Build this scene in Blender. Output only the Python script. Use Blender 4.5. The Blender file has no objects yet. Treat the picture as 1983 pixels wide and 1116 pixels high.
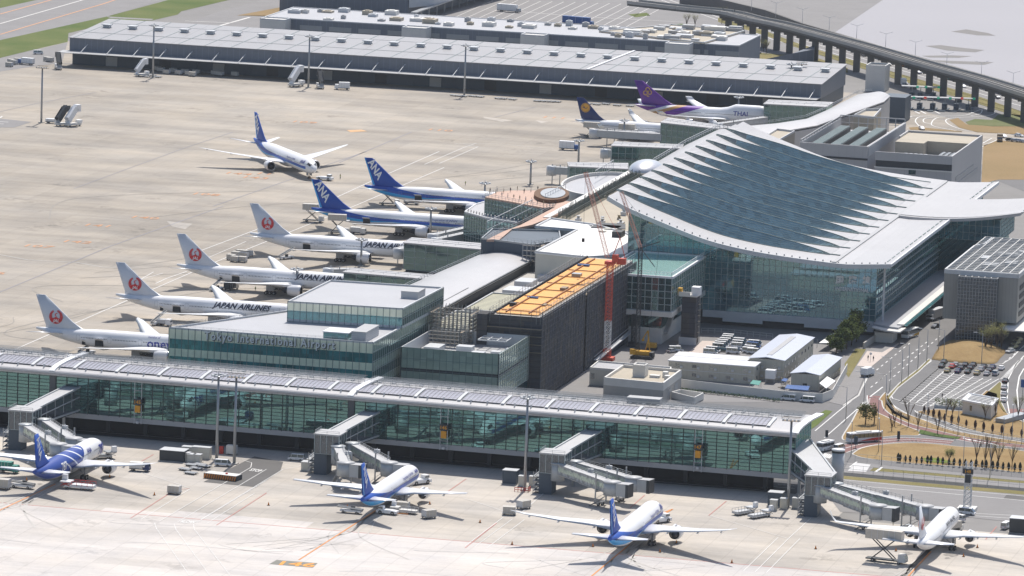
import bpy, math, random
from mathutils import Vector, Matrix
random.seed(7)
R=math.radians; PI=math.pi
S=bpy.context.scene; COL=S.collection
# ---------------------------------------------------------------- survey frame: x runs along the pier, y away from the viewer, z up, metres
FPX,PITCH,ROLL,CH=10892.15,0.155992,0.0333593,311.085
A0=-0.24321; CA,SA=math.cos(A0),math.sin(A0)
def w2g(x,y): y-=1800; return (x*CA+y*SA,-x*SA+y*CA)
_c,_s=math.cos(PITCH),math.sin(PITCH); _cr,_sr=math.cos(ROLL),math.sin(ROLL)
def _rot(v): return Vector((v[0]*CA+v[1]*SA,-v[0]*SA+v[1]*CA,v[2]))
_F=Vector((0,_c,-_s)); _U=Vector((0,_s,_c)); _Rt=Vector((1,0,0))
_R2=_Rt*_cr+_U*_sr; _U2=_U*_cr-_Rt*_sr
CF,CR,CU=_rot(_F),_rot(_R2),_rot(_U2)
CPOS=Vector((*w2g(0,0),CH))
def ray(px,py): return CF*FPX+CR*(px-991.5)+CU*(558-py)
def G(px,py,z=0.0):
    d=ray(px,py); t=(z-CPOS.z)/d.z; p=CPOS+d*t; p.z=z; return p
def OV(px,py,V): d=ray(px,py); return CPOS+d*((V-CPOS.y)/d.y)
def OU(px,py,U_): d=ray(px,py); return CPOS+d*((U_-CPOS.x)/d.x)
def HT(base,top_y):                 # height of an upright whose foot is at ground point base and whose top shows at row top_y
    lo,hi=0.0,120.0
    for _ in range(30):
        m=(lo+hi)/2; w=Vector((base[0],base[1],m))-CPOS
        y=558-FPX*w.dot(CU)/w.dot(CF)
        if y>top_y: lo=m
        else: hi=m
    return lo
# ---------------------------------------------------------------- camera, sky, sun, exposure
cd=bpy.data.cameras.new('camera'); cam=bpy.data.objects.new('camera',cd); COL.objects.link(cam)
cd.sensor_width=36; cd.lens=FPX/1983*36; cd.clip_start=50; cd.clip_end=20000
m=Matrix((CR,CU,-CF)).transposed().to_4x4(); m.translation=CPOS; cam.matrix_world=m
S.camera=cam
SUN_EL=R(57); SUN_AZ=R(-4)      # azimuth from +y, clockwise
w=bpy.data.worlds.new('World'); S.world=w; w.use_nodes=True
nt=w.node_tree; bg=nt.nodes['Background']; sky=nt.nodes.new('ShaderNodeTexSky'); sky.sky_type='NISHITA'
sky.sun_disc=False; sky.sun_elevation=SUN_EL; sky.sun_rotation=SUN_AZ; sky.altitude=50; sky.dust_density=2.0; sky.air_density=1.0; sky.ozone_density=1.5
nt.links.new(sky.outputs[0],bg.inputs[0]); bg.inputs[1].default_value=0.115
sl=bpy.data.lights.new('sun','SUN'); sl.energy=4.4; sl.angle=R(0.53); sl.color=(1,0.955,0.89)
so=bpy.data.objects.new('sun',sl); COL.objects.link(so); so.rotation_euler=(-(PI/2-SUN_EL),0,-SUN_AZ); so.location=(0,400,400)
S.view_settings.view_transform='Standard'; S.view_settings.look='None'; S.view_settings.exposure=0.16; S.view_settings.gamma=1
# ---------------------------------------------------------------- node expressions
class E:
    def __init__(s,nt,sock): s.nt=nt; s.s=sock
    def _op(s,op,o=None,p=None):
        n=s.nt.nodes.new('ShaderNodeMath'); n.operation=op
        for i,v in enumerate((s,o,p)):
            if v is None: continue
            if isinstance(v,E): s.nt.links.new(v.s,n.inputs[i])
            else: n.inputs[i].default_value=v
        return E(s.nt,n.outputs[0])
    def __add__(s,o): return s._op('ADD',o)
    __radd__=__add__
    def __sub__(s,o): return s._op('SUBTRACT',o)
    def __rsub__(s,o): return (s*-1)+o
    def __mul__(s,o): return s._op('MULTIPLY',o)
    __rmul__=__mul__
    def __truediv__(s,o): return s._op('DIVIDE',o)
    def gt(s,o): return s._op('GREATER_THAN',o)
    def lt(s,o): return s._op('LESS_THAN',o)
    def floor(s): return s._op('FLOOR')
    def frac(s): return s._op('FRACT')
    def abs(s): return s._op('ABSOLUTE')
    def pow(s,o): return s._op('POWER',o)
    def max(s,o): return s._op('MAXIMUM',o)
    def min(s,o): return s._op('MINIMUM',o)
    def sqrt(s): return s._op('SQRT')
    def sin(s): return s._op('SINE')
    def band(s,a,b): return s.gt(a)*s.lt(b)
    def clamp(s): return s.max(0).min(1)
def mixc(nt,f,a,b):
    n=nt.nodes.new('ShaderNodeMix'); n.data_type='RGBA'
    if isinstance(f,E): nt.links.new(f.s,n.inputs[0])
    else: n.inputs[0].default_value=f
    for i,v in ((6,a),(7,b)):
        if isinstance(v,(tuple,list)): n.inputs[i].default_value=(*v[:3],1)
        else: nt.links.new(v,n.inputs[i])
    return n.outputs[2]
def coords(nt,kind='Object'):
    tc=nt.nodes.new('ShaderNodeTexCoord'); sp=nt.nodes.new('ShaderNodeSeparateXYZ'); nt.links.new(tc.outputs[kind],sp.inputs[0])
    return tc.outputs[kind],[E(nt,sp.outputs[i]) for i in range(3)]
def noise(nt,vec,scale,detail=3,rough=.5,dim=None):
    n=nt.nodes.new('ShaderNodeTexNoise'); n.inputs['Scale'].default_value=scale; n.inputs['Detail'].default_value=detail; n.inputs['Roughness'].default_value=rough
    nt.links.new(vec,n.inputs['Vector']); return E(nt,n.outputs[0])
def white(nt,*xs):
    c=nt.nodes.new('ShaderNodeCombineXYZ')
    for i,x in enumerate(xs): nt.links.new(x.s,c.inputs[i])
    n=nt.nodes.new('ShaderNodeTexWhiteNoise'); nt.links.new(c.outputs[0],n.inputs['Vector']); return E(nt,n.outputs[0])
def newmat(name):
    m=bpy.data.materials.new(name); m.use_nodes=True; return m,m.node_tree,m.node_tree.nodes['Principled BSDF']
def scalec(nt,col,f):   # colour times float expression
    n=nt.nodes.new('ShaderNodeVectorMath'); n.operation='SCALE'
    if isinstance(col,(tuple,list)): n.inputs[0].default_value=col[:3]
    else: nt.links.new(col,n.inputs[0])
    nt.links.new(f.s,n.inputs['Scale']); return n.outputs[0]
def mat(name,col,rough=.6,metal=0.,var=.12,vs=.35,spec=.4,stripe=None,kind='Object'):
    m,nt,p=newmat(name); v,(x,y,z)=coords(nt,kind)
    f=noise(nt,v,vs,4,.6)*(2*var)+(1-var)
    f=f*(noise(nt,v,vs*9,2)*(var)+(1-var/2))
    if stripe:          # (axis 0/1/2 or 'xy', period, width fraction, darkening)
        ax,per,wd,dk=stripe
        a={0:x,1:y,2:z,'xy':x+y}[ax]
        f=f*(1-(a*(1/per)).frac().lt(wd)*dk)
    nt.links.new(scalec(nt,col,f),p.inputs['Base Color'])
    p.inputs['Roughness'].default_value=rough; p.inputs['Metallic'].default_value=metal; p.inputs['Specular IOR Level'].default_value=spec
    return m
def emit(name,col,st):
    m,nt,p=newmat(name); p.inputs['Base Color'].default_value=(*col,1); p.inputs['Emission Color'].default_value=(*col,1); p.inputs['Emission Strength'].default_value=st; return m
def glass(name,base,refl=.3,tint=(.75,.9,.88),panes=(1.5,1.5),trans=0.,rough=.02,var=.5,wob=.02):
    m,nt,p=newmat(name); v,(x,y,z)=coords(nt)
    r=white(nt,((x+y)*(1/panes[0])).floor(),(z*(1/panes[1])).floor())
    nt.links.new(scalec(nt,base,r*var+(1-var/2)),p.inputs['Base Color']); p.inputs['Roughness'].default_value=.25; p.inputs['Specular IOR Level'].default_value=.5
    out=nt.nodes['Material Output']
    g=nt.nodes.new('ShaderNodeBsdfGlossy'); g.inputs['Color'].default_value=(*tint,1); g.inputs['Roughness'].default_value=rough
    b=nt.nodes.new('ShaderNodeBump'); b.inputs['Strength'].default_value=1; b.inputs['Distance'].default_value=wob
    nt.links.new((noise(nt,v,.5,2)+r*.25).s,b.inputs['Height']); nt.links.new(b.outputs[0],g.inputs['Normal'])
    body=p.outputs[0]
    if trans>0:
        t=nt.nodes.new('ShaderNodeBsdfTransparent'); t.inputs[0].default_value=(tint[0]*.7,tint[1]*.75,tint[2]*.75,1)
        mt=nt.nodes.new('ShaderNodeMixShader'); mt.inputs[0].default_value=trans; nt.links.new(body,mt.inputs[1]); nt.links.new(t.outputs[0],mt.inputs[2]); body=mt.outputs[0]
    fr=nt.nodes.new('ShaderNodeFresnel'); fr.inputs[0].default_value=1.5
    fac=(E(nt,fr.outputs[0])*.8+refl).min(1)
    mx=nt.nodes.new('ShaderNodeMixShader'); nt.links.new(fac.s,mx.inputs[0]); nt.links.new(body,mx.inputs[1]); nt.links.new(g.outputs[0],mx.inputs[2])
    nt.links.new(mx.outputs[0],out.inputs['Surface']); return m
# ---------------------------------------------------------------- objects
WM={}
def _nm(o): return o
def thing(name,label,cat,loc=(0,0,0),rz=0.,group=None,scale=1.):
    o=bpy.data.objects.new(name,None); COL.objects.link(o); o.empty_display_size=1
    o.location=loc; o.rotation_euler=(0,0,rz); o.scale=(scale,)*3
    o['label']=label; o['category']=cat
    if group: o['group']=group
    WM[o]=Matrix.Translation(Vector(loc))@Matrix.Rotation(rz,4,'Z')@Matrix.Scale(scale,4)
    return o
def tag(o,label,cat,group=None):
    o['label']=label; o['category']=cat
    if group: o['group']=group
    return o
class MB:
    """collects faces; build() links them as one mesh object. world=True: vertices were given in world coordinates"""
    def __init__(s): s.v=[]; s.f=[]; s.mi=[]; s.sm=[]; s.k=0; s.smooth=False
    def V(s,p): s.v.append(tuple(p)); return len(s.v)-1
    def face(s,pts): 
        i=[s.V(p) for p in pts]; s.f.append(i); s.mi.append(s.k); s.sm.append(False)
    def fi(s,idx,sm=False): s.f.append(list(idx)); s.mi.append(s.k); s.sm.append(sm)
    def box(s,x0,x1,y0,y1,z0,z1):
        if x1<x0:x0,x1=x1,x0
        if y1<y0:y0,y1=y1,y0
        b=len(s.v)
        for z in (z0,z1):
            for x,y in ((x0,y0),(x1,y0),(x1,y1),(x0,y1)): s.v.append((x,y,z))
        for q in ((0,3,2,1),(4,5,6,7),(0,1,5,4),(1,2,6,5),(2,3,7,6),(3,0,4,7)): s.fi([b+i for i in q])
        return s
    def prism(s,poly,z0,z1):       # poly: list of (x,y), z1/z0 numbers or lists
        n=len(poly); b=len(s.v)
        a=sum(poly[i][0]*poly[(i+1)%n][1]-poly[(i+1)%n][0]*poly[i][1] for i in range(n))
        if a<0: poly=list(poly)[::-1]; 
        za=[z0]*n if not isinstance(z0,(list,tuple)) else (z0[::-1] if a<0 else z0)
        zb=[z1]*n if not isinstance(z1,(list,tuple)) else (z1[::-1] if a<0 else z1)
        for i,p in enumerate(poly): s.v.append((p[0],p[1],za[i]))
        for i,p in enumerate(poly): s.v.append((p[0],p[1],zb[i]))
        s.fi([b+i for i in range(n-1,-1,-1)]); s.fi([b+n+i for i in range(n)])
        for i in range(n): j=(i+1)%n; s.fi([b+i,b+j,b+n+j,b+n+i])
        return s
    def sheet(s,poly,z):
        n=len(poly); a=sum(poly[i][0]*poly[(i+1)%n][1]-poly[(i+1)%n][0]*poly[i][1] for i in range(n))
        if a<0: poly=list(poly)[::-1]
        s.face([(p[0],p[1],z) for p in poly]); return s
    def bar(s,p0,p1,w,h=None):      # rectangular bar between two points
        p0,p1=Vector(p0),Vector(p1); h=h or w; d=p1-p0
        if d.length<1e-6: return s
        d.normalize(); up=Vector((0,0,1)) if abs(d.z)<.95 else Vector((0,1,0))
        x=d.cross(up).normalized(); y=x.cross(d).normalized(); b=len(s.v)
        for p in (p0,p1):
            for i,j in ((-1,-1),(1,-1),(1,1),(-1,1)): s.v.append(tuple(p+x*(i*w/2)+y*(j*h/2)))
        for q in ((0,1,2,3),(7,6,5,4),(0,4,5,1),(1,5,6,2),(2,6,7,3),(3,7,4,0)): s.fi([b+i for i in q])
        return s
    def tube(s,pts,rad,n=8,caps=True,smooth=True):
        pts=[Vector(p) for p in pts]; m=len(pts); rad=rad if isinstance(rad,(list,tuple)) else [rad]*m; b=len(s.v)
        for i,p in enumerate(pts):
            d=(pts[min(i+1,m-1)]-pts[max(i-1,0)]).normalized(); up=Vector((0,0,1)) if abs(d.z)<.95 else Vector((0,1,0))
            x=d.cross(up).normalized(); y=x.cross(d).normalized()
            for k in range(n): a=2*PI*k/n; s.v.append(tuple(p+(x*math.cos(a)+y*math.sin(a))*rad[i]))
        for i in range(m-1):
            for k in range(n): k2=(k+1)%n; s.fi([b+i*n+k,b+i*n+k2,b+(i+1)*n+k2,b+(i+1)*n+k],smooth)
        if caps: s.fi([b+k for k in range(n-1,-1,-1)]); s.fi([b+(m-1)*n+k for k in range(n)])
        return s
    def loft(s,rings,closed=True,caps=True,smooth=True):
        b=len(s.v); n=len(rings[0])
        for r in rings: s.v+= [tuple(p) for p in r]
        for i in range(len(rings)-1):
            for k in range(n if closed else n-1):
                k2=(k+1)%n; s.fi([b+i*n+k,b+i*n+k2,b+(i+1)*n+k2,b+(i+1)*n+k],smooth)
        if caps: s.fi([b+k for k in range(n-1,-1,-1)]); s.fi([b+(len(rings)-1)*n+k for k in range(n)])
        return s
    def lathe(s,prof,n=16,c=(0,0,0),axis='z',smooth=True,sq=1):
        rings=[]
        for r,h in prof:
            ring=[]
            for k in range(n):
                a=2*PI*k/n; x,y=r*math.cos(a),r*math.sin(a)
                if axis=='z': ring.append((c[0]+x,c[1]+y,c[2]+h))
                elif axis=='x': ring.append((c[0]+h,c[1]+x,c[2]+y))
                else: ring.append((c[0]+x,c[1]+h,c[2]-y))
            rings.append(ring)
        return s.loft(rings,True,True,smooth)
    def mesh(s,name,mats):
        me=bpy.data.meshes.new(name); me.from_pydata(s.v,[],s.f)
        for m_ in (mats if isinstance(mats,(list,tuple)) else [mats]): me.materials.append(m_)
        me.polygons.foreach_set('material_index',s.mi); me.polygons.foreach_set('use_smooth',s.sm); me.update(); return me
    def build(s,name,mats,parent=None,world=False,kind=None):
        if parent is not None and world:
            inv=WM[parent].inverted(); s.v=[tuple(inv@Vector(p)) for p in s.v]
        me=s.mesh(name,mats); o=bpy.data.objects.new(name,me); COL.objects.link(o)
        if parent is not None: o.parent=parent; WM[o]=WM[parent]
        else: WM[o]=Matrix.Identity(4)
        if kind: o['kind']=kind
        return o
def at_base(o,base):           # move a single-mesh thing's origin to its base
    b=Vector(base); o.data.transform(Matrix.Translation(-b)); o.location=b; return o
def copy_tree(o,parent=None):
    c=o.copy(); COL.objects.link(c)
    if parent is not None: c.parent=parent
    for ch in [x for x in KIDS.get(o.name,[])]: copy_tree(ch,c)
    return c
KIDS={}
def freeze(o):                 # remember the children of a prototype before copying it
    KIDS[o.name]=[c for c in COL.objects if c.parent==o]
    for c in KIDS[o.name]: freeze(c)
def dup(proto,loc,rz=0.,label=None,group=None,scale=None):
    if proto.name not in KIDS: freeze(proto)
    if proto.get('used'): c=copy_tree(proto)
    else: c=proto; proto['used']=1
    c.location=loc; c.rotation_euler=(0,0,rz)
    if scale: c.scale=(scale,)*3
    if label: c['label']=label
    if group: c['group']=group
    return c
_fonts={}
def text2d(s,size=1,shear=0,offset=0,spacing=1.,cuts=0):
    cu=bpy.data.curves.new('t','FONT'); cu.body=s; cu.size=size; cu.shear=shear; cu.offset=offset; cu.space_character=spacing; cu.resolution_u=2
    o=bpy.data.objects.new('t',cu); COL.objects.link(o); bpy.context.view_layer.update()
    me=bpy.data.meshes.new_from_object(o.evaluated_get(bpy.context.evaluated_depsgraph_get()))
    if cuts:
        import bmesh
        bm=bmesh.new(); bm.from_mesh(me); ys=[v.co.y for v in bm.verts]; y0,y1=min(ys),max(ys)
        for k in range(1,cuts): bmesh.ops.bisect_plane(bm,geom=bm.verts[:]+bm.edges[:]+bm.faces[:],plane_co=(0,y0+(y1-y0)*k/cuts,0),plane_no=(0,1,0))
        bm.to_mesh(me); bm.free()
    vs=[v.co.copy() for v in me.vertices]; fs=[list(p.vertices) for p in me.polygons]
    bpy.data.objects.remove(o); bpy.data.curves.remove(cu); bpy.data.meshes.remove(me)
    return vs,fs
def add_text(mb,s,fn,size=1,shear=0,offset=0,spacing=1.,center=False,th=0.):
    vs,fs=text2d(s,size,shear,offset,spacing)
    if not vs: return
    if center: cx=(min(v.x for v in vs)+max(v.x for v in vs))/2; cy=(min(v.y for v in vs)+max(v.y for v in vs))/2
    else: cx=cy=0
    b=len(mb.v)
    for v in vs: mb.v.append(tuple(fn(v.x-cx,v.y-cy)))
    for f in fs: mb.fi([b+i for i in f])
ORD=['first','second','third','fourth','fifth','sixth','seventh','eighth','ninth','tenth','eleventh','twelfth','thirteenth','fourteenth','fifteenth','sixteenth','seventeenth','eighteenth','nineteenth','twentieth']
def nth(i):
    if i<20: return ORD[i]
    t=['twenty','thirty','forty','fifty'][(i+1)//10-2]; r_=(i+1)%10
    return t+'-'+ORD[r_-1] if r_ else {'twenty':'twentieth','thirty':'thirtieth','forty':'fortieth','fifty':'fiftieth'}[t]
# ================================================================ MATERIALS
def ground_concrete(name,base,slab=7.5,stain=.5,rot=0,pinkz=None):
    m,nt,p=newmat(name); v,(x,y,z)=coords(nt)
    big=noise(nt,v,.006,4,.55); mid=noise(nt,v,.035,5,.6); fine=noise(nt,v,.6,4,.7)
    # long smears left by wheels and rain, stretched along the taxi direction
    cmb=nt.nodes.new('ShaderNodeCombineXYZ'); nt.links.new((x*.012).s,cmb.inputs[0]); nt.links.new((y*.05).s,cmb.inputs[1])
    smear=noise(nt,cmb.outputs[0],1,5,.65)
    f=(big-.5)*.75*stain+(mid-.5)*.6*stain+(fine-.5)*.2+(smear-.5)*.95*stain+1.0
    sl=white(nt,(x*(1/(slab*4))).floor(),(y*(1/(slab*3))).floor()); f=f*(sl*.05*stain*2+.975)
    s2=white(nt,(x*(1/slab)).floor(),(y*(1/slab)).floor()); f=f*(s2*.035+.98)
    jt=((x*(1/slab)).frac().lt(.03)).max((y*(1/slab)).frac().lt(.03)); f=f*(1-jt*.15)
    # oil drips
    vo=nt.nodes.new('ShaderNodeTexVoronoi'); vo.inputs['Scale'].default_value=.045; nt.links.new(v,vo.inputs['Vector'])
    sp=(1-(E(nt,vo.outputs['Distance'])*2.6).min(1))*noise(nt,v,.25,4,.7).gt(.52)*noise(nt,v,.02,2).gt(.5)
    f=f*(1-sp*.16*stain*2)
    warm=mixc(nt,(mid*2-.5).clamp(),base,(base[0]*.97,base[1]*.92,base[2]*.84))
    nt.links.new(scalec(nt,warm,f),p.inputs['Base Color']); p.inputs['Roughness'].default_value=.85; p.inputs['Specular IOR Level'].default_value=.25
    return m
M={}
M['apron']=ground_concrete('apron concrete',(.335,.305,.268),stain=1.15)
M['apron_new']=ground_concrete('pale apron concrete',(.46,.43,.395),stain=1.2)
M['taxi']=ground_concrete('taxilane concrete',(.56,.535,.52),stain=.85)
M['asph']=mat('asphalt',(.165,.16,.158),.85,var=.16,vs=.06,spec=.25)
M['asph2']=mat('old asphalt',(.235,.225,.22),.85,var=.16,vs=.05,spec=.25)
M['asph_dark']=mat('dark asphalt',(.12,.115,.11),.85,var=.2,vs=.1,spec=.25)
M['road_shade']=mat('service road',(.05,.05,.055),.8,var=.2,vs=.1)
M['redroad']=mat('red asphalt',(.20,.10,.09),.85,var=.15,vs=.1)
M['paint']=mat('white road paint',(.70,.69,.66),.7,var=.12,vs=.5)
M['paint_old']=mat('worn white paint',(.62,.60,.57),.8,var=.15,vs=.4)
M['orange']=mat('orange paint',(.62,.22,.04),.7,var=.15,vs=.4)
M['orange_old']=mat('faded orange paint',(.58,.30,.16),.8,var=.2,vs=.4)
M['redline']=mat('red paint line',(.50,.20,.17),.8,var=.15,vs=.4)
M['kerb']=mat('kerb stone',(.50,.48,.45),.8,var=.1)
M['pave']=mat('pink paving',(.52,.44,.39),.8,var=.12,vs=.4)
M['land']=mat('outer land',(.22,.21,.20),.9,var=.2,vs=.02)
def grassmat(name,a,b,sc=.05):
    m,nt,p=newmat(name); v,(x,y,z)=coords(nt)
    f=(noise(nt,v,sc,5,.6)*2.6-.8).clamp(); c=mixc(nt,f,a,b)
    nt.links.new(scalec(nt,c,noise(nt,v,1.5,3)*.6+.7),p.inputs['Base Color']); p.inputs['Roughness'].default_value=.95; p.inputs['Specular IOR Level'].default_value=.1; return m
M['grass']=grassmat('airfield grass',(.085,.125,.035),(.15,.165,.06),.03)
M['lawn']=grassmat('dry lawn',(.25,.165,.075),(.33,.235,.115),.08)
M['lawn_far']=grassmat('dry field',(.31,.215,.115),(.25,.18,.09),.02)
M['verge']=grassmat('roadside grass',(.16,.15,.06),(.24,.20,.09),.05)
M['mud']=mat('mudflat',(.145,.135,.125),.7,var=.15,vs=.05)
def watermat():
    m,nt,p=newmat('bay water'); v,(x,y,z)=coords(nt)
    f=noise(nt,v,.004,4,.5)
    nt.links.new(mixc(nt,f,(.27,.26,.275),(.33,.315,.33)),p.inputs['Base Color']); p.inputs['Roughness'].default_value=.5; p.inputs['Specular IOR Level'].default_value=.3
    b=nt.nodes.new('ShaderNodeBump'); b.inputs['Strength'].default_value=.4; b.inputs['Distance'].default_value=.3
    nt.links.new(noise(nt,v,.12,3).s,b.inputs['Height']); nt.links.new(b.outputs[0],p.inputs['Normal']); return m
M['water']=watermat()
M['white']=mat('white paint',(.80,.80,.80),.4,var=.05)
M['offwhite']=mat('off white paint',(.68,.66,.62),.5,var=.1)
M['cream']=mat('cream panel',(.60,.575,.50),.55,var=.08)
M['grey']=mat('grey paint',(.40,.40,.40),.5,var=.12)
M['lgrey']=mat('light grey steel',(.55,.56,.57),.45,.0,var=.1)
M['steel']=mat('galvanised steel',(.34,.355,.37),.4,.5,var=.12)
M['dark']=mat('dark grey',(.045,.05,.055),.6,var=.2)
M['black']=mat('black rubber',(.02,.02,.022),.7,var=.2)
M['wheelrim']=mat('wheel rim',(.35,.35,.35),.4,.4,var=.1)
M['concrete']=mat('cast concrete',(.42,.40,.37),.8,var=.12,vs=.2)
M['dglass']=glass('vehicle glass',(.02,.025,.03),.12,(.8,.9,1),panes=(5,5),wob=.0)
M['navy']=mat('navy paint',(.02,.035,.12),.4,var=.1)
M['blue']=mat('blue paint',(.03,.10,.30),.4,var=.1)
M['crate']=mat('baggage container alloy',(.48,.45,.40),.5,.1,var=.15,vs=.6)
M['teal']=mat('green tarpaulin',(.03,.22,.18),.6,var=.2)
M['red']=mat('red paint',(.55,.03,.02),.4,var=.12)
M['yellow']=mat('yellow paint',(.65,.36,.03),.4,var=.15)
M['gold']=mat('champagne paint',(.42,.37,.20),.35,.2,var=.08)
M['silver']=mat('silver paint',(.50,.51,.53),.3,.4,var=.06)
M['carblack']=mat('black car paint',(.025,.028,.035),.25,var=.1)
M['cargreen']=mat('dark green paint',(.04,.07,.06),.3,var=.1)
# ================================================================ GROUND
def st(name,mb,m,kind='structure'):
    return mb.build(name,M[m] if isinstance(m,str) else m,None,kind=kind)
def Zm(x0,y0,s,z=0.0): return lambda *pts: [tuple(G(x0+x/s,y0+y/s,z))[:2] for x,y in pts]
Z1=Zm(0,0,2.79); Z2=Zm(650,0,2.79); Z3=Zm(1283,0,2.79); Z4=Zm(0,400,2.79); ZA=Zm(0,716,2.79); ZB=Zm(650,716,2.79); ZC=Zm(1283,716,2.79)
ZP=Zm(1583,600,4.465); ZQ=Zm(1630,760,5.58); ZR=Zm(1630,560,5.58); ZT=Zm(1583,130,4.8525); ZF=Zm(0,0,1.0)
mb=MB(); mb.sheet([(-3500,-900),(3500,-900),(3500,9000),(-3500,9000)],0); st('ground',mb,'land')
# bay water, its edge follows the expressway
shore=ZF((1380,-20),(1440,12),(1560,60),(1680,96),(1831,143),(1990,190)); 
mb=MB(); mb.sheet([shore[0]]+shore[1:]+[(700,600),(3400,600),(3400,8900),(60,8900)],.05); st('water',mb,'water')
for i,pts in enumerate([[(1560,172),(1640,160),(1760,180),(1800,195),(1700,192)],[(1420,250),(1500,245),(1640,262),(1740,272),(1690,284),(1540,275)],[(1400,303),(1560,300),(1670,305),(1600,314),(1440,312)],[(1430,325),(1550,330),(1790,338),(1740,352),(1560,345)]]):
    mb=MB(); mb.sheet(Z3(*pts),.09); st('mudflat',mb,'mud')
# aircraft apron
mb=MB(); mb.sheet(ZF((-60,322),(0,312/2.79),(120,98),(128,118),(1650,215),(1650,240),(1500,420),(700,560),(640,700),(-80,700))+[],.03)
ap=[tuple(G(-40,126))[:2],tuple(G(128,80))[:2],tuple(G(1650,180))[:2],(95,640),(-20,480),(-20,-125),(-260,-125)]
mb=MB(); mb.sheet(ap,.03); st('apron',mb,'apron')
mb=MB(); mb.sheet([(-320,-146),(146,-152),(146,-196),(330,-203),(330,-420),(-320,-420)],.03); st('apron_front',mb,'apron_new')
lineA=G(0,988); lineB=G(1350,1099)
vl=-270.0
mb=MB(); mb.sheet([(-320,vl),(-50,vl),(-50,vl+5),(-30,vl+5),(-30,vl+9),(10,vl+9),(10,vl),(330,vl),(330,-420),(-320,-420)],.06); st('taxilane',mb,'taxi')
mb=MB(); mb.box(-320,330,vl-.25,vl+.15,.065,.09); st('taxilane_line',mb,'redline')
# far fields top left
mb=MB(); mb.sheet(Z1((-400,90),(-400,312),(0,218),(580,90),(920,-10),(1100,-60),(250,-60),(0,-10)),.05); st('taxiway',mb,'asph2')
mb=MB(); mb.sheet(Z1((-400,190),(0,45),(210,-2),(300,-30),(-200,-30)),.06); st('grass_field',mb,'grass')
mb=MB(); mb.sheet(Z1((-400,330),(0,218),(580,90),(920,-2),(1000,-30),(1340,-30),(1240,0),(980,62),(960,80),(820,112),(640,116),(370,180),(365,228),(180,270),(0,314),(-400,400)),.06); st('grass_strip',mb,'grass')
mb=MB(); mb.sheet(Z1((575,90),(640,94),(830,104),(818,111),(600,100)),.10); st('path',mb,'asph2')
mb=MB(); mb.sheet(Z1((-200,355),(0,316),(180,272),(365,230),(335,340),(100,372),(-200,420)),.07); st('perimeter_road',mb,'asph2')
def line(pts,w,m,z=.10,name='road_marking',mb=None,dash=None):
    own=mb is None; mb=mb or MB()
    for a,b in zip(pts[:-1],pts[1:]):
        a=Vector(a[:2]); b=Vector(b[:2]); d=b-a; L=d.length
        if L<.01: continue
        d/=L; n=Vector((-d.y,d.x))*(w/2)
        segs=[(0,L)] if not dash else [(t,min(L,t+dash[0])) for t in [k*(dash[0]+dash[1]) for k in range(int(L/(dash[0]+dash[1]))+1)]]
        for s0,s1 in segs:
            p,q_=a+d*s0,a+d*s1
            mb.face([(*(p-n),z),(*(q_-n),z),(*(q_+n),z),(*(p+n),z)])
    if own: st(name,mb,m)
    return mb
def smooth(pts,n=6):
    out=[]; P=[Vector(p) for p in pts]
    for i in range(len(P)-1):
        p0=P[max(i-1,0)];p1=P[i];p2=P[i+1];p3=P[min(i+2,len(P)-1)]
        for k in range(n):
            t=k/n; out.append(.5*((2*p1)+(p2-p0)*t+(2*p0-5*p1+4*p2-p3)*t*t+(3*p1-p0-3*p2+p3)*t**3))
    out.append(P[-1]); return [tuple(p) for p in out]
# taxiway lines (faded orange), apron guide lines
mb=MB()
line(Z1((0,78),(300,-5)),1,'x',.12,mb=mb); line(Z1((0,188),(560,22),(640,-5)),1,'x',.12,mb=mb); st('taxiway_line',mb,'orange_old')
mb=MB(); line(Z1((0,130),(470,-5)),1,'x',.12,mb=mb); st('taxiway_line',mb,'paint_old')
mb=MB()
for a in ([(0,690),(420,507),(690,398),(860,325)],): line(Zm(0,0,1)(*a),.5,'x',.10,mb=mb)
line(Z4((840,418),(900,390),(1010,352)),.5,'x',.1,mb=mb); line(Z4((0,262),(150,290),(420,305),(560,330),(760,330)),.4,'x',.1,mb=mb)
line(Z2((250,955),(560,820)),.5,'x',.1,mb=mb); line(Z2((480,890),(690,800),(760,775)),.4,'x',.1,mb=mb); line(Z2((0,1070),(260,950)),.5,'x',.1,mb=mb)
line(Z2((640,780),(820,775),(1180,805)),.35,'x',.1,mb=mb); line(Z2((560,885),(770,795),(690,780)),.4,'x',.1,mb=mb)
line(Z4((700,430),(830,355)),.4,'x',.1,mb=mb); line(Z4((750,400),(880,362)),.4,'x',.1,mb=mb); line(Z4((1085,240),(1390,125)),.5,'x',.1,mb=mb); line(Z4((1120,280),(1330,190)),.35,'x',.1,mb=mb)
st('apron_line',mb,'paint_old')
mb=MB(); line(Z4((-20,472),(600,215),(1205,0)),.5,'x',.1,mb=mb); line(Z1((1150,1116),(1590,965)),.5,'x',.1,mb=mb); line(Z1((1700,915),(1980,820)),.5,'x',.1,mb=mb); line(Z2((20,880),(410,715)),.5,'x',.1,mb=mb)
line(Z1((400,1020),(1000,800),(1260,715)),.4,'x',.1,mb=mb)
line(Z2((860,635),(1080,580)),.4,'x',.1,mb=mb); line(Z1((0,605),(200,560),(520,500)),.4,'x',.1,mb=mb); st('apron_line',mb,mat('blue grey seam',(.26,.25,.27),.8,var=.1))
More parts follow.
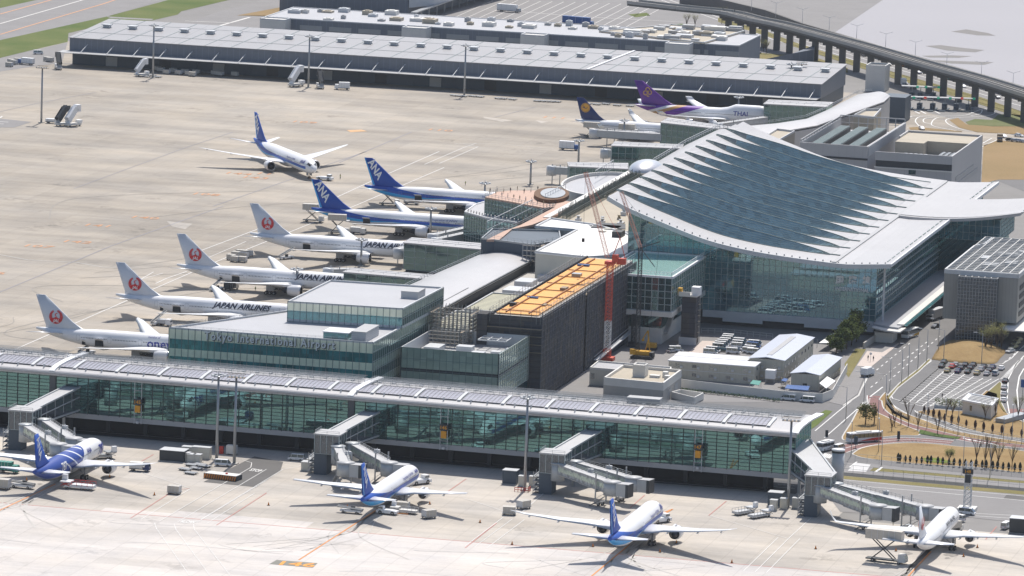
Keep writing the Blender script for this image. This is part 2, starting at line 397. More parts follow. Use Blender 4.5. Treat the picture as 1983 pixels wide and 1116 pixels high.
# stand numbers painted in orange, far away they read as small orange patches
def patch(zf,cx,cy,txt,sz=9,m='orange_old',ang=0,name='stand_number'):
    c=Vector(zf((cx,cy))[0]); mb=MB(); ca,sa=math.cos(ang),math.sin(ang)
    add_text(mb,txt,lambda x,y:(c.x+x*ca-y*sa,c.y+x*sa+y*ca,.12),sz,0,.02,1,True); st(name,mb,m)
for zf,x,y,t in ((Z1,1650,662,'109'),(Z1,1295,940,'144'),(Z1,1385,962,'143'),(Z1,1120,1052,'108'),(Z1,1430,940,'11'),(Z4,215,217,'107'),(Z4,425,193,'142'),(Z4,530,104,'141'),(Z4,790,62,'140'),(Z2,570,705,'110'),(Z2,1180,637,'111'),(Z4,5,362,'6')):
    patch(zf,x,y,t,8)
mb=MB(); mb.sheet(Z2((60,705),(140,702),(170,711),(80,716)),.1); st('orange_stand_patch',mb,mat('bright orange paint',(.60,.36,.18),.8,var=.2))
# old repair patches of darker and paler concrete on the apron
mb=MB()
for zf,pts in ((Z1,[(700,590),(830,594),(825,606),(700,602)]),(Z2,[(640,625),(980,655),(960,662),(650,635)]),(Z1,[(640,660),(820,640),(790,675),(650,680)])): mb.sheet(zf(*pts),.08)
st('apron_patch',mb,'apron')
mb=MB(); mb.sheet(Z2((800,632),(960,652),(900,660),(800,640)),.09); mb.sheet(Z2((1080,652),(1150,660),(1110,668)),.09); mb.sheet(Z4((900,80),(1040,95),(1000,125),(930,110)),.09); st('apron_patch',mb,'apron_new')
mb=MB(); mb.sheet(Z1((-200,600),(0,642),(170,660),(80,690),(0,690),(-200,700)),.08); st('apron_patch',mb,'asph2')
mb=MB(); line(Z1((-60,655),(45,662)),.6,'x',.13,mb=mb); line(Z1((-60,668),(20,672)),.6,'x',.13,mb=mb); line(Z1((0,640),(12,630)),.6,'x',.13,mb=mb); st('apron_line',mb,'paint')
# shaded strip of asphalt along the cargo building
mb=MB(); mb.sheet([tuple(G(335/2.79,345/2.79))[:2],tuple(G(1480,205))[:2],(120,720),(-60,737),(-400,733)],.06); st('cargo_apron',mb,'asph2')
# front apron markings
mb=MB(); mb.sheet(ZA((1100,608),(1375,470),(1530,500),(1515,548),(1385,636)),.09); st('asphalt_patch',mb,'asph_dark')
def FL(m,*segs,w=.35,dash=None,z=.12):
    mb=MB()
    for s_ in segs: line(s_,w,m,z,mb=mb,dash=dash)
    st('apron_line',mb,m)
FL('paint',ZA((860,822),(1355,530),(1360,505),(1310,490)),ZA((960,825),(1440,540)),ZA((1085,812),(1530,540),(1640,520)),w=.2)
FL('paint',ZA((835,830),(845,860),(1025,1116)),ZA((940,835),(950,865),(1135,1116)),ZA((1045,838),(1050,865),(1245,1116)),ZA((1060,830),(1440,600)),w=.22,dash=(1.6,.5))
FL('paint',ZA((760,812),(1030,645),(940,612),(770,560)),ZA((1115,835),(1375,670)),ZB((700,955),(905,800)),ZB((750,960),(955,808)),ZB((815,968),(1020,812)),ZC((437,1090),(625,908)),ZC((500,1095),(680,915)),ZC((560,1100),(742,915)),ZB((0,900),(0,900)),ZC((680,915),(255,790)),ZC((680,915),(800,805)),ZB((905,765),(690,695)),ZB((1130,665),(1010,770)),w=.2)
FL('redline',ZA((705,805),(940,655),(1030,642)),ZA((1170,842),(1440,668)),ZA((760,500),(830,460)),ZB((590,672),(705,592)),ZB((1590,750),(1670,680)),ZC((250,790),(345,712)),ZC((1745,920),(1805,850)),ZB((700,965),(870,830)),w=.25)
FL('orange',Zm(540,880,5.166)((200,1060),(1040,520)),ZB((1380,1120),(1590,945)),ZC((1325,1120),(1450,985)),ZA((-60,790),(300,620)),ZB((1740,800),(1820,757)),ZC((-60,800),(55,755)),w=.45)
mb=MB(); mb.sheet(ZA((1495,1030),(1716,1047),(1690,1072),(1455,1052)),.10); st('stand_number_panel',mb,mat('grey green panel',(.20,.195,.165),.8,var=.1))
c0=G(524+4,1093); 
mb=MB(); a_=ZA((1500,1062))[0]
base=Vector(ZA((1478,1056))[0]); ex=(Vector(ZA((1693,1071))[0])-base); exn=ex.normalized(); eyn=Vector((-exn.y,exn.x))
hh=(Vector(ZA((1502,1033))[0])-base).dot(eyn)
vs,fs=text2d('146',1,0,.02)
w_=max(v.x for v in vs); h_=max(v.y for v in vs); b=0
for v in vs: 
    p=base+exn*(v.x/w_*ex.length)+eyn*(v.y/h_*hh*.86+hh*.07); mb.v.append((p.x,p.y,.14))
for f in fs: mb.fi(f)
st('stand_number',mb,mat('amber paint',(.75,.30,.03),.7,var=.08))
for t,px,py,w_m in (('STOP',1015,547,1),):
    pass
def ground_text(zf,p0,p1,ptop,txt,m='paint',z=.14):
    base=Vector(zf(p0)[0]); ex=Vector(zf(p1)[0])-base; ey=Vector(zf(ptop)[0])-base; mb=MB(); vs,fs=text2d(txt,1,0,.03)
    w_=max(v.x for v in vs); h_=max(v.y for v in vs)
    for v in vs: p=base+ex*(v.x/w_)+ey*(v.y/h_); mb.v.append((p.x,p.y,z))
    for f in fs: mb.fi(f)
    st('painted_word',mb,m)
ground_text(ZA,(1345,548),(1405,556),(1362,536),'STOP')
ground_text(ZA,(970,828),(1050,834),(985,815),'SLOW')
# worn tyre tracks
M['tyre']=mat('worn tyre track',(.47,.445,.41),.85,var=.2,vs=.2); M['tyre2']=mat('pale worn track',(.54,.515,.49),.85,var=.2,vs=.2)
rt=random.Random(31); mb=MB()
for k in range(26):
    u0=rt.uniform(-150,210); v0=rt.uniform(-330,-275); u1=u0+rt.uniform(-50,50); a=rt.uniform(-18,18)
    line(smooth([(u0,v0),((u0+u1)/2+a,v0-rt.uniform(-8,10)),(u1,v0+rt.uniform(-22,22))],8),rt.uniform(.3,.7),'x',.10,mb=mb)
st('tyre_track',mb,'tyre2'); mb=MB()
for uc in (-74,22.3,100,180):
    for k in range(7):
        o=rt.uniform(-6,6); line(smooth([(uc+o*.3,-215+rt.uniform(-6,6)),(uc+o*.5,-250),(uc+o,-275),(uc+o*3+rt.uniform(-25,25),-300)],6),rt.uniform(.25,.6),'x',.10,mb=mb)
st('tyre_track',mb,'tyre'); mb=MB()
for k in range(22):
    u0=rt.uniform(-260,-60); v0=rt.uniform(-100,480); line(smooth([(u0,v0),(u0+rt.uniform(-20,60),v0+rt.uniform(20,60)),(u0+rt.uniform(20,90),v0+rt.uniform(60,160))],8),rt.uniform(.3,.6),'x',.09,mb=mb)
st('tyre_track',mb,mat('old tyre track',(.285,.262,.232),.85,var=.2,vs=.2))
M['oil']=mat('oil stain',(.25,.23,.205),.8,var=.35,vs=.4); mb=MB()
for (uc,vc) in [(-74,-232),(22,-228),(100,-256),(180,-230)]+[(-117,v) for v in (-23,53,126,209,281,350)]:
    for k in range(7):
        x0=uc+rt.uniform(-8,8); y0=vc+rt.uniform(-9,9); r_=rt.uniform(.5,2.2); mb.sheet([(x0+r_*rt.uniform(.5,1.2)*math.cos(a),y0+r_*rt.uniform(.5,1.2)*math.sin(a)*1.6) for a in [2*PI*j/11 for j in range(11)]],.085+k*.002)
st('oil_stain',mb,'oil')
# service road under and along the pier
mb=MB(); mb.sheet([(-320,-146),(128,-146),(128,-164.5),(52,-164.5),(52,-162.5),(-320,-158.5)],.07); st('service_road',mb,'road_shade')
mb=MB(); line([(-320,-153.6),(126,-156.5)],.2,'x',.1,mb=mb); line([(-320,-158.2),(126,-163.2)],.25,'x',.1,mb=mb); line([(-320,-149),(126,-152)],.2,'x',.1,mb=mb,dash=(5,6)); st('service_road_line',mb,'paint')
mb=MB(); mb.sheet([(-320,-125),(-320,-146),(128,-146),(128,-110),(60,-70),(-20,-70)],.06); st('yard_floor',mb,'asph_dark')
# airside road at lower right
mb=MB(); mb.sheet(ZC((820,600),(975,592),(1300,620),(2100,690),(2100,835),(1800,815),(1570,790),(1300,790),(960,770),(900,690)),.07); st('airside_road',mb,'asph2')
mb=MB(); line(ZC((975,597),(1300,627),(2100,698)),.3,'x',.1,mb=mb); line(ZC((1000,625),(1400,658),(2100,722)),.35,'x',.1,mb=mb); line(ZC((1680,778),(2100,800)),.3,'x',.1,mb=mb); line(ZC((1640,788),(2100,820)),.3,'x',.1,mb=mb); st('airside_road_line',mb,'paint')
mb=MB(); mb.sheet(ZC((1860,676),(2100,690),(2100,720),(1840,700)),.09); st('asphalt_patch',mb,'asph_dark')
# ---------------- landside: one asphalt sheet, islands on top
mb=MB(); mb.sheet([(60,40),(30,-4),(60,-60),(112,-96),(134,-146),tuple(G(1600,900))[:2],tuple(G(1645,920))[:2],(400,-170),(400,900),(60,1000),(60,560),(150,400),(103,360),(103,118),(60,100)],.04); st('road',mb,'asph')
def island(name,pts,m,z=.12,border=True,base=None):
    mb=MB(); n=len(pts); c=sum((Vector(p) for p in pts),Vector((0,0)))/n
    inner=[]
    P=[Vector(p) for p in pts]
    a=sum(P[i].x*P[(i+1)%n].y-P[(i+1)%n].x*P[i].y for i in range(n)); P=P if a>0 else P[::-1]
    for i in range(n):
        d1=(P[i]-P[i-1]).normalized(); d2=(P[(i+1)%n]-P[i]).normalized(); nn=Vector((-d1.y-d2.y,d1.x+d2.x)); 
        nn=nn.normalized()*min(.45/max(.4,nn.length/2),1.0) if nn.length>.01 else Vector((0,0)); inner.append(P[i]+nn)
    mb.k=0; mb.prism([tuple(p) for p in P],.0,z); st(name+'_kerb',mb,'kerb')
    mb=MB(); mb.sheet([tuple(p) for p in inner],z+.02); st(name,mb,m)
isl1=ZQ((20,520),(0,480),(100,320),(200,150),(300,185),(480,262),(640,340),(790,400),(848,428),(830,470),(640,470),(430,490),(200,520))
island('lawn',smooth(isl1+[isl1[0]],3)[:-1],'lawn')
isl2=ZQ((105,670),(200,608),(400,570),(700,548),(1000,560),(1300,590),(1990,640),(1990,868),(1500,815),(900,785),(560,755),(350,730),(200,705))
island('lawn',smooth(isl2+[isl2[0]],3)[:-1],'lawn')
i3a=smooth(ZQ((395,80),(470,0),(510,60),(560,140),(650,210),(900,305),(1200,415),(1600,485),(1990,545)),4); i3b=smooth(ZQ((425,95),(450,180),(560,265),(760,350),(1000,410),(1300,480),(1600,530),(1990,575)),4)
island('lawn_strip',i3a+i3b[::-1],'lawn')
i4=smooth(ZQ((800,215),(860,200),(1050,185),(1300,205),(1400,120)),2)[:-1]+ZQ((1560,-20),(1690,20),(1705,120),(1760,210),(1860,270),(1990,330))+smooth(ZQ((1990,512),(1600,455),(1300,385),(1100,315),(900,250)),3)
island('lawn',i4,'lawn')
i5=smooth(ZP((985,432),(1040,340),(1100,290),(1180,262),(1400,270),(1620,350),(1580,420),(1530,468),(1400,470),(1150,455)),3)
# grassy mound beside the parking block
mb=MB(); P=[Vector(p) for p in i5]; c=sum(P,Vector((0,0)))/len(P)
rings=[]
for f,z in ((1,0.0),(.999,.14),(.86,.5),(.6,1.6),(.35,2.4),(.12,2.7)): rings.append([(*(c+(p-c)*f+Vector((0,1.5*(1-f)*8*.3))),z) for p in P])
mb.loft(rings,True,True,True); st('lawn_mound',mb,'lawn')
i6=ZP((600,745),(700,640),(870,510),(960,425),(990,436),(880,540),(700,680),(628,770),(680,880),(800,940),(790,965),(640,900),(580,820))
island('lawn_strip',i6,'verge')
i7=ZP((1430,740),(1500,680),(1575,620),(1600,640),(1590,790),(1640,900),(1600,880),(1560,820),(1450,760))
island('lawn_strip',i7,'verge')
# red lanes
r1=smooth(ZQ((370,40),(375,110),(430,190),(560,280),(760,365),(1000,420),(1300,500),(1600,550),(1990,590)),5)
mb=line(r1,5.2,'x',.07,mb=MB()); st('red_lane',mb,'redroad')
r2=smooth(ZQ((-60,640),(60,600),(250,555),(500,525),(750,515),(1000,530),(1190,545)),5)
mb=line(r2,6.5,'x',.065,mb=MB()); st('red_lane',mb,'redroad')
mb=line(ZQ((1880,180),(1930,230),(2000,290)),6,'x',.07,mb=MB()); st('red_lane',mb,'redroad')
def offs(pts,d):
    out=[]
    for i,p in enumerate(pts):
        a=Vector(pts[max(i-1,0)]); b=Vector(pts[min(i+1,len(pts)-1)]); t=(b-a).normalized(); out.append(tuple(Vector(p)+Vector((-t.y,t.x))*d))
    return out
mb=MB()
for r_,d in ((r1,2.8),(r1,-2.8),(r2,3.4),(r2,-3.4),(r2,0)): line(offs(r_,d),.3,'x',.10,mb=mb)
line(smooth(ZQ((790,200),(840,235),(1050,305),(1300,400),(1650,465),(1990,530)),4),.4,'x',.1,mb=mb)
line(smooth(ZQ((510,20),(520,90),(590,165),(780,265),(1000,330),(1300,430),(1990,545)),4),.35,'x',.1,mb=mb)
# main road edge lines and lane dashes
line(ZP((-20,1050),(170,890),(355,740),(415,625),(470,500)),.35,'x',.1,mb=mb)
line(ZP((60,1110),(380,830),(400,800)),.35,'x',.1,mb=mb); line(ZP((455,755),(565,670)),.45,'x',.1,mb=mb)
line(ZP((705,805),(1040,515)),.3,'x',.1,mb=mb)
line(ZP((720,790),(650,770),(630,730),(700,660),(985,445)),.35,'x',.1,mb=mb)
line(ZP((1500,480),(1600,470),(1680,420),(1786,310)),.35,'x',.1,mb=mb)
line(ZP((1660,900),(1640,790),(1650,600),(1720,470),(1786,400)),.35,'x',.1,mb=mb); line(ZP((1786,960),(1740,880),(1725,700),(1745,580),(1786,510)),.4,'x',.1,mb=mb)
st('road_marking',mb,'paint')
mb=MB()
for (x0,y0),(x1,y1) in ((((540,610),(960,270))),((460,675),(860,345)),((620,615),(1060,230)),((430,590),(800,290)),((1786,320),(1600,470))):
    line(ZP((x0,y0),(x1,y1)),.35,'x',.1,mb=mb,dash=(3.4,4.5))
st('road_marking',mb,'paint')
# zebra hatch
mb=MB()
for k in range(9):
    t=k/8; line(ZP((375+t*70,825-t*55),(440+t*20,845-t*75)),.5,'x',.1,mb=mb)
for k in range(16):
    t=k/15; line(ZP((1580+t*150,600-t*150),(1640+t*135,590-t*165)),.5,'x',.1,mb=mb)
for k in range(6): line(ZQ((1310+k*60,498+k*11),(1390+k*60,522+k*11)),.6,'x',.1,mb=mb)
for k in range(6): line(Zm(1540,860,4.359)((255+k*12,80+k*3),(225+k*12,110+k*3)),.4,'x',.1,mb=mb)
st('road_marking',mb,'paint')
# pavement beside the main road
mb=MB(); mb.prism(ZP((340,487),(390,420),(430,360),(560,372),(700,290),(712,292),(460,500)),.0,.13); st('pavement',mb,'pave')
mb=MB(); mb.prism(ZP((430,360),(480,320),(640,280),(700,290),(560,372)),.0,.125); st('pavement',mb,'asph2')
mb=MB(); mb.prism(ZP((215,830),(350,740),(412,600),(468,500),(475,503),(420,610),(362,748),(225,835)),.0,.14); st('kerb',mb,'kerb')
mb=MB(); mb.prism(ZP((100,800),(340,490),(460,500),(395,600),(345,730),(212,828)),.0,.12); st('pavement',mb,'asph2')
mb=MB(); mb.sheet(ZP((235,470),(330,340),(420,345),(270,590),(250,560)),.16); st('roadside_grass',mb,'verge')
mb=MB(); mb.sheet(ZP((0,910),(70,870),(130,880),(0,1000),(-60,1040),(-80,960)),.13); st('roadside_grass',mb,grassmat('clipped hedge grass',(.09,.13,.04),(.14,.17,.05),.1))
mb=MB(); mb.sheet(ZQ((848,408),(1040,455),(1290,490),(1250,510),(1000,480),(830,450)),.2); st('roadside_grass',mb,grassmat('green bed',(.06,.10,.03),(.10,.14,.04),.1))
mb=MB(); mb.sheet(ZQ((880,715),(1050,715),(1200,760),(1100,775),(900,755)),.2); st('roadside_grass',mb,grassmat('green bed two',(.17,.20,.03),(.12,.16,.04),.1))
# verges and drain between airside road and lawns
mb=MB(); mb.sheet(ZC((975,575),(1300,605),(2100,670),(2100,690),(1300,622),(975,592)),.09); st('grass_verge',mb,'verge')
mb=MB(); mb.sheet(ZC((975,556),(2100,655),(2100,672),(975,572)),.10); st('drain_channel',mb,mat('drain shade',(.05,.05,.05),.9,var=.2))
mb=MB(); mb.sheet(ZC((1000,505),(1110,505),(1300,530),(2100,600),(2100,655),(975,556)),.08); st('road',mb,'asph2')
mb=MB(); mb.sheet(ZC((1140,532),(1300,545),(2100,615),(2100,628),(1300,560),(1120,548)),.11); st('grass_verge',mb,'verge')
mb=MB(); mb.sheet(ZC((1045,505),(1125,515),(1100,555),(1000,548)),.12); st('road_marking',mb,mat('grey plate',(.52,.51,.5),.7,var=.1))
mb=MB(); line(ZC((1150,556),(1185,530)),.8,'x',.13,mb=mb); line(ZC((1010,530),(1050,500)),.5,'x',.13,mb=mb); st('road_marking',mb,'paint')
# car park bays
pa,pb,pc,pd=[Vector(p) for p in ZP((705,805),(1040,515),(1575,600),(1230,930))]
mb=MB()
cols=8
for k in range(cols):
    s0=pa+(Vector(ZP((1260,800))[0])-pa)*0; 
rowL=[ZP((705,805),(1040,515)),ZP((770,820),(1110,520)),ZP((835,820),(1190,545)),ZP((905,835),(1275,560)),ZP((965,840),(1350,580)),ZP((1085,800),(1430,595)),ZP((1165,790),(1505,600)),ZP((1215,800),(1570,600))]
for L_ in rowL: line(L_,.34,'x',.1,mb=mb)
for i in range(len(rowL)-1):
    A_,B_=rowL[i],rowL[i+1]
    for k in range(17):
        t=k/17; a=Vector(A_[0]).lerp(Vector(A_[1]),t); b=Vector(B_[0]).lerp(Vector(B_[1]),t); line([a,b],.30,'x',.1,mb=mb)
st('parking_bay_lines',mb,'paint')
# upper right: toll plaza roads, field and loop
mb=MB(); mb.sheet(ZT((1540,1100),(1560,740),(1700,690),(1985,720),(1985,1060),(1700,1060)),.1); st('dry_field',mb,'lawn_far')
mb=MB(); mb.sheet(ZT((1240,500),(1320,480),(1400,540),(1650,560),(1985,560),(1985,640),(1700,625),(1500,615),(1330,570)),.1); st('dry_field',mb,'lawn_far')
mb=MB(); mb.sheet(ZT((1390,520),(1480,490),(1640,500),(1700,450),(1800,440),(1985,470),(1985,560),(1650,558),(1420,545)),.12); st('grass_field',mb,grassmat('field green',(.12,.15,.06),(.18,.18,.09),.05))
mb=MB(); mb.sheet(ZT((860,570),(930,565),(1360,605),(1360,612),(870,590)),.1); st('dry_field',mb,'lawn_far')
mb=MB()
for c in ([(860,480),(930,460),(1300,462),(1440,440),(1440,400)],[(960,560),(920,510),(960,470),(1100,465)],[(1080,540),(1000,520),(1010,485),(1120,470)],[(1360,610),(1100,560),(1075,520),(1120,480),(1200,470)],[(1985,630),(1500,610),(1300,570),(1210,520),(1240,485),(1450,470),(1600,460),(1670,430),(1600,400),(1450,370)],[(1550,750),(1700,680)],[(1550,720),(1640,670)],[(1440,440),(1540,400),(1530,440),(1440,460)]):
    line(smooth(ZT(*c),4),.5,'x',.1,mb=mb)
for x in (900,960,1090): line(ZT((x,410),(x+60,440)),.8,'x',.1,mb=mb)
st('road_marking',mb,'paint')
# expressway running past the bay
ex_top=Z3((300,0),(450,60),(760,150),(1100,245),(1530,365),(2100,520)); ex_bot=Z3((-60,-10),(350,130),(620,230),(900,305),(1280,430),(1700,560),(2100,690))
mb=MB(); mb.sheet(ex_top+ex_bot[::-1],.08); st('expressway',mb,'asph2')
mb=MB()
for f in (.06,.32,.5,.62,.8,.94):
    pts=[Vector(ex_top[int(i)]).lerp(Vector(ex_bot[min(6,int(i)+ (1 if i>0 else 0))]),f) for i in range(6)]
    line([tuple(p) for p in pts],.5,'x',.12,mb=mb)
st('expressway_line',mb,'paint')
mb=MB(); g=Z3((300,95),(560,170),(700,225),(900,290),(1280,400),(1700,520),(2000,625),(2000,660),(1700,560),(1280,435),(900,315),(700,250),(560,195),(300,120)); mb.sheet(g,.12); st('grass_strip',mb,'verge')
mb=MB(); g=Z3((430,280),(820,310),(1000,370),(1000,395),(800,345),(430,310)); mb.sheet(g,.12); st('grass_strip',mb,'verge')
# cargo forecourt behind the long building
mb=MB(); mb.sheet(Z1((1000,130),(1190,60),(1500,-20),(4800,-20),(4300,320),(3500,260),(1600,170),(1000,150)),.07); st('cargo_forecourt',mb,'asph2')
mb=MB()
for k in range(16): line(Z2((520+k*62,150+k*4),(860+k*62,0+k*2)),.4,'x',.12,mb=mb)
line(Z2((1000,65),(1300,90),(1953,125)),.8,'x',.12,mb=mb); line(Z1((1190,140),(1350,95)),1.5,'x',.12,mb=mb); line(Z1((1000,115),(1250,125)),1,'x',.12,mb=mb)
st('forecourt_line',mb,'paint_old')
mb=MB(); mb.sheet(Z1((1280,85),(1520,40),(1560,95),(2400,120),(2100,95),(1780,90)),.10); st('dry_field',mb,'lawn_far')
mb=MB(); mb.sheet(Z2((1580,80),(1680,70),(1700,85),(1620,95)),.12); mb.sheet(Z2((1740,140),(1870,130),(1990,150),(1800,152)),.12); st('grass_field',mb,'grass')
# construction yard and yard behind the pier
mb=MB(); mb.sheet([(22,96),(22,-30),(60,-30),(106,-10),(106,96),(60,106)],.07); st('yard',mb,'asph2')
mb=MB(); mb.sheet(Zm(1183,470,4.8525)((720,1040),(860,925),(1010,930),(880,1050)),.10); st('concrete_slab',mb,'pave')
# ================================================================ AIRLINERS   (nose at x=0 pointing +x, wheels on z=0)
def fus_mat(name,L,Rr,zc,kind,winz,winx,doors):
    m,nt,p=newmat(name); v,(x,y,z)=coords(nt)
    d=noise(nt,v,.4,4)*.10+.95
    col=(.80,.80,.81)
    if kind=='blueband':
        t=((x*-1-L*.56)*(1/(L*.40))).clamp(); t2=t*t
        ztop=t2*(Rr*1.15)+(zc+Rr*.14)+(x*-1-L*.45)*.012
        zmid=ztop-(t*1.7+1.0); zlow=zmid-(t*1.6+.2)
        front=(x*-1).gt(L*.05)
        c=mixc(nt,z.lt(ztop)*z.gt(zmid)*front,col,(.015,.085,.42))
        c=mixc(nt,z.lt(zmid+.001)*z.gt(zlow)*front,c,(.03,.36,.78))
    elif kind=='blue787':
        t=((x*-1-L*.40)*(1/(L*.6)))
        c=mixc(nt,(x*-1+z*1.2).gt(L*.40+6),col,(.02,.06,.30))
        sw=((x*1.0+z*1.8+3.0)*.17).frac()
        c=mixc(nt,sw.lt(.17)*(x*-1+z*1.2).gt(L*.42+6)*(x*-1+z).lt(L*.78),c,(.75,.76,.8))
    elif kind=='purple':
        t=(x*-1-L*.42)*(1/(L*.58))
        q_=x*-1+z*3.1
        c=mixc(nt,q_.gt(62),col,(.15,.03,.33)); c=mixc(nt,q_.band(71,75.5),c,(.50,.28,.10)); c=mixc(nt,q_.band(75.5,79.5),c,(.72,.70,.70))
    else: c=mixc(nt,0.0,col,col)
    belly=z.lt(zc-Rr*.62)
    c=mixc(nt,belly*.8,c,(.55,.55,.55)) if kind!='blueband' else mixc(nt,z.lt(zc-Rr*.80)*.7,c,(.55,.55,.55))
    # cabin windows
    side=y.abs().gt(Rr*.5)
    w_=z.band(winz-.19,winz+.19)*((x*(1/.53)).frac().lt(.55))*side
    inx=None
    for a,b in winx:
        q_=(x*-1).band(a,b); inx=q_ if inx is None else inx.max(q_)
    c=mixc(nt,w_*inx*.85,c,(.04,.045,.06))
    # door outlines
    for dx in doors:
        o=(x*-1-dx).abs().lt(.62)*z.band(winz-1.25,winz+.75); i_=(x*-1-dx).abs().lt(.50)*z.band(winz-1.1,winz+.62)
        c=mixc(nt,(o-i_)*side*.45,c,(.25,.25,.27))
    # cockpit glazing
    ck=(x*-1).band(1.5,3.6)*(z+x*.30-zc*1.0).band(Rr*.02-.25,Rr*.02+.50)*(1-(y*1.1).frac().lt(.08))
    c=mixc(nt,ck,c,(.02,.022,.03))
    nt.links.new(scalec(nt,c,d),p.inputs['Base Color']); p.inputs['Roughness'].default_value=.38; p.inputs['Specular IOR Level'].default_value=.35
    return m
def fin_mat(name,kind):
    m,nt,p=newmat(name); v,(x,y,z)=coords(nt)
    return m
M['jetwhite']=mat('jet white',(.80,.80,.81),.3,var=.05,spec=.5)
M['wing']=mat('wing skin',(.74,.745,.75),.35,.0,var=.07,vs=.2,stripe=('xy',5.5,.012,.25))
M['finwhite']=mat('fin white',(.66,.68,.72),.35,var=.05)
M['finblue']=mat('fin blue',(.006,.07,.38),.5,var=.08)
M['sky_blue']=mat('sky blue',(.03,.36,.78),.3,var=.05)
M['findark']=mat('fin dark blue',(.015,.03,.13),.3,var=.08)
M['gold_logo']=mat('amber logo',(.75,.36,.03),.4,var=.05)
M['finpurple']=mat('fin purple',(.14,.03,.28),.3,var=.08)
M['goldthai']=mat('gold emblem',(.55,.30,.12),.4,var=.05)
M['jalred']=mat('crane red',(.62,.015,.02),.35,var=.05)
M['letter']=mat('dark lettering',(.03,.035,.06),.4,var=.05)
M['letterblue']=mat('blue lettering',(.05,.06,.30),.4,var=.05)
M['nacelle']=mat('nacelle white',(.72,.72,.73),.3,var=.06)
M['inlet']=mat('fan dark',(.02,.025,.035),.4,.5,var=.2)
M['lip']=mat('inlet lip',(.6,.6,.62),.2,.8,var=.05)
M['gear']=mat('gear grey',(.3,.31,.33),.5,.2,var=.1)
def fus_rings(L,Rr,zc,n=24,hump=0,Ht=1.0):
    st_=[];Ln=Rr*2.7;Lt=L*.33
    xs=[0,.004,.015,.035,.065,.11,.17,.25,.35,.5,.7,.85,1.0]
    for t in xs:
        r=Rr*math.sqrt(max(0,1-(1-t)**2.0))**1.15 if t<1 else Rr
        r=max(r,.05); c=zc-.30*Rr*(1-t)**1.6
        st_.append((-t*Ln,r,c))
    for k in range(1,10): st_.append((-(Ln+(L-Lt-Ln)*k/10),Rr,zc))
    for k in range(0,13):
        s=k/12; r=Rr*(1-.88*s**1.55); c=zc+(Rr*.98-r)*.80*s**.55 if s>0 else zc
        st_.append((-(L-Lt+Lt*s),max(r,.28),c))
    rings=[]
    for x,r,c in st_:
        h=0
        if hump:
            a=-x
            h=hump*max(0,min(1,(a-1.5)/4.5))*(1-max(0,min(1,(a-20)/8))); h=h*h/hump if h<hump else h
        rings.append([(x,r*math.cos(2*PI*k/n+PI/2),c+(r*Ht+(h if math.sin(2*PI*k/n+PI/2)>0 else 0))*math.sin(2*PI*k/n+PI/2)) for k in range(n)])
    return rings
def airfoil_ring(xle,ch,y,z,t,cant=0):
    top=[(0,0),(.03,.35),(.12,.75),(.35,1),(.65,.7),(1,.06)]; bot=[(.65,-.35),(.35,-.5),(.12,-.4),(.03,-.2)]
    ring=[]
    for a,b in top+bot:
        h=b*t*ch; ring.append((xle-a*ch,y-h*math.sin(cant),z+h*math.cos(cant)))
    return ring
def surf(mb,secs,side=1):
    rings=[]
    for s_ in secs:
        xle,ch,y,z,t=s_[:5]; cant=s_[5] if len(s_)>5 else 0
        r=airfoil_ring(xle,ch,y,z,t,cant); r=[(a,b*side,c) for a,b,c in r]
        if side<0: r=r[::-1]
        rings.append(r)
    mb.loft(rings,True,True,True)
def vfin(mb,secs):   # (xle, chord, z, thickness)
    rings=[]
    for xle,ch,z,t in secs:
        rings.append([(xle-a*ch,b*t*ch,z) for a,b in [(0,0),(.05,.4),(.2,.85),(.45,1),(.75,.6),(1,.05),(1,-.05),(.75,-.6),(.45,-1),(.2,-.85),(.05,-.4)]])
    mb.loft(rings,True,True,True)
def wheel_mb(mb,x,y,z,r,w):
    mb.k=0; mb.lathe([(r*.55,-w/2),(r*.93,-w/2),(r,-w/3),(r,w/3),(r*.93,w/2),(r*.55,w/2)],14,(x,y,z),'y'); mb.k=1; mb.lathe([(r*.5,-w/2-.02),(r*.5,w/2+.02)],10,(x,y,z),'y',False); mb.k=0
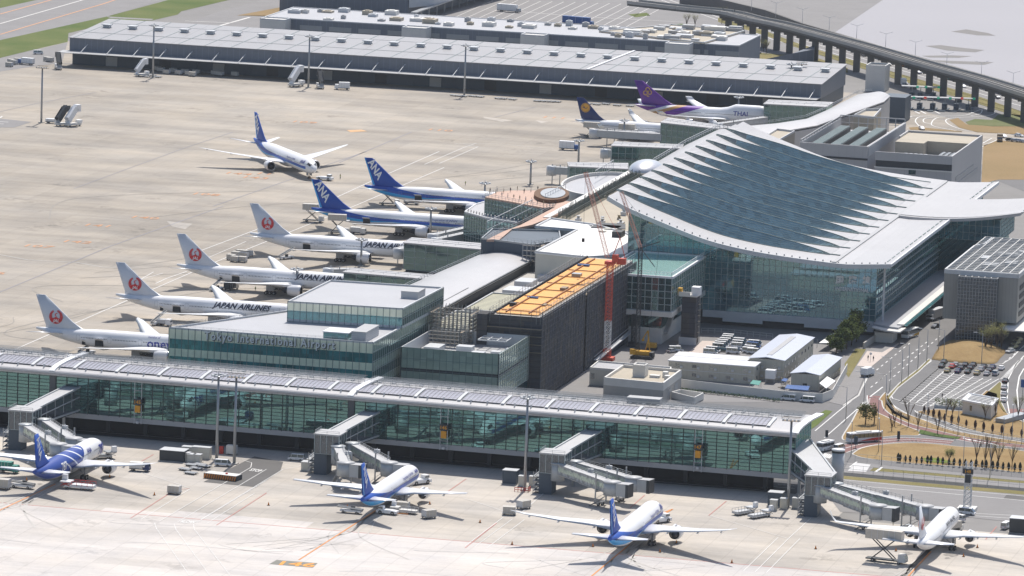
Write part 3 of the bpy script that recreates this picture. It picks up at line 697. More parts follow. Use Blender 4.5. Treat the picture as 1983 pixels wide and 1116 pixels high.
SPEC={
 '777':dict(L=73.1,R=3.1,zc=5.25,wing=[(-24.5,16.5,2.2,3.6,.055),(-30.6,9.6,9.6,4.5,.05),(-39,5.4,20.5,5.9,.045),(-46.3,2.6,30.4,7.3,.04),(-48.6,.6,32.4,7.6,.04)],
   stab=[(-62.5,7.6,1.0,6.3,.05),(-71.0,2.6,10.7,7.8,.04)],fin=[(-52.5,16,7.4,.02),(-57.3,12.4,8.2,.045),(-60.6,9.9,10.2,.045),(-70.2,3.3,18.5,.04)],
   eng=[(9.6,-24.6,2.75,1.95,7.0)],ng=-5.9,mg=(-37.0,5.5),mw=3,wr=.66,win=(5.75,[(8,16),(18,35.5),(37.5,46),(48,57)]),doors=(7,17,36.5,47,58)),
 '787':dict(L=56.7,R=2.9,zc=4.85,wing=[(-18,14,2.2,3.5,.055),(-23.4,8.4,8.6,4.6,.05),(-31,4.9,18.5,6.2,.045),(-37.3,2.4,26.4,7.9,.04),(-40.5,.5,30.05,9.0,.04)],
   stab=[(-47.0,6.6,1.0,5.9,.05),(-54.2,2.3,9.9,7.2,.04)],fin=[(-40,13,6.9,.02),(-44,10.3,7.7,.045),(-46.6,8.6,9.2,.045),(-53.2,3.4,16.9,.04)],
   eng=[(9.7,-18.8,2.5,1.75,5.6)],ng=-5,mg=(-27.6,4.9),mw=2,wr=.66,win=(5.4,[(8,13.5),(16,27),(30,38),(40,46)]),doors=(6.5,14.7,28.5,47)),
 '767':dict(L=53.7,R=2.55,zc=4.55,wing=[(-17.5,12.8,2.0,3.2,.055),(-22.6,7.6,7.6,4.1,.05),(-28.4,4.6,15.5,5.2,.045),(-33.9,2.3,23.8,6.5,.04)],
   stab=[(-44.5,6.3,.9,5.5,.05),(-52.3,2.2,9.3,6.8,.04)],fin=[(-38.5,12,6.4,.02),(-42,10,7.2,.045),(-44.6,8.3,8.8,.045),(-51.4,3.1,15.8,.04)],
   eng=[(7.9,-17.3,2.3,1.38,5.6)],ng=-5.2,mg=(-27.6,4.65),mw=2,wr=.58,win=(5.0,[(7.5,15),(17,31),(33,44)]),doors=(6.3,16,32,45)),
 '747':dict(L=68.6,R=3.25,zc=5.6,wing=[(-20.5,16.5,2.3,3.6,.06),(-28,11.5,10,4.6,.05),(-38,7.2,21,6.2,.045),(-46.3,4.0,30.4,7.7,.04),(-48.3,3.2,31.6,9.4,.035,-1.0)],
   stab=[(-57.8,9,1.1,7.6,.05),(-67.5,2.8,11,9.2,.04)],fin=[(-46,19,8.2,.02),(-50.8,15,9.1,.045),(-54.2,11.9,11,.045),(-65.5,4.2,19.4,.04)],
   eng=[(11.7,-26.5,2.7,1.35,5.5),(21.0,-36,3.9,1.35,5.5)],ng=-7.5,mg=(-33,5),mw=4,wr=.62,win=(6.2,[(8,17),(19,34),(36,57)]),doors=(7,18,35,58)),
 '340':dict(L=62.8,R=2.82,zc=4.9,wing=[(-22,11.8,2.1,3.5,.055),(-27.4,7.9,9.2,4.4,.05),(-35,5.2,19,5.8,.045),(-41.9,2.7,29.2,7.5,.04),(-44.0,1.6,30.1,9.6,.035,-1.1)],
   stab=[(-53,6.4,.9,6.0,.05),(-60.6,2.4,9.7,7.2,.04)],fin=[(-46,13,7.1,.02),(-49.4,10.6,7.8,.045),(-51.8,8.8,9.4,.045),(-59.3,3.4,17.2,.04)],
   eng=[(9.2,-24,2.6,1.2,5),(19.6,-32,3.5,1.2,5)],ng=-6.6,mg=(-32.5,5.3),mw=2,wr=.6,win=(5.4,[(8,18),(20,32),(34,50)]),doors=(7,19,33,52)),
}
HUMP=[0]
def side_y(x,z,L,Rr,zc):   # half-width of the fuselage barrel at height z
    Lt=L*.33; r,c=Rr,zc
    if -x>L-Lt: s=(-x-(L-Lt))/Lt; r=Rr*(1-.88*s**1.55); c=zc+(Rr*.98-r)*.80*s**.55
    Ln=Rr*2.7
    if -x<Ln: t=-x/Ln; r=Rr*math.sqrt(max(.01,1-(1-t)**2))**1.15; c=zc-.30*Rr*(1-t)**1.6
    if HUMP[0] and z>c and 6<-x<28: h=2.1*(1-max(0,min(1,(-x-20)/8))); return max(.05,r*math.sqrt(max(.01,1-((z-c)/(r+h))**2)))
    d=r*r-(z-c)**2
    return math.sqrt(max(d,.05))
def airliner(tp,livery,loc,rz,label,group,scale=1.,tx=-28.5,cargo_doors=()):
    s=SPEC[tp]; L,Rr,zc=s['L'],s['R'],s['zc']; HUMP[0]=tp=='747'
    t=thing('airliner',label,'airplane',loc,rz,group,scale)
    fm_key=('fus',tp,livery)
    kinds={'ana':'blueband','ana787':'blue787','jal':'white','thai':'purple','lh':'white','one':'white'}
    if fm_key not in M: M[fm_key]=fus_mat('airliner skin '+tp+livery,L,Rr,zc,kinds[livery],*s['win'],s['doors'])
    mb=MB(); mb.loft(fus_rings(L,Rr,zc,36,2.1 if tp=='747' else 0,1.06 if tp=='767' else 1.0),True,True,True)
    mb.build('fuselage',M[fm_key],t)
    mb=MB(); x0=s['wing'][0][0]
    rings=[]
    for k in range(9):
        q_=k/8; xx=x0+3-(s['wing'][0][1]+6)*q_; b_=math.sin(PI*q_)**.6 if 0<q_<1 else .02
        rings.append([(xx,math.cos(a)*Rr*.98*b_,zc-Rr*.42+math.sin(a)*Rr*.78*b_*(1 if math.sin(a)<0 else .3)) for a in [2*PI*j/14 for j in range(14)]])
    mb.loft(rings); mb.build('wing_fairing',M['nacelle'],t)
    for side in (1,-1):
        mb=MB(); wl=list(s['wing'])
        if livery=='jal' and tp=='767': wl=wl+[(-35.0,1.9,24.9,6.9,.04,-.5),(-36.2,1.3,25.7,8.2,.04,-1.1),(-37.6,.6,26.1,10.0,.04,-1.25)]
        surf(mb,wl,side)
        for fy in (.28,.5,.72):        # flap track fairings
            i=fy*len(wl); j=int(fy*(len(s['wing'])-1)); f=fy*(len(s['wing'])-1)-j; A_,B_=s['wing'][j],s['wing'][j+1]
            xle=A_[0]+(B_[0]-A_[0])*f; ch=A_[1]+(B_[1]-A_[1])*f; yy=(A_[2]+(B_[2]-A_[2])*f)*side; zz=A_[3]+(B_[3]-A_[3])*f
            mb.tube([(xle-ch*.45,yy,zz-.25),(xle-ch*.8,yy,zz-.45),(xle-ch*1.18,yy,zz-.2)],[.1,.3,.06],6)
        mb.build('wing',M['wing'],t)
        mb=MB(); surf(mb,s['stab'],side); mb.build('tailplane',M['jetwhite'],t)
        for ey,ex,ez,er,el in s['eng']:
            y=ey*side; mb=MB()
            mb.lathe([(er*.86,0),(er*.96,.08),(er,.5),(er*1.03,el*-.0+1.2),(er*1.0,el*.45),(er*.86,el*.68),(er*.80,el*.70)][:1]+[(er*.97,-.12),(er*1.02,-.7),(er*1.03,-1.5),(er*.98,-el*.45),(er*.82,-el*.68)],18,(ex,y,ez),'x')
            e=mb.build('engine',M['nacelle'],t)
            mb=MB(); mb.k=0; mb.lathe([(er*.84,.03),(er*.30,-.0+.03),(.03,.45)],16,(ex,y,ez),'x'); mb.lathe([(er*.60,-el*.66),(er*.52,-el*.85),(er*.28,-el*.98),(.05,-el*1.08)],12,(ex,y,ez),'x'); mb.lathe([(er*.80,-el*.685),(er*.55,-el*.69)],16,(ex,y,ez),'x')
            mb.build('fan',M['inlet'],e)
            mb=MB(); mb.lathe([(er*.84,.02),(er*.90,.13),(er*.97,.02),(er*.98,-.2)],18,(ex,y,ez),'x'); mb.build('intake_lip',M['lip'],e)
            # pylon
            j=0
            while j<len(s['wing'])-2 and s['wing'][j+1][2]<ey: j+=1
            A_,B_=s['wing'][j],s['wing'][j+1]; f=(ey-A_[2])/(B_[2]-A_[2]); xle=A_[0]+(B_[0]-A_[0])*f; zz=A_[3]+(B_[3]-A_[3])*f; ch=A_[1]+(B_[1]-A_[1])*f
            mb=MB(); rings=[[(xx,y+w_,zlo),(xx,y-w_,zlo),(xx,y-w_,zhi),(xx,y+w_,zhi)] for xx,w_,zlo,zhi in ((ex-1.2,.12,ez+er*.8,ez+er*1.08),(ex-el*.45,.28,ez+er*.5,zz+.15),(xle-ch*.25,.25,zz-.6,zz+.1),(xle-ch*.6,.08,zz-.4,zz))]
            mb.loft(rings,True,True,False); mb.build('pylon',M['nacelle'],t)
        mx,my=s['mg']; g=MB(); g.tube([(mx,my*side,s['wr']),(mx+.1,my*side*1.02,zc-Rr*.5)],.24,8); g.bar((mx-1.6,my*side,s['wr']+.05),(mx+1.6,my*side,s['wr']+.05),.3); g.bar((mx+.2,my*side*.6,zc-Rr*.7),(mx,my*side,1.6),.14)
        g.box(mx-1.4,mx+1.4,my*side*1.12-.05,my*side*1.12+.05,1.5,zc-Rr*.62)
        go=g.build('main_landing_gear',M['gear'],t)
        for k in range(s['mw']):
            xx=mx+(k-(s['mw']-1)/2)*1.45
            for dy in (-.62,.62):
                q_=MB(); wheel_mb(q_,xx,my*side+dy,s['wr'],s['wr'],.45); q_.build('wheel',[M['black'],M['wheelrim']],go)
    g=MB(); g.tube([(s['ng'],0,.5),(s['ng']-.15,0,zc-Rr*.7)],.16,8); g.bar((s['ng'],-.5,.5),(s['ng'],.5,.5),.15); g.box(s['ng']-1.2,s['ng']+1,.75,.80,1.3,zc-Rr*.78); g.box(s['ng']-1.2,s['ng']+1,-.80,-.75,1.3,zc-Rr*.78)
    go=g.build('nose_landing_gear',M['gear'],t)
    for dy in (-.38,.38): q_=MB(); wheel_mb(q_,s['ng'],dy,.5,.5,.34); q_.build('wheel',[M['black'],M['wheelrim']],go)
    # fin and markings
    F_=s['fin']; mb=MB(); vfin(mb,F_)
    fm={'ana':'finblue','ana787':'finblue','jal':'finwhite','one':'finwhite','thai':'finpurple','lh':'findark'}[livery]
    fin=mb.build('tail_fin',M[fm],t)
    (xr,cr,zr,_),(xt,ct,zt,_)=F_[2],F_[3]
    def yfin(x,z):
        f=max(0,min(1,(z-zr)/(zt-zr))); ch=cr+(ct-cr)*f; return .046*ch*1.0+.03
    mid=lambda f,c:(xr+(xt-xr)*f-(cr+(ct-cr)*f)*c, zr+(zt-zr)*f)
    if livery in('ana','ana787'):
        if livery=='ana':
            mb=MB()
            for sd in (1,-1):
                pts=[(F_[1][0]-F_[1][1]*.93,F_[1][2]-.2),(F_[1][0]-F_[1][1]*1.0,F_[1][2]-.2),(xt-ct*1.0,zt),(xt-ct*.9,zt)]
                mb.face([(p[0],sd*(yfin(*p)*.4+.06),p[1]) for p in pts])
            mb.build('trailing_edge_stripe',M['sky_blue'],fin)
        mb=MB()
        p0=mid(.93,.42); p1=mid(-.02,.55); ang=math.atan2(p1[1]-p0[1],p1[0]-p0[0])
        Lf=math.hypot(p1[0]-p0[0],p1[1]-p0[1])
        for sd in (1,-1):
            vs,fs=text2d('ANA',1,-.28,.03,1.04); w_=max(v.x for v in vs); h_=max(v.y for v in vs); b=len(mb.v); sz=Lf*.86/w_
            for v in vs:
                u=(v.x-w_/2)*sz; q_=(v.y-h_/2)*sz*1.12
                if sd<0: dx,dz=u*math.cos(ang)-q_*math.sin(ang),u*math.sin(ang)+q_*math.cos(ang)
                else:
                    a2=PI-ang; a2=math.atan2(p1[1]-p0[1],-(p1[0]-p0[0])); dx,dz=-(u*math.cos(a2)-q_*math.sin(a2)),u*math.sin(a2)+q_*math.cos(a2)
                cx,cz=(p0[0]+p1[0])/2,(p0[1]+p1[1])/2; X,Z_=cx+dx,cz+dz; mb.v.append((X,sd*(yfin(X,Z_)+.03),Z_))
            for f in fs: mb.fi([b+i for i in f])
        mb.build('fin_lettering',M['white'],fin)
    def disc(mb,cx,cz,r0,r1,a0,a1,n,sd,dy):
        for k in range(n):
            A=a0+(a1-a0)*k/n; B=a0+(a1-a0)*(k+1)/n
            mb.face([(cx+r0*math.cos(A),sd*dy,cz+r0*math.sin(A)),(cx+r1*math.cos(A),sd*dy,cz+r1*math.sin(A)),(cx+r1*math.cos(B),sd*dy,cz+r1*math.sin(B)),(cx+r0*math.cos(B),sd*dy,cz+r0*math.sin(B))])
    if livery in('jal','one'):
        f0=.16 if tp=='777' else .30; cx,cz=mid(f0,.47); rr=2.35 if tp=='777' else 1.8; dy=yfin(cx,cz-rr)+.05
        red=MB(); wh=MB()
        for sd in (1,-1):
            for k in range(30):              # two raised wings: an open crescent split into feathers
                a=R(-90)+2*PI*k/30; top=max(0,math.sin(a)); inner=rr*(.55+.20*top)
                if abs(a-R(90))<R(13): continue
                disc(red,cx,cz,inner,rr,a+R(.8),a+R(11.2),1,sd,dy)
            disc(red,cx,cz-rr*.10,0,rr*.42,R(200),R(340),8,sd,dy+.01)          # body
            # neck and head
            nk=[(.0,-.25),(.12,.0),(-.06,.26),(.04,.42),(.30,.48),(.04,.54),(-.14,.42),(-.18,.24),(.0,-.02),(-.14,-.25)]
            red.face([(cx+a*rr,sd*(dy+.02),cz+b*rr) for a,b in nk])
            disc(red,cx,cz,0,rr*.93,R(205),R(335),10,sd,dy+.03)
            add_text(wh,'JAL',lambda x,y:(cx+(x if sd<0 else -x),sd*(dy+.10),cz-rr*.60+y),rr*.62,.3,.03,1.,True)
        red.build('crane_emblem',M['jalred'],fin); wh.build('fin_lettering',M['white'],fin)
    if livery=='lh':
        cx,cz=mid(.42,.5); rr=2.15; dy=yfin(cx,cz)+.05; y_=MB(); d_=MB()
        for sd in (1,-1):
            disc(y_,cx,cz,0,rr,0,2*PI,24,sd,dy); disc(d_,cx,cz,rr*.82,rr*.88,0,2*PI,24,sd,dy+.02)
            d_.face([(cx+a*rr,sd*(dy+.03),cz+b*rr) for a,b in ((-.75,.12),(-.2,.02),(.1,-.12),(.62,.30),(.2,-.22),(-.15,-.14),(-.55,-.02))])
            d_.face([(cx+a*rr,sd*(dy+.03),cz+b*rr) for a,b in ((-.15,.02),(-.40,.45),(-.48,.42),(-.35,.0))])
        y_.build('crane_emblem',M['gold_logo'],fin); d_.build('emblem_lines',M['findark'],fin)
    if livery=='thai':
        cx,cz=mid(.36,.5); dy=yfin(cx,cz)+.06; g_=MB()
        for sd in (1,-1):
            for (ox,oz,r_) in ((-1.0,-.3,1.25),(1.0,.0,1.2),(0,1.35,1.2)):
                disc(g_,cx+ox,cz+oz,r_*.55,r_,0,2*PI,16,sd,dy)
            disc(g_,cx,cz+.2,0,.6,0,2*PI,10,sd,dy+.02)
            disc(g_,cx+.3,cz-1.4,.2,.8,R(180),R(330),8,sd,dy)
        g_.build('fin_emblem',M['goldthai'],fin)
    def ftext(txt,x0,z0,size,m,shear=0,bold=.02,name='lettering',sp=1.,sides=(-1,1),wx=1.):
        mb=MB()
        for sd in sides:
            vs,fs=text2d(txt,size,shear,bold,sp,8); b=len(mb.v); W_=max(v.x for v in vs)*wx
            for v in vs:
                X=x0+v.x*wx if sd<0 else x0+W_-v.x*wx
                Z_=z0+v.y; Y=side_y(X,Z_,L,Rr,zc)
                mb.v.append((X,sd*(Y+.07),Z_))
            for f in fs: mb.fi([b+i for i in f])
        mb.build(name,m,t)
    if livery=='jal' and tp=='777': ftext('JAPAN AIRLINES',tx,6.0,2.35,M['letter'],.35,.085,sp=1.03,wx=1.14)
    if livery=='jal' and tp=='767': ftext('JAPAN AIRLINES',-24.5,5.35,1.75,M['letter'],.35,.03,sp=1.0,wx=1.0)
    if livery=='one': ftext('oneworld',-34.2,4.1,4.3,M['letterblue'],0,.07); ftext('member of',-34,7.2,.9,M['letterblue'],0,0,name='small_lettering')
    if livery=='ana' and tp!='787': ftext('ANA',-9.4 if tp=='777' else -8.6,zc+.9,1.9 if tp=='777' else 1.6,M['letterblue'],.3,.04); ftext('Inspiration of JAPAN',-25 if tp=='777' else -20,zc+1.0,1.15,M['letterblue'],.0,.0,name='small_lettering')
    if livery=='ana' and tp=='787': ftext('ANA',-8.8,zc+.8,1.9,M['letterblue'],.3,.04); ftext('Inspiration of JAPAN',-20,zc+.8,1.1,M['letterblue'],.0,.0,name='small_lettering')
    if livery=='ana787': ftext('787',-9.8,zc-1.3,3.9,M['letterblue'],.3,.08,wx=.92); ftext('ANA',-19,zc+.7,1.7,M['letterblue'],.3,.03,name='small_lettering'); ftext('787',-41,zc-.4,3.0,M['white'],.3,.04,name='rear_lettering',wx=.9)
    if livery=='thai': ftext('THAI',-20.5,zc+.35,2.9,M['letterblue'],0,.05,wx=1.1)
    if cargo_doors:
        for (xd,wd,hd) in cargo_doors:
            mb=MB(); z0=zc-Rr*.62
            y0=side_y(xd,z0+hd*.6,L,Rr,zc)
            mb.box(xd-wd/2,xd+wd/2,-(y0+.12),-(y0-.5),z0,z0+hd); o=mb.build('cargo_hold_opening',M['inlet'],t)
            mb=MB(); mb.bar((xd,-(y0+.1),z0+hd+.1),(xd,-(y0+1.7),z0+hd+.75),wd,.12); mb.build('cargo_door',M['jetwhite'],t)
    return t
JG='airliners parked nose-in at the gates'
cd7=((-50.5,2.8,1.9),(-56.0,1.1,1.3))
def nose(pA): return pA
airliner('777','one',(-80.8,-23.4,0),0,'white airliner with large blue "one" lettering behind the glass airport office, nearest red-crane tail',JG,1,cargo_doors=((-50.5,2.8,1.9),(-56.0,1.1,1.3)))
airliner('777','jal',(-78.7,53.4,0),0,'white airliner with red crane tail, second in the row, beside the office roof',JG,1,-37.6,cargo_doors=((-50.5,2.8,1.9),(-56.0,1.1,1.3)))
airliner('777','jal',(-79.9,125.6,0),0,'white airliner with red crane tail, third in the row, low glass corridor at nose',JG,1,cargo_doors=((-50.5,2.8,1.9),(-56.0,1.1,1.3)))
airliner('777','jal',(-78.5,209.5,0),0,'white airliner with red crane tail, fourth in the row, next to a blue-tailed jet',JG,1,cargo_doors=((-50.5,2.8,1.9),))
airliner('777','ana',(-76.0,281.6,0),0,'blue-tailed ANA airliner with blue side stripe, nearer of the two docked by the observation deck',JG,1,cargo_doors=((-50.5,2.8,1.9),))
airliner('777','ana',(-74.5,350.5,0),0,'blue-tailed ANA airliner with blue side stripe, farther of the two docked by the observation deck',JG,1,cargo_doors=((-50.5,2.8,1.9),))
airliner('777','ana',(-184,405.7,0),R(-53.8),'blue-tailed airliner on the open apron towed by a white tug',None,1.0)
airliner('340','lh',(-63,598,0),0,'white airliner with dark blue tail and yellow crane disc at far gate',JG,.95)
airliner('747','thai',(-46,657.5,0),0,'white jumbo airliner with purple tail and THAI lettering at the farthest gate',JG,.93)
airliner('787','ana787',(-74.0,-198.5,0),R(90),'airliner with dark blue rear body and 787 lettering at the left front stand',JG,1.05)
airliner('767','ana',(22.3,-199.5,0),R(90),'small blue-tailed airliner on the front stand above the painted number 146',JG,1.07)
airliner('787','ana',(100.2,-225,0),R(90),'blue-tailed airliner with curved wings at the front stand right of centre',JG,1.065)
airliner('767','jal',(180.0,-197.5,0),R(90),'white winglet airliner with red crane tail at the lower right stand',JG,1.07)
# ================================================================ BUILDINGS
M['roofgrey']=mat('grey roof sheet',(.40,.40,.415),.5,var=.1,vs=.1,spec=.4)
M['roofwhite']=mat('white roof sheet',(.45,.44,.44),.45,var=.12,vs=.05,stripe=(0,3.0,.05,.10))
M['roofmetal']=mat('silver roof sheet',(.45,.44,.44),.4,.2,var=.10,vs=.06,stripe=('xy',1.6,.06,.12))
M['membrane']=mat('white membrane',(.80,.79,.77),.6,var=.05,vs=.08)
M['pglass']=glass('pier glass',(.005,.055,.058),.24,(.36,.70,.69),panes=(3.35,1.05),trans=.5,rough=.012,var=.7,wob=.003)
M['tglass']=glass('terminal glass',(.025,.115,.15),.20,(.42,.68,.76),panes=(4.2,2.1),rough=.012,var=.6,wob=.004)
M['tglass2']=glass('skylight glass',(.185,.30,.34),.03,(.40,.65,.75),panes=(2.6,1.2),rough=.12,var=.5,wob=.01)
M['dkglass']=glass('dark curtain glass',(.012,.052,.06),.15,(.44,.70,.70),panes=(2.0,2.0),rough=.02,var=.8,wob=.006)
M['spandrel']=glass('pale spandrel glass',(.84,.86,.68),.20,(.95,1,.85),panes=(2.1,9),rough=.30,var=.12,wob=.0)
M['band']=glass('teal window band',(.04,.19,.21),.20,(.5,.85,.88),panes=(2.1,3),rough=.02,var=.7,wob=.012)
M['grglass']=glass('green grey glass',(.38,.46,.39),.14,(.8,.95,.85),panes=(2.1,1.3),rough=.08,var=.25,wob=.01)
M['mull']=mat('mullion',(.16,.22,.22),.5,var=.1)
M['mulld']=mat('dark mullion',(.05,.075,.075),.5,var=.1)
M['mullw']=mat('pale mullion',(.42,.47,.46),.5,var=.1)
M['brace']=mat('pale green brace',(.60,.75,.62),.5,var=.1)
M['pv']=mat('solar sheet',(.32,.31,.345),.3,.1,var=.2,vs=.3,spec=.8,stripe=(0,.62,.14,-.55))
M['pvframe']=mat('solar frame',(.28,.28,.29),.5,var=.1)
M['floor']=mat('hall floor',(.18,.22,.20),.5,var=.2,vs=.3)
M['soffit']=mat('soffit',(.10,.11,.115),.6,var=.15)
M['sign_amber']=mat('sign amber',(.75,.33,.02),.5,var=.05)
# ---------- the long pier in front
PU0,PU1=-175.0,128.0; PF=lambda u:-160.0-(u+120)/248*8.2    # facade line drifts slightly
pier=thing('pier_building','long glazed pier building with curved solar roof running across the lower part of the picture','building',(0,-155,0))
def PV_(u,off=0): return PF(u)+off
ZG0,ZG1=6.6,18.2
# raised hall floor and its deep edge
mb=MB(); 
def slab(mb,u0,u1,f0,f1,z0,z1): mb.prism([(u0,PF(u0)+f0),(u1,PF(u1)+f0),(u1,PF(u1)+f1),(u0,PF(u0)+f1)],z0,z1)
slab(mb,PU0,PU1,.25,22,5.2,6.45); mb.build('hall_floor',M['floor'],pier,True)
mb=MB(); slab(mb,PU0,PU1,-.25,.24,5.0,6.5); mb.build('floor_edge',M['grey'],pier,True)
mb=MB(); slab(mb,PU0,PU1,11,11.4,6.5,9.4); slab(mb,PU0,PU1,17,17.3,6.5,12.0); mb.build('inner_partition',M['soffit'],pier,True)
mb=MB(); slab(mb,PU0,PU1,10,22,11.2,11.6); mb.build('upper_gallery',M['floor'],pier,True)
mb=MB(); slab(mb,PU0,PU1-.2,22,22.25,6.5,19.5); mb.build('rear_glass',M['pglass'],pier,True)
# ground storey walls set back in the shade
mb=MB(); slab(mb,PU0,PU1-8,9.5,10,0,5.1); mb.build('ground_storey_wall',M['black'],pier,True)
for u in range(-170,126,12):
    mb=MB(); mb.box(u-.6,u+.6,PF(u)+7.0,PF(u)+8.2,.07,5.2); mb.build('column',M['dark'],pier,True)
# front glazing in bays; the frames stand proud
JO=[-101.5,-7.2]
bays=[PU0]+JO+[PU1]
for a,b in zip(bays[:-1],bays[1:]):
    mb=MB(); a2=a+(1.0 if a!=PU0 else 0); b2=b-(1.0 if b!=PU1 else 0); slab(mb,a2,b2,-.06,.0,ZG0,ZG1); mb.build('window_wall',M['pglass'],pier,True)
    mb=MB(); n=int((b2-a2)/3.35)
    for k in range(n+1): u=a2+(b2-a2)*k/n; mb.box(u-.08,u+.08,PF(u)-.34,PF(u)-.07,ZG0-.3,ZG1)
    mb.build('upright_mullions',M['mulld'],pier,True)['kind']='stuff'
    mb=MB()
    for k in range(1,11): z=ZG0+(ZG1-ZG0)*k/11; mb.bar((a2,PF(a2)-.22,z),(b2,PF(b2)-.22,z),.22,.09)
    mb.build('glazing_rails',M['mulld'],pier,True)['kind']='stuff'
    # bracing frames seen through the glass
    mb=MB(); n=int((b2-a2)/13.4)
    for k in range(n):
        u=a2+6+(b2-a2)*k/n; y=PF(u)+1.5
        for du in (0,1.1): mb.bar((u+du,y,6.5),(u+du,y,18),.30)
        mb.bar((u,y,9),(u-5,y,6.6),.24); mb.bar((u+1.1,y,9),(u+6,y,6.6),.24)
        for z in (8,10,12,14,16): mb.bar((u,y,z),(u+1.1,y,z),.15)
        if k%3==1: mb.bar((u+1.1,y,16),(u+7,y,10),.14)
    mb.build('inner_bracing',M['brace'],pier,True)['kind']='stuff'
for u in JO: 
    mb=MB(); mb.box(u-.9,u+.9,PF(u)-.5,PF(u)+.6,5,ZG1); mb.build('expansion_joint_panel',M['soffit'],pier,True)
# curved roof
prof=[(-1.6,18.2),(-1.75,18.7),(-1.2,19.1),(0.6,19.5),(3,19.85),(6,20.1),(10,20.3),(15,20.4),(22.5,20.3)]
def roofstrip(mb,u0,u1,dz0=0,dz1=-.5,i0=0,i1=None,inset=0):
    P=prof[i0:i1]; top=[(o,z+dz0) for o,z in P]; bot=[(o,z+dz1) for o,z in P][::-1]
    mb.loft([[(u,PF(u)+o,z) for o,z in top+bot] for u in (u0,u1)],True,True,False)
def pz(o,dz=0):
    for (a,za),(b,zb) in zip(prof[2:-1],prof[3:]):
        if a<=o<=b: return za+(zb-za)*(o-a)/(b-a)+dz
    return prof[-1][1]+dz
mb=MB(); roofstrip(mb,PU0,PU1+.6,0,-.55); mb.build('roof',M['roofwhite'],pier,True)
mb=MB()
for a,b in ((PU0,-101.5),(-101.5,-7.2),(-7.2,PU1)): mb.bar((a,PF(a)-1.78,18.62),(b,PF(b)-1.78,18.62),.12,.5)
mb.build('eaves_gutter',M['lgrey'],pier,True)
# solar fields between white ribs, rib pitch 13.4 m
ribs=[]; u=PU1-8.5
while u>PU0: ribs.append(u); u-=13.42
ribs=sorted(ribs)
for i,u in enumerate(ribs):
    mb=MB(); pts=[(u,PF(u)+o,pz(o,.32)) for o in (1.0,3,6,9,11.5)]
    for p,q_ in zip(pts[:-1],pts[1:]): mb.bar(p,q_,1.0,.34)
    mb.build('roof_rib',M['lgrey'],pier,True)
for i in range(len(ribs)-1):
    a,b=ribs[i]+.9,ribs[i+1]-.9
    mb=MB(); 
    for o0,o1 in ((1.6,3.4),(3.5,6),(6.1,8.6),(8.7,11.4)):
        mb.face([(a,PF(a)+o0,pz(o0,.22)),(b,PF(b)+o0,pz(o0,.22)),(b,PF(b)+o1,pz(o1,.22)),(a,PF(a)+o1,pz(o1,.22))])
    o=mb.build('solar_field',M['pv'],pier,True)
    mb=MB(); n=9
    for k in range(n+1):
        uu=a+(b-a)*k/n
        for o0,o1 in ((1.6,6),(6,11.4)): mb.bar((uu,PF(uu)+o0,pz(o0,.30)),(uu,PF(uu)+o1,pz(o1,.30)),.14,.10)
    for o0 in (1.6,11.4): mb.bar((a,PF(a)+o0,pz(o0,.3)),(b,PF(b)+o0,pz(o0,.3)),.22,.14)
    mb.build('panel_frames',M['pvframe'],o,True)
    for uu in (a+3,a+8):
        mb=MB(); mb.box(uu-.15,uu+.15,PF(uu)+.3,PF(uu)+1.2,pz(.9,0),pz(.9,1.0)); mb.build('snow_guard',M['lgrey'],pier,True)
# slanting white joint covers
for u in JO+[PU1]:
    mb=MB(); prev=None
    for o,z in [(-1.5,18.9),(0,19.6),(3,20.2),(7,20.6),(12,20.9),(22,20.9)]:
        p=(u+(o+1)*.12,PF(u)+o,z)
        if prev: mb.bar(prev,p,1.9 if u!=PU1 else 2.3,.5)
        prev=p
    mb.build('joint_cover',M['white'],pier,True)
# maintenance walkway on the rear of the roof
mb=MB()
for o in (13.2,14.6,16.4,17.8,19.2,20.6):
    for a,b in zip(bays[:-1],bays[1:]):
        for dz in (.5,1.2): mb.bar((a+1,PF(a)+o,20.35+dz),(b-1,PF(b)+o,20.35+dz),.10)
for k in range(150): u=PU0+2*k; mb.bar((u,PF(u)+13.2,20.3),(u,PF(u)+13.2,21.6),.08); mb.bar((u,PF(u)+13.2,20.9),(u,PF(u)+19,20.9),.10)
mb.build('roof_walkway',M['steel'],pier,True)['kind']='stuff'
mb=MB()
for k in range(70): u=PU0+4.3*k; mb.box(u-.5,u+.5,PF(u)+15.5,PF(u)+16.8,20.3,20.8)
mb.build('roof_vents',M['lgrey'],pier,True)['kind']='stuff'
mb=MB(); u=OV(1250,768,-147).x; mb.box(u-5,u+5,-150,-146,20.4,22.2); mb.build('roof_plant_box',M['grey'],pier,True)
# east end wall: glazed, mirrored brown by the lawn, with frames
U=PU1; yA=PF(U)
mb=MB(); endp=[(yA,6.5)]+[(yA+o,z-.6) for o,z in prof[2:]]+[(yA+22.3,6.5)]
mb.face([(U+.01,y,z) for y,z in endp]); mb.build('end_window_wall',M['pglass'],pier,True)
mb=MB()
for k in range(10): y=yA+22.3*k/9; mb.bar((U+.12,y,6.5),(U+.12,y,min(19.6,pz(max(0,y-yA),-.7))),.16)
for k in range(1,7): z=6.5+1.9*k; mb.bar((U+.12,yA,z),(U+.12,yA+22,z),.10)
mb.build('end_mullions',M['mullw'],pier,True)
mb=MB(); mb.box(U-.4,U+.35,yA-.3,yA+22.4,5.0,6.5); mb.build('end_floor_edge',M['concrete'],pier,True)
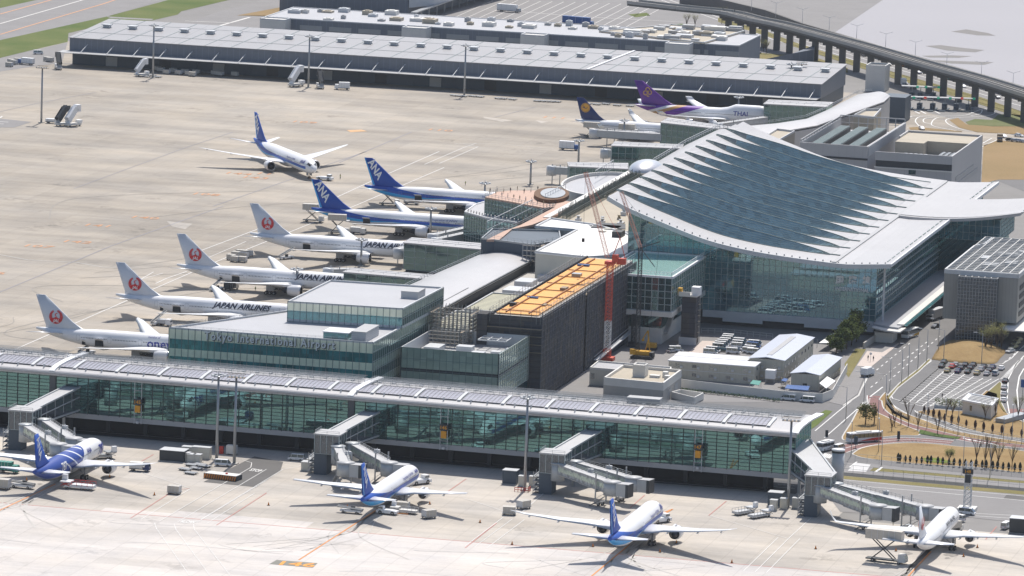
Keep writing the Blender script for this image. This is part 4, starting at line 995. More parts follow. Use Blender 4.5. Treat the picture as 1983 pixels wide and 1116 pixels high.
# vertical sign frames with stand numbers 145 146 147
for (px,py,num) in ((261,778,'145'),(860,828,'146'),(1356,866,'147')):
    p=OV(px,py,PF(0)-2); u=p.x; y=PF(u)-1.3; zc=OV(px,py,y).z
    t=thing('stand_sign',{'145':'leftmost','146':'middle','147':'rightmost'}[num]+' amber stand number sign hung before the pier glass, reading '+num,'sign',(u,y,5.6),0,'stand number signs on the pier')
    mb=MB(); 
    for du in (-1.1,1.1): mb.bar((du,0,-.6),(du,0,12.9),.16)
    for z in (0,2.2,4.5,7,9.5,12.5): mb.bar((-1.1,0,z),(1.1,0,z),.1)
    mb.bar((-1.1,0,12.6),(-1.1,1.3,12.6),.1); mb.bar((1.1,0,12.6),(1.1,1.3,12.6),.1); mb.bar((-1.1,0,.2),(-1.1,1.2,.2),.1); mb.bar((1.1,0,.2),(1.1,1.2,.2),.1)
    mb.build('frame',M['lgrey'],t)
    zz=zc-5.6; mb=MB(); mb.box(-1.35,1.35,-.35,-.1,zz-.9,zz+.9); pn=mb.build('number_panel',M['dark'],t)
    mb=MB(); add_text(mb,num,lambda x,y_:(x,-.40,zz+y_),1.5,0,.02,1,True); mb.build('number',M['sign_amber'],pn)
    mb=MB(); mb.box(-.8,.8,-.5,.2,zz-3.2,zz-1.1); mb.build('guidance_display',M['sign_amber'],t)
    mb=MB(); mb.box(-.4,.4,-.45,.3,zz-6.6,zz-5.9); mb.build('camera_box',M['lgrey'],t)
def bx(par,name,m,u0,u1,v0,v1,z0,z1,kind=None):
    mb=MB(); mb.box(u0,u1,v0,v1,z0,z1); return mb.build(name,M[m] if isinstance(m,str) else m,par,True,kind)
def px(par,name,m,poly,z0,z1):
    mb=MB(); mb.prism([tuple(p)[:2] for p in poly],z0,z1); return mb.build(name,M[m],par,True)
def frame(par,p0,p1,z0,z1,nx,nz,m='mull',w=.14,h=.12,off=.10,name='mullions'):
    """upright and level bars standing proud of a wall; the outside lies to the right of p0->p1"""
    a=Vector(p0[:2]); b=Vector(p1[:2]); d=(b-a).normalized(); n=Vector((d.y,-d.x)); mb=MB()
    za,zb=(z1,z1) if not isinstance(z1,(tuple,list)) else z1
    for k in range(nx+1):
        t=k/max(nx,1); p=a.lerp(b,t)+n*(off+w/2); mb.bar((p.x,p.y,z0),(p.x,p.y,za+(zb-za)*t),w)
    for k in range(nz+1):
        f=k/max(nz,1); p=a+n*(off+w*.4); q_=b+n*(off+w*.4); mb.bar((p.x,p.y,z0+(za-z0)*f),(q_.x,q_.y,z0+(zb-z0)*f),w*.8,h)
    return mb.build(name,M[m],par,True)
def ppt(par,name,m,poly,z0,z1,w=.35):     # parapet ring along a roof polygon
    mb=MB(); n=len(poly); P=[Vector(tuple(p)[:2]) for p in poly]; a=sum(P[i].x*P[(i+1)%n].y-P[(i+1)%n].x*P[i].y for i in range(n)); P=P if a>0 else P[::-1]
    for i in range(n):
        p,q_=P[i],P[(i+1)%n]; d=(q_-p).normalized(); nn=Vector((-d.y,d.x))*(w/2-.01)
        mb.bar((p.x+nn.x,p.y+nn.y,(z0+z1)/2),(q_.x+nn.x,q_.y+nn.y,(z0+z1)/2),w,z1-z0)
    return mb.build(name,M[m],par,True)
def rail(par,pts,h=1.1,m='steel',name='railing',step=2.5,t=.07):
    mb=MB()
    for p,q_ in zip(pts[:-1],pts[1:]):
        p=Vector(p);q_=Vector(q_)
        for f in (.5,1): mb.bar(p+Vector((0,0,h*f)),q_+Vector((0,0,h*f)),t)
        n=max(1,int((q_-p).length/step))
        for k in range(n+1): r_=p.lerp(q_,k/n); mb.bar(r_,r_+Vector((0,0,h)),t)
    return mb.build(name,M[m],par,True)
# ---------------------------------------------------------------- airport office (reads Tokyo International Airport)
off=thing('office_building','stepped glass office building lettered Tokyo International Airport behind the front pier','building',(-48,-80,0))
pA=(-81,-111);pB=(-15.6,-111);pC=(-14.9,-33);q1=G(552,602,26)
low=[pA,pB,pC,(-52,-33),(q1.x,q1.y)]
zb=[(26,22.6,'spandrel'),(22.6,19.6,'band'),(19.6,17.2,'spandrel'),(17.2,14,'band'),(14,11.6,'spandrel'),(11.6,8,'band'),(8,0,'dkglass')]
def wallband(par,p,q_,z0,z1,m,th=.3):
    a=Vector(p);b=Vector(q_);d=(b-a).normalized();n=Vector((d.y,-d.x)); mb=MB()
    mb.prism([tuple(a),tuple(b),tuple(b-n*th),tuple(a-n*th)],z0,z1); return mb.build({'spandrel':'spandrel_band','band':'window_band','dkglass':'dark_window_band','grglass':'green_glass_band'}.get(m,'wall_band'),M[m],par,True)
for z1,z0,m in zb:
    wallband(off,pA,pB,z0,z1,m)
    wallband(off,pB,pC,z0,z1,'dkglass' if m!='spandrel' else 'grglass')
px(off,'core','dark',[(-80.6,-110.6),(-16,-110.6),(-15.3,-33.4),(-52,-33.4),(q1.x+.6,q1.y-.6)],0,25.3)
px(off,'roof','roofgrey',[(-80.6,-110.6),(-16,-110.6),(-15.3,-33.4),(-52,-33.4),(q1.x+.6,q1.y-.6)],25.3,25.6)
ppt(off,'parapet','lgrey',low,25.6,26.15,.5)
frame(off,pA,pB,8,26,31,0,'mull',.13,.1,.02); frame(off,pB,pC,8,26,36,6,'mullw',.10,.1,.02)
wallband(off,(q1.x,q1.y),pA,0,26,'spandrel')
mb=MB(); mg=MB(); t0=OV(396,660,-111.5); t1=OV(649,678,-111.5)
vs,fs=text2d('Tokyo International Airport',1,0,.022,1.25); W_=max(v.x for v in vs); sc=(t1.x-t0.x)/W_
for v in vs: mb.v.append((t0.x+v.x*sc,-111.75,23.25+v.y*sc*1.25))
for f in fs: mb.fi(f)
mb.build('building_lettering',M['white'],off,True)
vs,fs=text2d('Tokyo International Airport',1,0,.036,1.25)  # dark shifted copy of the letters, standing for their shadow on the wall
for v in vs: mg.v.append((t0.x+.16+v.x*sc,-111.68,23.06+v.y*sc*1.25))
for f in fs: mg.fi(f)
mg.build('letter_shadow',M['dark'],off,True)
upx=[(-51.6,-82),(-14.9,-80),(-14.2,-33.2),(-51.2,-35)]
for z1,z0,m in ((32,29.2,'spandrel'),(29.2,26.5,'band'),(26.5,25.6,'lgrey')):
    wallband(off,upx[0],upx[1],z0,z1,m); wallband(off,upx[1],upx[2],z0,z1,{'spandrel':'grglass','band':'dkglass','lgrey':'lgrey'}[m]); wallband(off,upx[3],upx[0],z0,z1,m)
px(off,'upper_core','dark',[(-51.2,-81.6),(-15.3,-79.6),(-14.6,-33.5),(-50.9,-35.4)],25.6,31.3)
px(off,'upper_roof','roofgrey',[(-51.2,-81.6),(-15.3,-79.6),(-14.6,-33.5),(-50.9,-35.4)],31.3,31.6)
ppt(off,'parapet','lgrey',upx,31.6,32.15,.45)
frame(off,upx[0],upx[1],25.7,32,18,2,'mull',.12,.1,.02); frame(off,upx[1],upx[2],25.7,32,22,2,'mullw',.10,.1,.02)
def ribbox(par,name,m,c,wu,wv,z0,h,m2='grey'):
    o=bx(par,name,m,c.x-wu/2,c.x+wu/2,c.y-wv/2,c.y+wv/2,z0,z0+h)
    mb=MB(); mb.box(c.x-wu/2-.1,c.x+wu/2+.1,c.y-wv/2-.1,c.y+wv/2+.1,z0+h,z0+h+.15)
    for k in range(1,5): z=z0+h*k/5; mb.box(c.x-wu/2-.04,c.x+wu/2+.04,c.y-wv/2-.04,c.y+wv/2+.04,z,z+.06)
    mb.build('louvres',M[m2],o,True); return o
c=G(800,575,31.6); ribbox(off,'plant_box','lgrey',c,5.5,9,31.6,2.2)
c=G(707,655,25.6); ribbox(off,'plant_box','lgrey',c,4.6,15,25.6,3.0)
c=G(657,655,25.6); o=bx(off,'lift_head','band',c.x-4,c.x+4,c.y-4,c.y+4,25.6,27.8); bx(o,'cap','white',c.x-4.2,c.x+4.2,c.y-4.2,c.y+4.2,27.8,28.1)
for z,y0 in ((26.15,0),): rail(off,[(-80.5,-110.4,z),(-16.2,-110.4,z)],.6,'steel',t=.05); rail(off,[(-81+.3,-110.5,z),(q1.x,q1.y,z)],.9,'steel',t=.06)
# ---------------------------------------------------------------- low glass block with roof plant next to the office
lb=thing('annex_building','low green glass block with open roof plant yard between office building and dark scaffolding','building',(3,-67,0))
L0,L1,V0,V1,ZL=-13.5,18,-86,-48,21
for p,q_ in (((L0,V0),(L1,V0)),((L1,V0),(L1,V1))):
    for z1,z0,m in ((21,14.6,'grglass'),(14.6,13.6,'dark'),(13.6,7,'grglass'),(7,0,'dkglass')): wallband(lb,p,q_,z0,z1,m)
wallband(lb,(L1,V1),(L0,V1),0,21,'lgrey'); wallband(lb,(L0,V1),(L0,V0),0,21,'lgrey')
bx(lb,'roof_deck','grey',L0+.4,L1-.4,V0+.4,V1-.4,0,17.2)
frame(lb,(L0,V0),(L1,V0),7,21,15,4,'mull',.10,.1,.02); frame(lb,(L1,V0),(L1,V1),7,21,14,8,'mullw',.14,.12,.02); frame(lb,(L0+.4,V1-.35),(L1-.4,V1-.35),17.2,20.7,7,1,'lgrey',.3,.3,-.6)
mb=MB()
for a in (4,7,10,13):mb.bar((a,-58,20.2),(a,-50,20.2),.35)
for b in (-58,-54,-50): mb.bar((4,b,20.2),(13,b,20.2),.35)
mb.build('roof_frame',M['lgrey'],lb,True)
for (a,b,w_,d_,h) in ((-3,-75,8,6,1.4),(2,-66,5,4,2.2),(8,-73,4,3,1.8),(12,-66,3,3,1.2),(10,-78,2.5,2,1.5),(-8,-66,5,8,1.6),(14,-58,2,2,1),(6,-80,2,2,2)): bx(lb,'roof_unit','lgrey',a-w_/2,a+w_/2,b-d_/2,b+d_/2,17.2,17.2+h)
# ---------------------------------------------------------------- scaffolding between office and slatted roofs
def scaffold(label,poly,z0,z1,step=2.0,lift=1.9,m='steel',plank=True,t=.12,group='scaffolding around the new building',dirty=False):
    c=sum((Vector(p) for p in poly),Vector((0,0)))/len(poly); th=thing('scaffolding',label,'scaffolding',(c.x,c.y,z0),0,group)
    mb=MB(); pb=MB()
    for p,q_ in zip(poly[:-1],poly[1:]):
        p=Vector(p);q_=Vector(q_); d=(q_-p); L_=d.length; d/=L_; nn=Vector((d.y,-d.x)); n=max(1,int(L_/step))
        for k in range(n+1):
            for o in (0,1.0): a=p+d*(L_*k/n)+nn*o; mb.bar((a.x,a.y,z0),(a.x,a.y,z1+random.uniform(0,1.2)),t)
        z=z0+lift
        while z<z1+.1:
            for o in (0,1.0): mb.bar((*(p+nn*o),z),(*(q_+nn*o),z),t*.8)
            pb.bar((*(p+nn*.5),z-.08),(*(q_+nn*.5),z-.08),.8,.07); z+=lift
        z=z0; k=0
        while z+lift*2<=z1 and k<8: 
            a=p+nn*1.02+d*(L_*((k*2)%n)/n); b=a+d*min(L_/n*2,L_); mb.bar((*a,z),(*b,z+lift*2),t*.7); z+=lift*2;k+=1
    mb.build('tube_frame',M[m],th,True)
    if plank: pb.build('planks',M['rustplank'],th,True)
    return th
M['rustplank']=mat('weathered planks',(.30,.24,.17),.8,var=.3)
scaffold('tangle of rusty scaffolding between the glass office and the slatted roofs',[(-13,-50),(-1,-50),(-1,-40),(-13,-40),(-13,-50)],17,27,1.3,1.2,'steel',t=.14)
scaffold('open scaffolding bay standing on the low glass block roof',[(-12,-58),(-2,-58),(-2,-52),(-12,-52)],17.3,23,1.3,1.2,'steel',t=.13)
# ---------------------------------------------------------------- central concourse with barrel roof
cc=thing('concourse_building','long concourse building with gently arched silver metal roof running away from the office','building',(-38,60,0))
def barrel(par,name,W,E_,z,rise,m,n=10,th=.5,vs_=None,seg=24):
    # W and E_ : polylines (u,v,z) west and east edges with the same number of points
    rings=[]
    for a,b in zip(W,E_):
        a=Vector(a);b=Vector(b); top=[];bot=[]
        for k in range(n+1):
            t=k/n; p=a.lerp(b,t); h=rise*4*t*(1-t); top.append((p.x,p.y,p.z+h)); bot.append((p.x,p.y,p.z+h-th))
        rings.append(top+bot[::-1])
    mb=MB(); mb.loft(rings,True,True,False); return mb.build(name,M[m],par,True)
Wc=[(-52.5,-33,16.3),(-51.5,60,16.3),(-46.8,141,16.3)]; Ec=[(-27.5,-33,16.6),(-27,60,16.6),(-26,134,16.6)]
barrel(cc,'roof',Wc,Ec,16,1.6,'roofmetal')
px(cc,'body','dark',[(-51.5,-33),(-28,-33),(-27,133),(-46,139.5),(-50.5,60)],0,15.6)
rail(cc,[(-50.8,-20,16.9),(-50.3,60,16.9),(-45.8,140,16.9)],1.1,t=.1,step=3)
mb=MB(); mb.bar((-27.2,-33,16.9),(-26.7,60,16.9),.5,.5); mb.bar((-26.7,60,16.9),(-25.7,133,16.9),.5,.5); mb.build('gutter',M['soffit'],cc,True)
mb=MB(); mb.bar((-31,-33,17.2),(-30,60,17.25),.25,.25); mb.build('roof_seam',M['soffit'],cc,True)
# slatted lower roofs and grey roof strip east of the barrel
M['slats']=mat('slatted roof',(.46,.44,.30),.6,var=.1,stripe=(1,2.6,.42,.80))
sl_=thing('plant_building','low building with slatted roofs beside the arched concourse roof','building',(-12,20,0))
bx(sl_,'body','concrete',-26.4,3.6,-45,128,0,13.4)
for a,b,c_,d_ in ((-25.5,-8,-28,28),(-24,-10,32,70),(-13,2.5,-44,-12),(-6,3,-8,26)):
    bx(sl_,'slatted_roof','slats',a,b,c_,d_,13.4,14.3); mb=MB(); 
    for (p,q_) in (((a,c_),(b,c_)),((b,c_),(b,d_)),((b,d_),(a,d_)),((a,d_),(a,c_))): mb.bar((*p,14.5),(*q_,14.5),.5,.5)
    mb.build('roof_edge',M['lgrey'],sl_,True)
mb=MB(); mb.tube([(-9,-30,15.4),(-9,-5,15.4),(-2,-2,15.4),(3,-2,15.4)],.6,8); mb.tube([(-12,30,15.4),(-3,31,15.4),(2,36,15.4)],.5,8); mb.build('duct',M['lgrey'],sl_,True)
for (a,b,w_,d_,h) in ((-18,80,8,10,1.6),(-19,96,6,9,2.2),(-6,76,9,16,4.0),(-3,95,9,12,3.6),(-10,60,5,7,2.2),(-16,113,5,6,1.8)):
    bx(sl_,'roof_unit','lgrey' if h<3 else 'offwhite',a-w_/2,a+w_/2,b-d_/2,b+d_/2,13.4,13.4+h)
c=G(980,655,16); bx(sl_,'white_plant_house','offwhite',-4.5,4.0,30,68,13.4,16.2); bx(sl_,'white_plant_house','offwhite',-1,4,44,62,16.2,19.2)
# ---------------------------------------------------------------- building under construction wrapped in dark netting
def netmat():
    m,nt,p=newmat('dark scaffold netting'); v,(x,y,z)=coords(nt)
    r=white(nt,((x+y)*(1/3.6)).floor(),(z*(1/3.6)).floor()); c=mixc(nt,r,(.050,.056,.075),(.085,.080,.078)); c=mixc(nt,noise(nt,v,.09,4,.6).gt(.58)*.6,c,(.11,.095,.08))
    nt.links.new(scalec(nt,c,(noise(nt,v,.5,3)*.8+.6)*(1-(z*(1/1.8)).frac().lt(.10)*.45)),p.inputs['Base Color']); p.inputs['Roughness'].default_value=.9; return m
M['netting']=netmat()
M['ply']=mat('orange formwork ply',(.72,.34,.06),.6,var=.16,vs=.2,stripe=(1,7.3,.03,.5))
cb=thing('unfinished_building','building under construction wrapped in dark scaffold netting with bright orange formwork roof','building',(13,20,0))
C0,C1,CV0,CV1,ZC_=4.5,21.8,-47,86,28.2
bx(cb,'concrete_frame','concrete',C0+1.2,C1-1.2,CV0+1.2,CV1-1.2,0,26.6)
bx(cb,'formwork_deck','ply',C0+1.6,C1-2.2,CV0+3,CV1-6,26.6,27.1)
mb=MB()
for (a,b,c_,d_,z1) in ((C0,C1,CV0,CV0+.3,26.8),(C1-.3,C1,CV0+.31,12,26.8),(C1-.3,C1,15,CV1,26.2),(C0,C0+.3,CV0+.31,CV1,27)):
    mb2=MB(); mb2.box(a,b,c_,d_,0,z1); mb2.build('netting_screen',M['netting'],cb,True)
# net seams and lifts standing proud
mb=MB()
for k in range(15): z=1.8*k+.9; mb.bar((C1+.06,CV0,z),(C1+.06,CV1,z),.08,.10); mb.bar((C0,CV0-.06,z),(C1,CV0-.06,z),.08,.10)
for k in range(37): v=CV0+3.6*k; mb.bar((C1+.07,v,0),(C1+.07,v,27+random.uniform(.6,2.2)),.12)
for k in range(6): u=C0+3.45*k; mb.bar((u,CV0-.07,0),(u,CV0-.07,28.6),.12)
mb.build('net_seams',M['steel_dk'] if 'steel_dk' in M else mat('dark tube',(.09,.10,.115),.5,var=.3),cb,True)['kind']='stuff'
mb=MB(); mb.box(C1-2.0,C1-.31,CV0+1,CV1,25.0,25.2); mb.box(C0+.31,C0+1.5,CV0+1,CV1,25.2,25.4); mb.build('scaffold_boards',M['rustplank'],cb,True)
mb=MB()
for k in range(34):      # handrails and standards around the deck
    v=CV0+3.8*k
    for u in (C0+.3,C1-.6,C1-1.9): mb.bar((u,v,24.5),(u,v,28.6+random.uniform(0,1.3)),.09)
for z in (27.4,28.2,29):
    for u in (C0+.3,C1-.6): mb.bar((u,CV0,z),(u,CV1,z),.08)
    mb.bar((C0,CV0+.2,z),(C1,CV0+.2,z),.08)
mb.build('edge_scaffold',M['steel'],cb,True)['kind']='stuff'
mb=MB(); 
for z,o in ((23,1.6),(20.6,1.2),(18,.9),(15.5,.9)): mb.box(C0-.2,C1+.1,CV0-o,CV0-.15,z,z+.12)
mb.build('front_gantry_boards',M['rustplank'],cb,True)
mb=MB()
for k in range(8):
    v=CV0+8+15*k; mb.bar((C0+2,v,27.3),(C1-2.5,v,27.3),.25,.25)
for u in (9,16.5): mb.bar((u,CV0+4,27.35),(u,CV1-8,27.35),.4,.5)
mb.build('rebar_upstands',mat('rusty rebar',(.34,.15,.05),.7,var=.3),cb,True)
for (a,b,w_,d_,h,m_) in ((8,-30,2,2,1.2,'dark'),(10,-12,3.5,1.2,.5,'blue'),(15,10,2,4,.8,'rustplank'),(12,40,3,3,.9,'steel'),(9,62,4,1.6,.6,'blue'),(17,-25,1.5,3,.5,'rustplank')): bx(cb,'material_stack',m_,a-w_/2,a+w_/2,b-d_/2,b+d_/2,27.1,27.1+h)
bx(cb,'stair_tower','netting',C0-3.4,C0-.2,-49,-42,0,27)
mb=MB(); mb.bar((C1+1.2,25,2.0),(C1+1.2,80,4.2),1.6,.3); mb.bar((C1+.6,25,3.2),(C1+.6,80,5.4),.12); mb.bar((C1+2,25,3.2),(C1+2,80,5.4),.12); mb.build('stair_ramp',M['lgrey'],cb,True)
# ---------------------------------------------------------------- white flat roof building
wr=thing('white_roof_building','flat building with very bright white membrane roof between scaffolded block and observation deck','building',(-5,135,0))
P_=lambda z,*pts:[tuple(G(*p,z))[:2] for p in pts]
cA=lambda x,y:(860+x/4.8525,320+y/4.8525)
zr=22.5
roofp=P_(zr,cA(850,820),cA(1340,872),cA(1700,850),cA(1900,735),cA(1705,640),cA(1400,560),cA(1000,505),cA(850,583),cA(1240,615))
px(wr,'roof','membrane',roofp,zr-.35,zr)
px(wr,'walls','cream',[(a+(.3 if a<0 else -.3),b+.3) for a,b in roofp],0,zr-.36)
ppt(wr,'parapet','lgrey',roofp,zr,zr+.55,.7)
c=OV(1180,575,roofp[0][1]);
p=G(*cA(1635,670),zr); bx(wr,'roof_unit','dark',p.x-1.6,p.x+1.8,p.y-3,p.y+3,zr,zr+2)
for s_ in ((1490,628),(1540,605)): p=G(*cA(*s_),zr); bx(wr,'roof_hatch','cream',p.x-1.2,p.x+1.2,p.y-1,p.y+1,zr,zr+.5)
p=G(*cA(1870,655),zr); bx(wr,'roof_unit','white',p.x-1.5,p.x+1.5,p.y-2,p.y+2,zr,zr+.9)
pit=P_(zr+.6,cA(1450,530),cA(1705,545),cA(1705,590),cA(1380,575)); px(wr,'roof_pit','dark',pit,zr+.01,zr+.3)
ww=OV(*cA(1020,910),roofp[0][1]+.3); mb=MB(); a=OV(*cA(930,885),roofp[0][1]+.1); b_=OV(*cA(1060,945),roofp[0][1]+.1); mb.box(a.x,b_.x,roofp[0][1]+.02,roofp[0][1]+.3-.0,b_.z,a.z); mb.build('recessed_opening',M['dark'],wr,True)
g0=Vector(roofp[7]); g1=Vector(roofp[8]); dd=(g1-g0).normalized(); nn=Vector((dd.y,-dd.x)); mb=MB(); a=g0+dd*1.5+nn*.05; b_=g1-dd*1.5+nn*.05
mb.prism([tuple(a),tuple(b_),tuple(b_-nn*.3),tuple(a-nn*.3)],zr-8,zr-2.4); mb.build('window_band',M['band'],wr,True)
# dark block at the end of the arched roof
db=thing('stair_block','dark blue grey clad block closing the end of the arched roof','building',(-38,150,0))
bp=[(-46.8,141.5),(-26,134.6),(-20,150),(-26,172),(-49,166)]
px(db,'body','dkclad' if 'dkclad' in M else M.setdefault('dkclad',mat('dark cladding',(.06,.085,.115),.5,var=.12)) and 'dkclad',bp,0,21.5)
ppt(db,'parapet','steel',bp,21.5,22.1,.4); rail(db,[(*p,22.1) for p in bp[:3]],1.2)
scaffold('short scaffolding tower in the corner between dark block and white roofed building',[(-29,131),(-23,131),(-23,136)],15,23,1.5,1.8)
# ---------------------------------------------------------------- observation deck building
M['deck']=mat('pink deck boards',(.50,.33,.25),.7,var=.12,vs=.3,stripe=('xy',1.2,.08,.15))
M['hedge']=mat('brown railing planting',(.16,.09,.05),.9,var=.4,vs=.8)
ob=thing('observation_building','curved glass building carrying a pink observation deck full of visitors','building',(-58,225,0))
zl,zd=15.5,22.0
lowp=P_(zl,cA(190,442),cA(400,500),cA(690,545),cA(760,520),cA(960,400),cA(700,370),cA(395,300),cA(380,345),cA(290,372))
px(ob,'lower_glass','dkglass',lowp,0,zl-.4); px(ob,'lower_roof','roofwhite',lowp,zl-.4,zl); ppt(ob,'lower_parapet','white',lowp,zl,zl+.35,.5)
for i in range(2): frame(ob,lowp[i+1] if False else lowp[i],lowp[i+1],1,zl-.5,9,9,'mullw',.12,.1,.05)
upp=P_(zd,cA(385,300),cA(640,345),cA(930,400),cA(1040,395),cA(1075,330),cA(1060,250),cA(1000,238),cA(620,238),cA(500,250))
px(ob,'upper_glass','dkglass',upp,zl-.4,zd-.6); px(ob,'deck','deck',upp,zd-.6,zd)
for i in range(2): frame(ob,upp[i],upp[i+1],zl,zd-.7,8,4,'mullw',.12,.1,.05)
strip=P_(zd,cA(1040,395),cA(720,560),cA(560,620),cA(400,700),cA(520,700),cA(640,600),cA(830,560),cA(1100,450),cA(1250,350),cA(1075,330))
px(ob,'deck_walkway','deck',strip,zd-.8,zd+.02); px(ob,'walkway_body','dkclad',strip,0,zd-.8)
rail(ob,[(*p,zd) for p in upp[:4]],1.3,'steel',t=.09,step=1.6); rail(ob,[(*p,zd) for p in (upp[7],upp[8],upp[0])],1.3,'steel',t=.09); rail(ob,[(*p,zd) for p in strip[:4]],1.3,'steel',t=.09,step=2)
mb=MB()
for i,(a,b) in enumerate(((lowp[0],lowp[1]),(lowp[1],lowp[2]))):
    for k in range(8): p=Vector(a).lerp(Vector(b),(k+.5)/8); mb.bar((p.x+.5,p.y+1.5,zl),(p.x+.8,p.y+.7,zl+1.3),.35)
mb.build('roof_brackets',M['grey'],ob,True)
# netting fences sloping on the walkway edge
for pts in (((400,610),(830,400)),((950,345),(1140,250)),((1420,125),(1590,25))):
    a=G(*cA(*pts[0]),zd); b_=G(*cA(*pts[1]),zd); 
    mb=MB(); mb.bar(a+Vector((0,0,3)),b_+Vector((0,0,3)),.22); mb.bar(a,b_,.15); n=8
    for k in range(n+1): p=a.lerp(b_,k/n); mb.bar(p,p+Vector((0,0,3)),.12)
    mb.build('wind_screen',M['lgrey'],ob,True)
# oval sunken skylight
def ell(cx,cy,ru,rv,n=28,rot=0): return [(cx+ru*math.cos(2*PI*k/n)*math.cos(rot)-rv*math.sin(2*PI*k/n)*math.sin(rot),cy+ru*math.cos(2*PI*k/n)*math.sin(rot)+rv*math.sin(2*PI*k/n)*math.cos(rot)) for k in range(n)]
c=G(*cA(1010,300),zd); mb=MB(); mb.prism(ell(c.x,c.y,6.5,17,28,.2),zd+.03,zd+1.4); mb.build('oval_planter',M['hedge'],ob,True)
mb=MB(); mb.prism(ell(c.x+.6,c.y-.5,4.6,13.2,28,.2),zd+1.4,zd+1.7); mb.build('oval_skylight',M['steel'],ob,True)
# round roof
rd=thing('round_roof_hall','round hall with pale curved parapet beside the observation deck','building',(-44,290,0))
c=G(1170,358,21); 
mb=MB(); mb.prism(ell(c.x+1.2,c.y,16.5,33,40,.1),0,20); mb.build('drum_wall',M['offwhite'],rd,True)
mb=MB(); mb.prism(ell(c.x+1.2,c.y,16,32.4,40,.1),20,20.3); mb.build('roof',M['roofgrey'],rd,True)
mb=MB(); o_=ell(c.x+1.2,c.y,17,33.6,40,.1); i_=ell(c.x+1.2,c.y,16.3,32.8,40,.1); mb.loft([[(a[0],a[1],19),(a[0],a[1],21.6),(b[0],b[1],21.6),(b[0],b[1],19)] for a,b in list(zip(o_,i_))+[(o_[0],i_[0])]],True,False,False); mb.build('parapet',M['offwhite'],rd,True)
# ---------------------------------------------------------------- fixed glass boarding halls reaching to the stands
def gbox(label,poly,z1,roof='roofwhite',rails=True,nx=10,g='glass boarding corridors to the stands'):
    c=sum((Vector(p) for p in poly),Vector((0,0)))/len(poly)
    t=thing('boarding_corridor',label,'glass corridor',(c.x,c.y,0),0,g)
    px(t,'glass_box','dkglass',poly,1.2,z1-.4); px(t,'base','dark',[tuple(c+(Vector(p)-c)*.96) for p in poly],0,1.2); px(t,'roof',roof,[tuple(c+(Vector(p)-c)*1.03) for p in poly],z1-.4,z1)
    frame(t,poly[0],poly[1],1.2,z1-.5,nx,4,'mullw',.11,.1,.04); frame(t,poly[3],poly[0],1.2,z1-.5,4,4,'mullw',.11,.1,.04)
    mb=MB(); 
    for f in (.25,.55): 
        a=Vector(poly[0]).lerp(Vector(poly[3]),f); b_=Vector(poly[1]).lerp(Vector(poly[2]),f); mb.bar((*a,z1+.5),(*b_,z1+.5),.12)
        for k in range(9): p=a.lerp(b_,k/8); mb.bar((*p,z1),(*p,z1+.5),.1)
    mb.build('roof_rail',M['steel'],t,True)
    # stub towards the aircraft
    a=Vector(poly[0]).lerp(Vector(poly[3]),.5); return t
gbox('largest glass boarding corridor, right of the third red-crane jet nose',[(-87.7,190),(-50,186),(-50,200),(-88,203)],11,nx=9)
gbox('low glass boarding corridor just above the office roof',[(-88.6,114),(-52,111),(-52,121),(-88,124)],11,nx=8)
gbox('dark narrow boarding corridor beyond the observation deck',P_(11,(1103,322),(1215,327),(1215,316),(1100,314)),11)
gbox('glass boarding corridor just above the silver dome',P_(12,(1185,282),(1318,287.5),(1322,280),(1192,274)),12)
gbox('glass boarding corridor at the dark blue and yellow tailed jet',P_(12,(1280,237),(1388,249),(1418,246),(1295,228)),12)
gbox('farthest glass boarding corridor beside the purple tailed jumbo',P_(12,(1480,201),(1600,207),(1612,198),(1490,193)),12)
# domes
dm=thing('silver_dome','small silver dome on the roof beside the sawtooth glass roof','dome',tuple(G(1252,332,22)))
mb=MB(); c=G(1252,331,21); n=28; rings=[]
for k in range(9): a=PI/2*k/8; rings.append([(7.0*math.cos(a)*math.cos(t),13*math.cos(a)*math.sin(t),4.3*math.sin(a)+.2) for t in [2*PI*j/n for j in range(n)]] if k<8 else [(.02*math.cos(t),.02*math.sin(t),4.5) for t in [2*PI*j/n for j in range(n)]])
rings=[[(x*math.cos(.24)*1.0+0,y*.9,z) for x,y,z in r] for r in rings]
mb.loft(rings); mb.build('shell',mat('dome metal',(.62,.63,.66),.28,.5,var=.04),dm)
mb=MB(); mb.lathe([(7.1,0),(7.1,.5)],28,(0,0,-1.2)); mb.build('base_ring',M['grey'],dm)
dm.scale=(1,1,1)
# middle roof deck between observation hall and main roof (mechanical field)
mr=thing('plant_deck_building','tan flat roof crowded with pipes and vents left of the sawtooth glass roof','building',(-20,250,0))
deckp=[(-38.5,200),(-24,172),(-2,168),(4,165),(4,360),(-38.5,360)]
px(mr,'body','offwhite',deckp,0,20.4); px(mr,'roof','tanroof' if 'tanroof' in M else M.setdefault('tanroof',mat('tan roof',(.42,.37,.29),.8,var=.15,vs=.1)) and 'tanroof',[(a*.99,b) for a,b in deckp],20.4,20.7)
mb=MB()
random.seed(5)
for k in range(60):
    v=205+k*2.0; 
    for u in (-34.5,-33.0,-31.4): 
        mb.bar((u,v,20.7),(u,v,23.4+random.uniform(0,1.4)),.22); 
    mb.bar((-34.5,v,22.6),(-31.4,v,22.6),.2); 
for z in (21.8,22.6,23.2): mb.bar((-34.5,205,z),(-34.5,325,z),.25); mb.bar((-31.4,205,z),(-31.4,325,z),.2)
mb.build('pipe_rack',mat('green grey pipe',(.09,.12,.11),.5,var=.3),mr,True)['kind']='stuff'
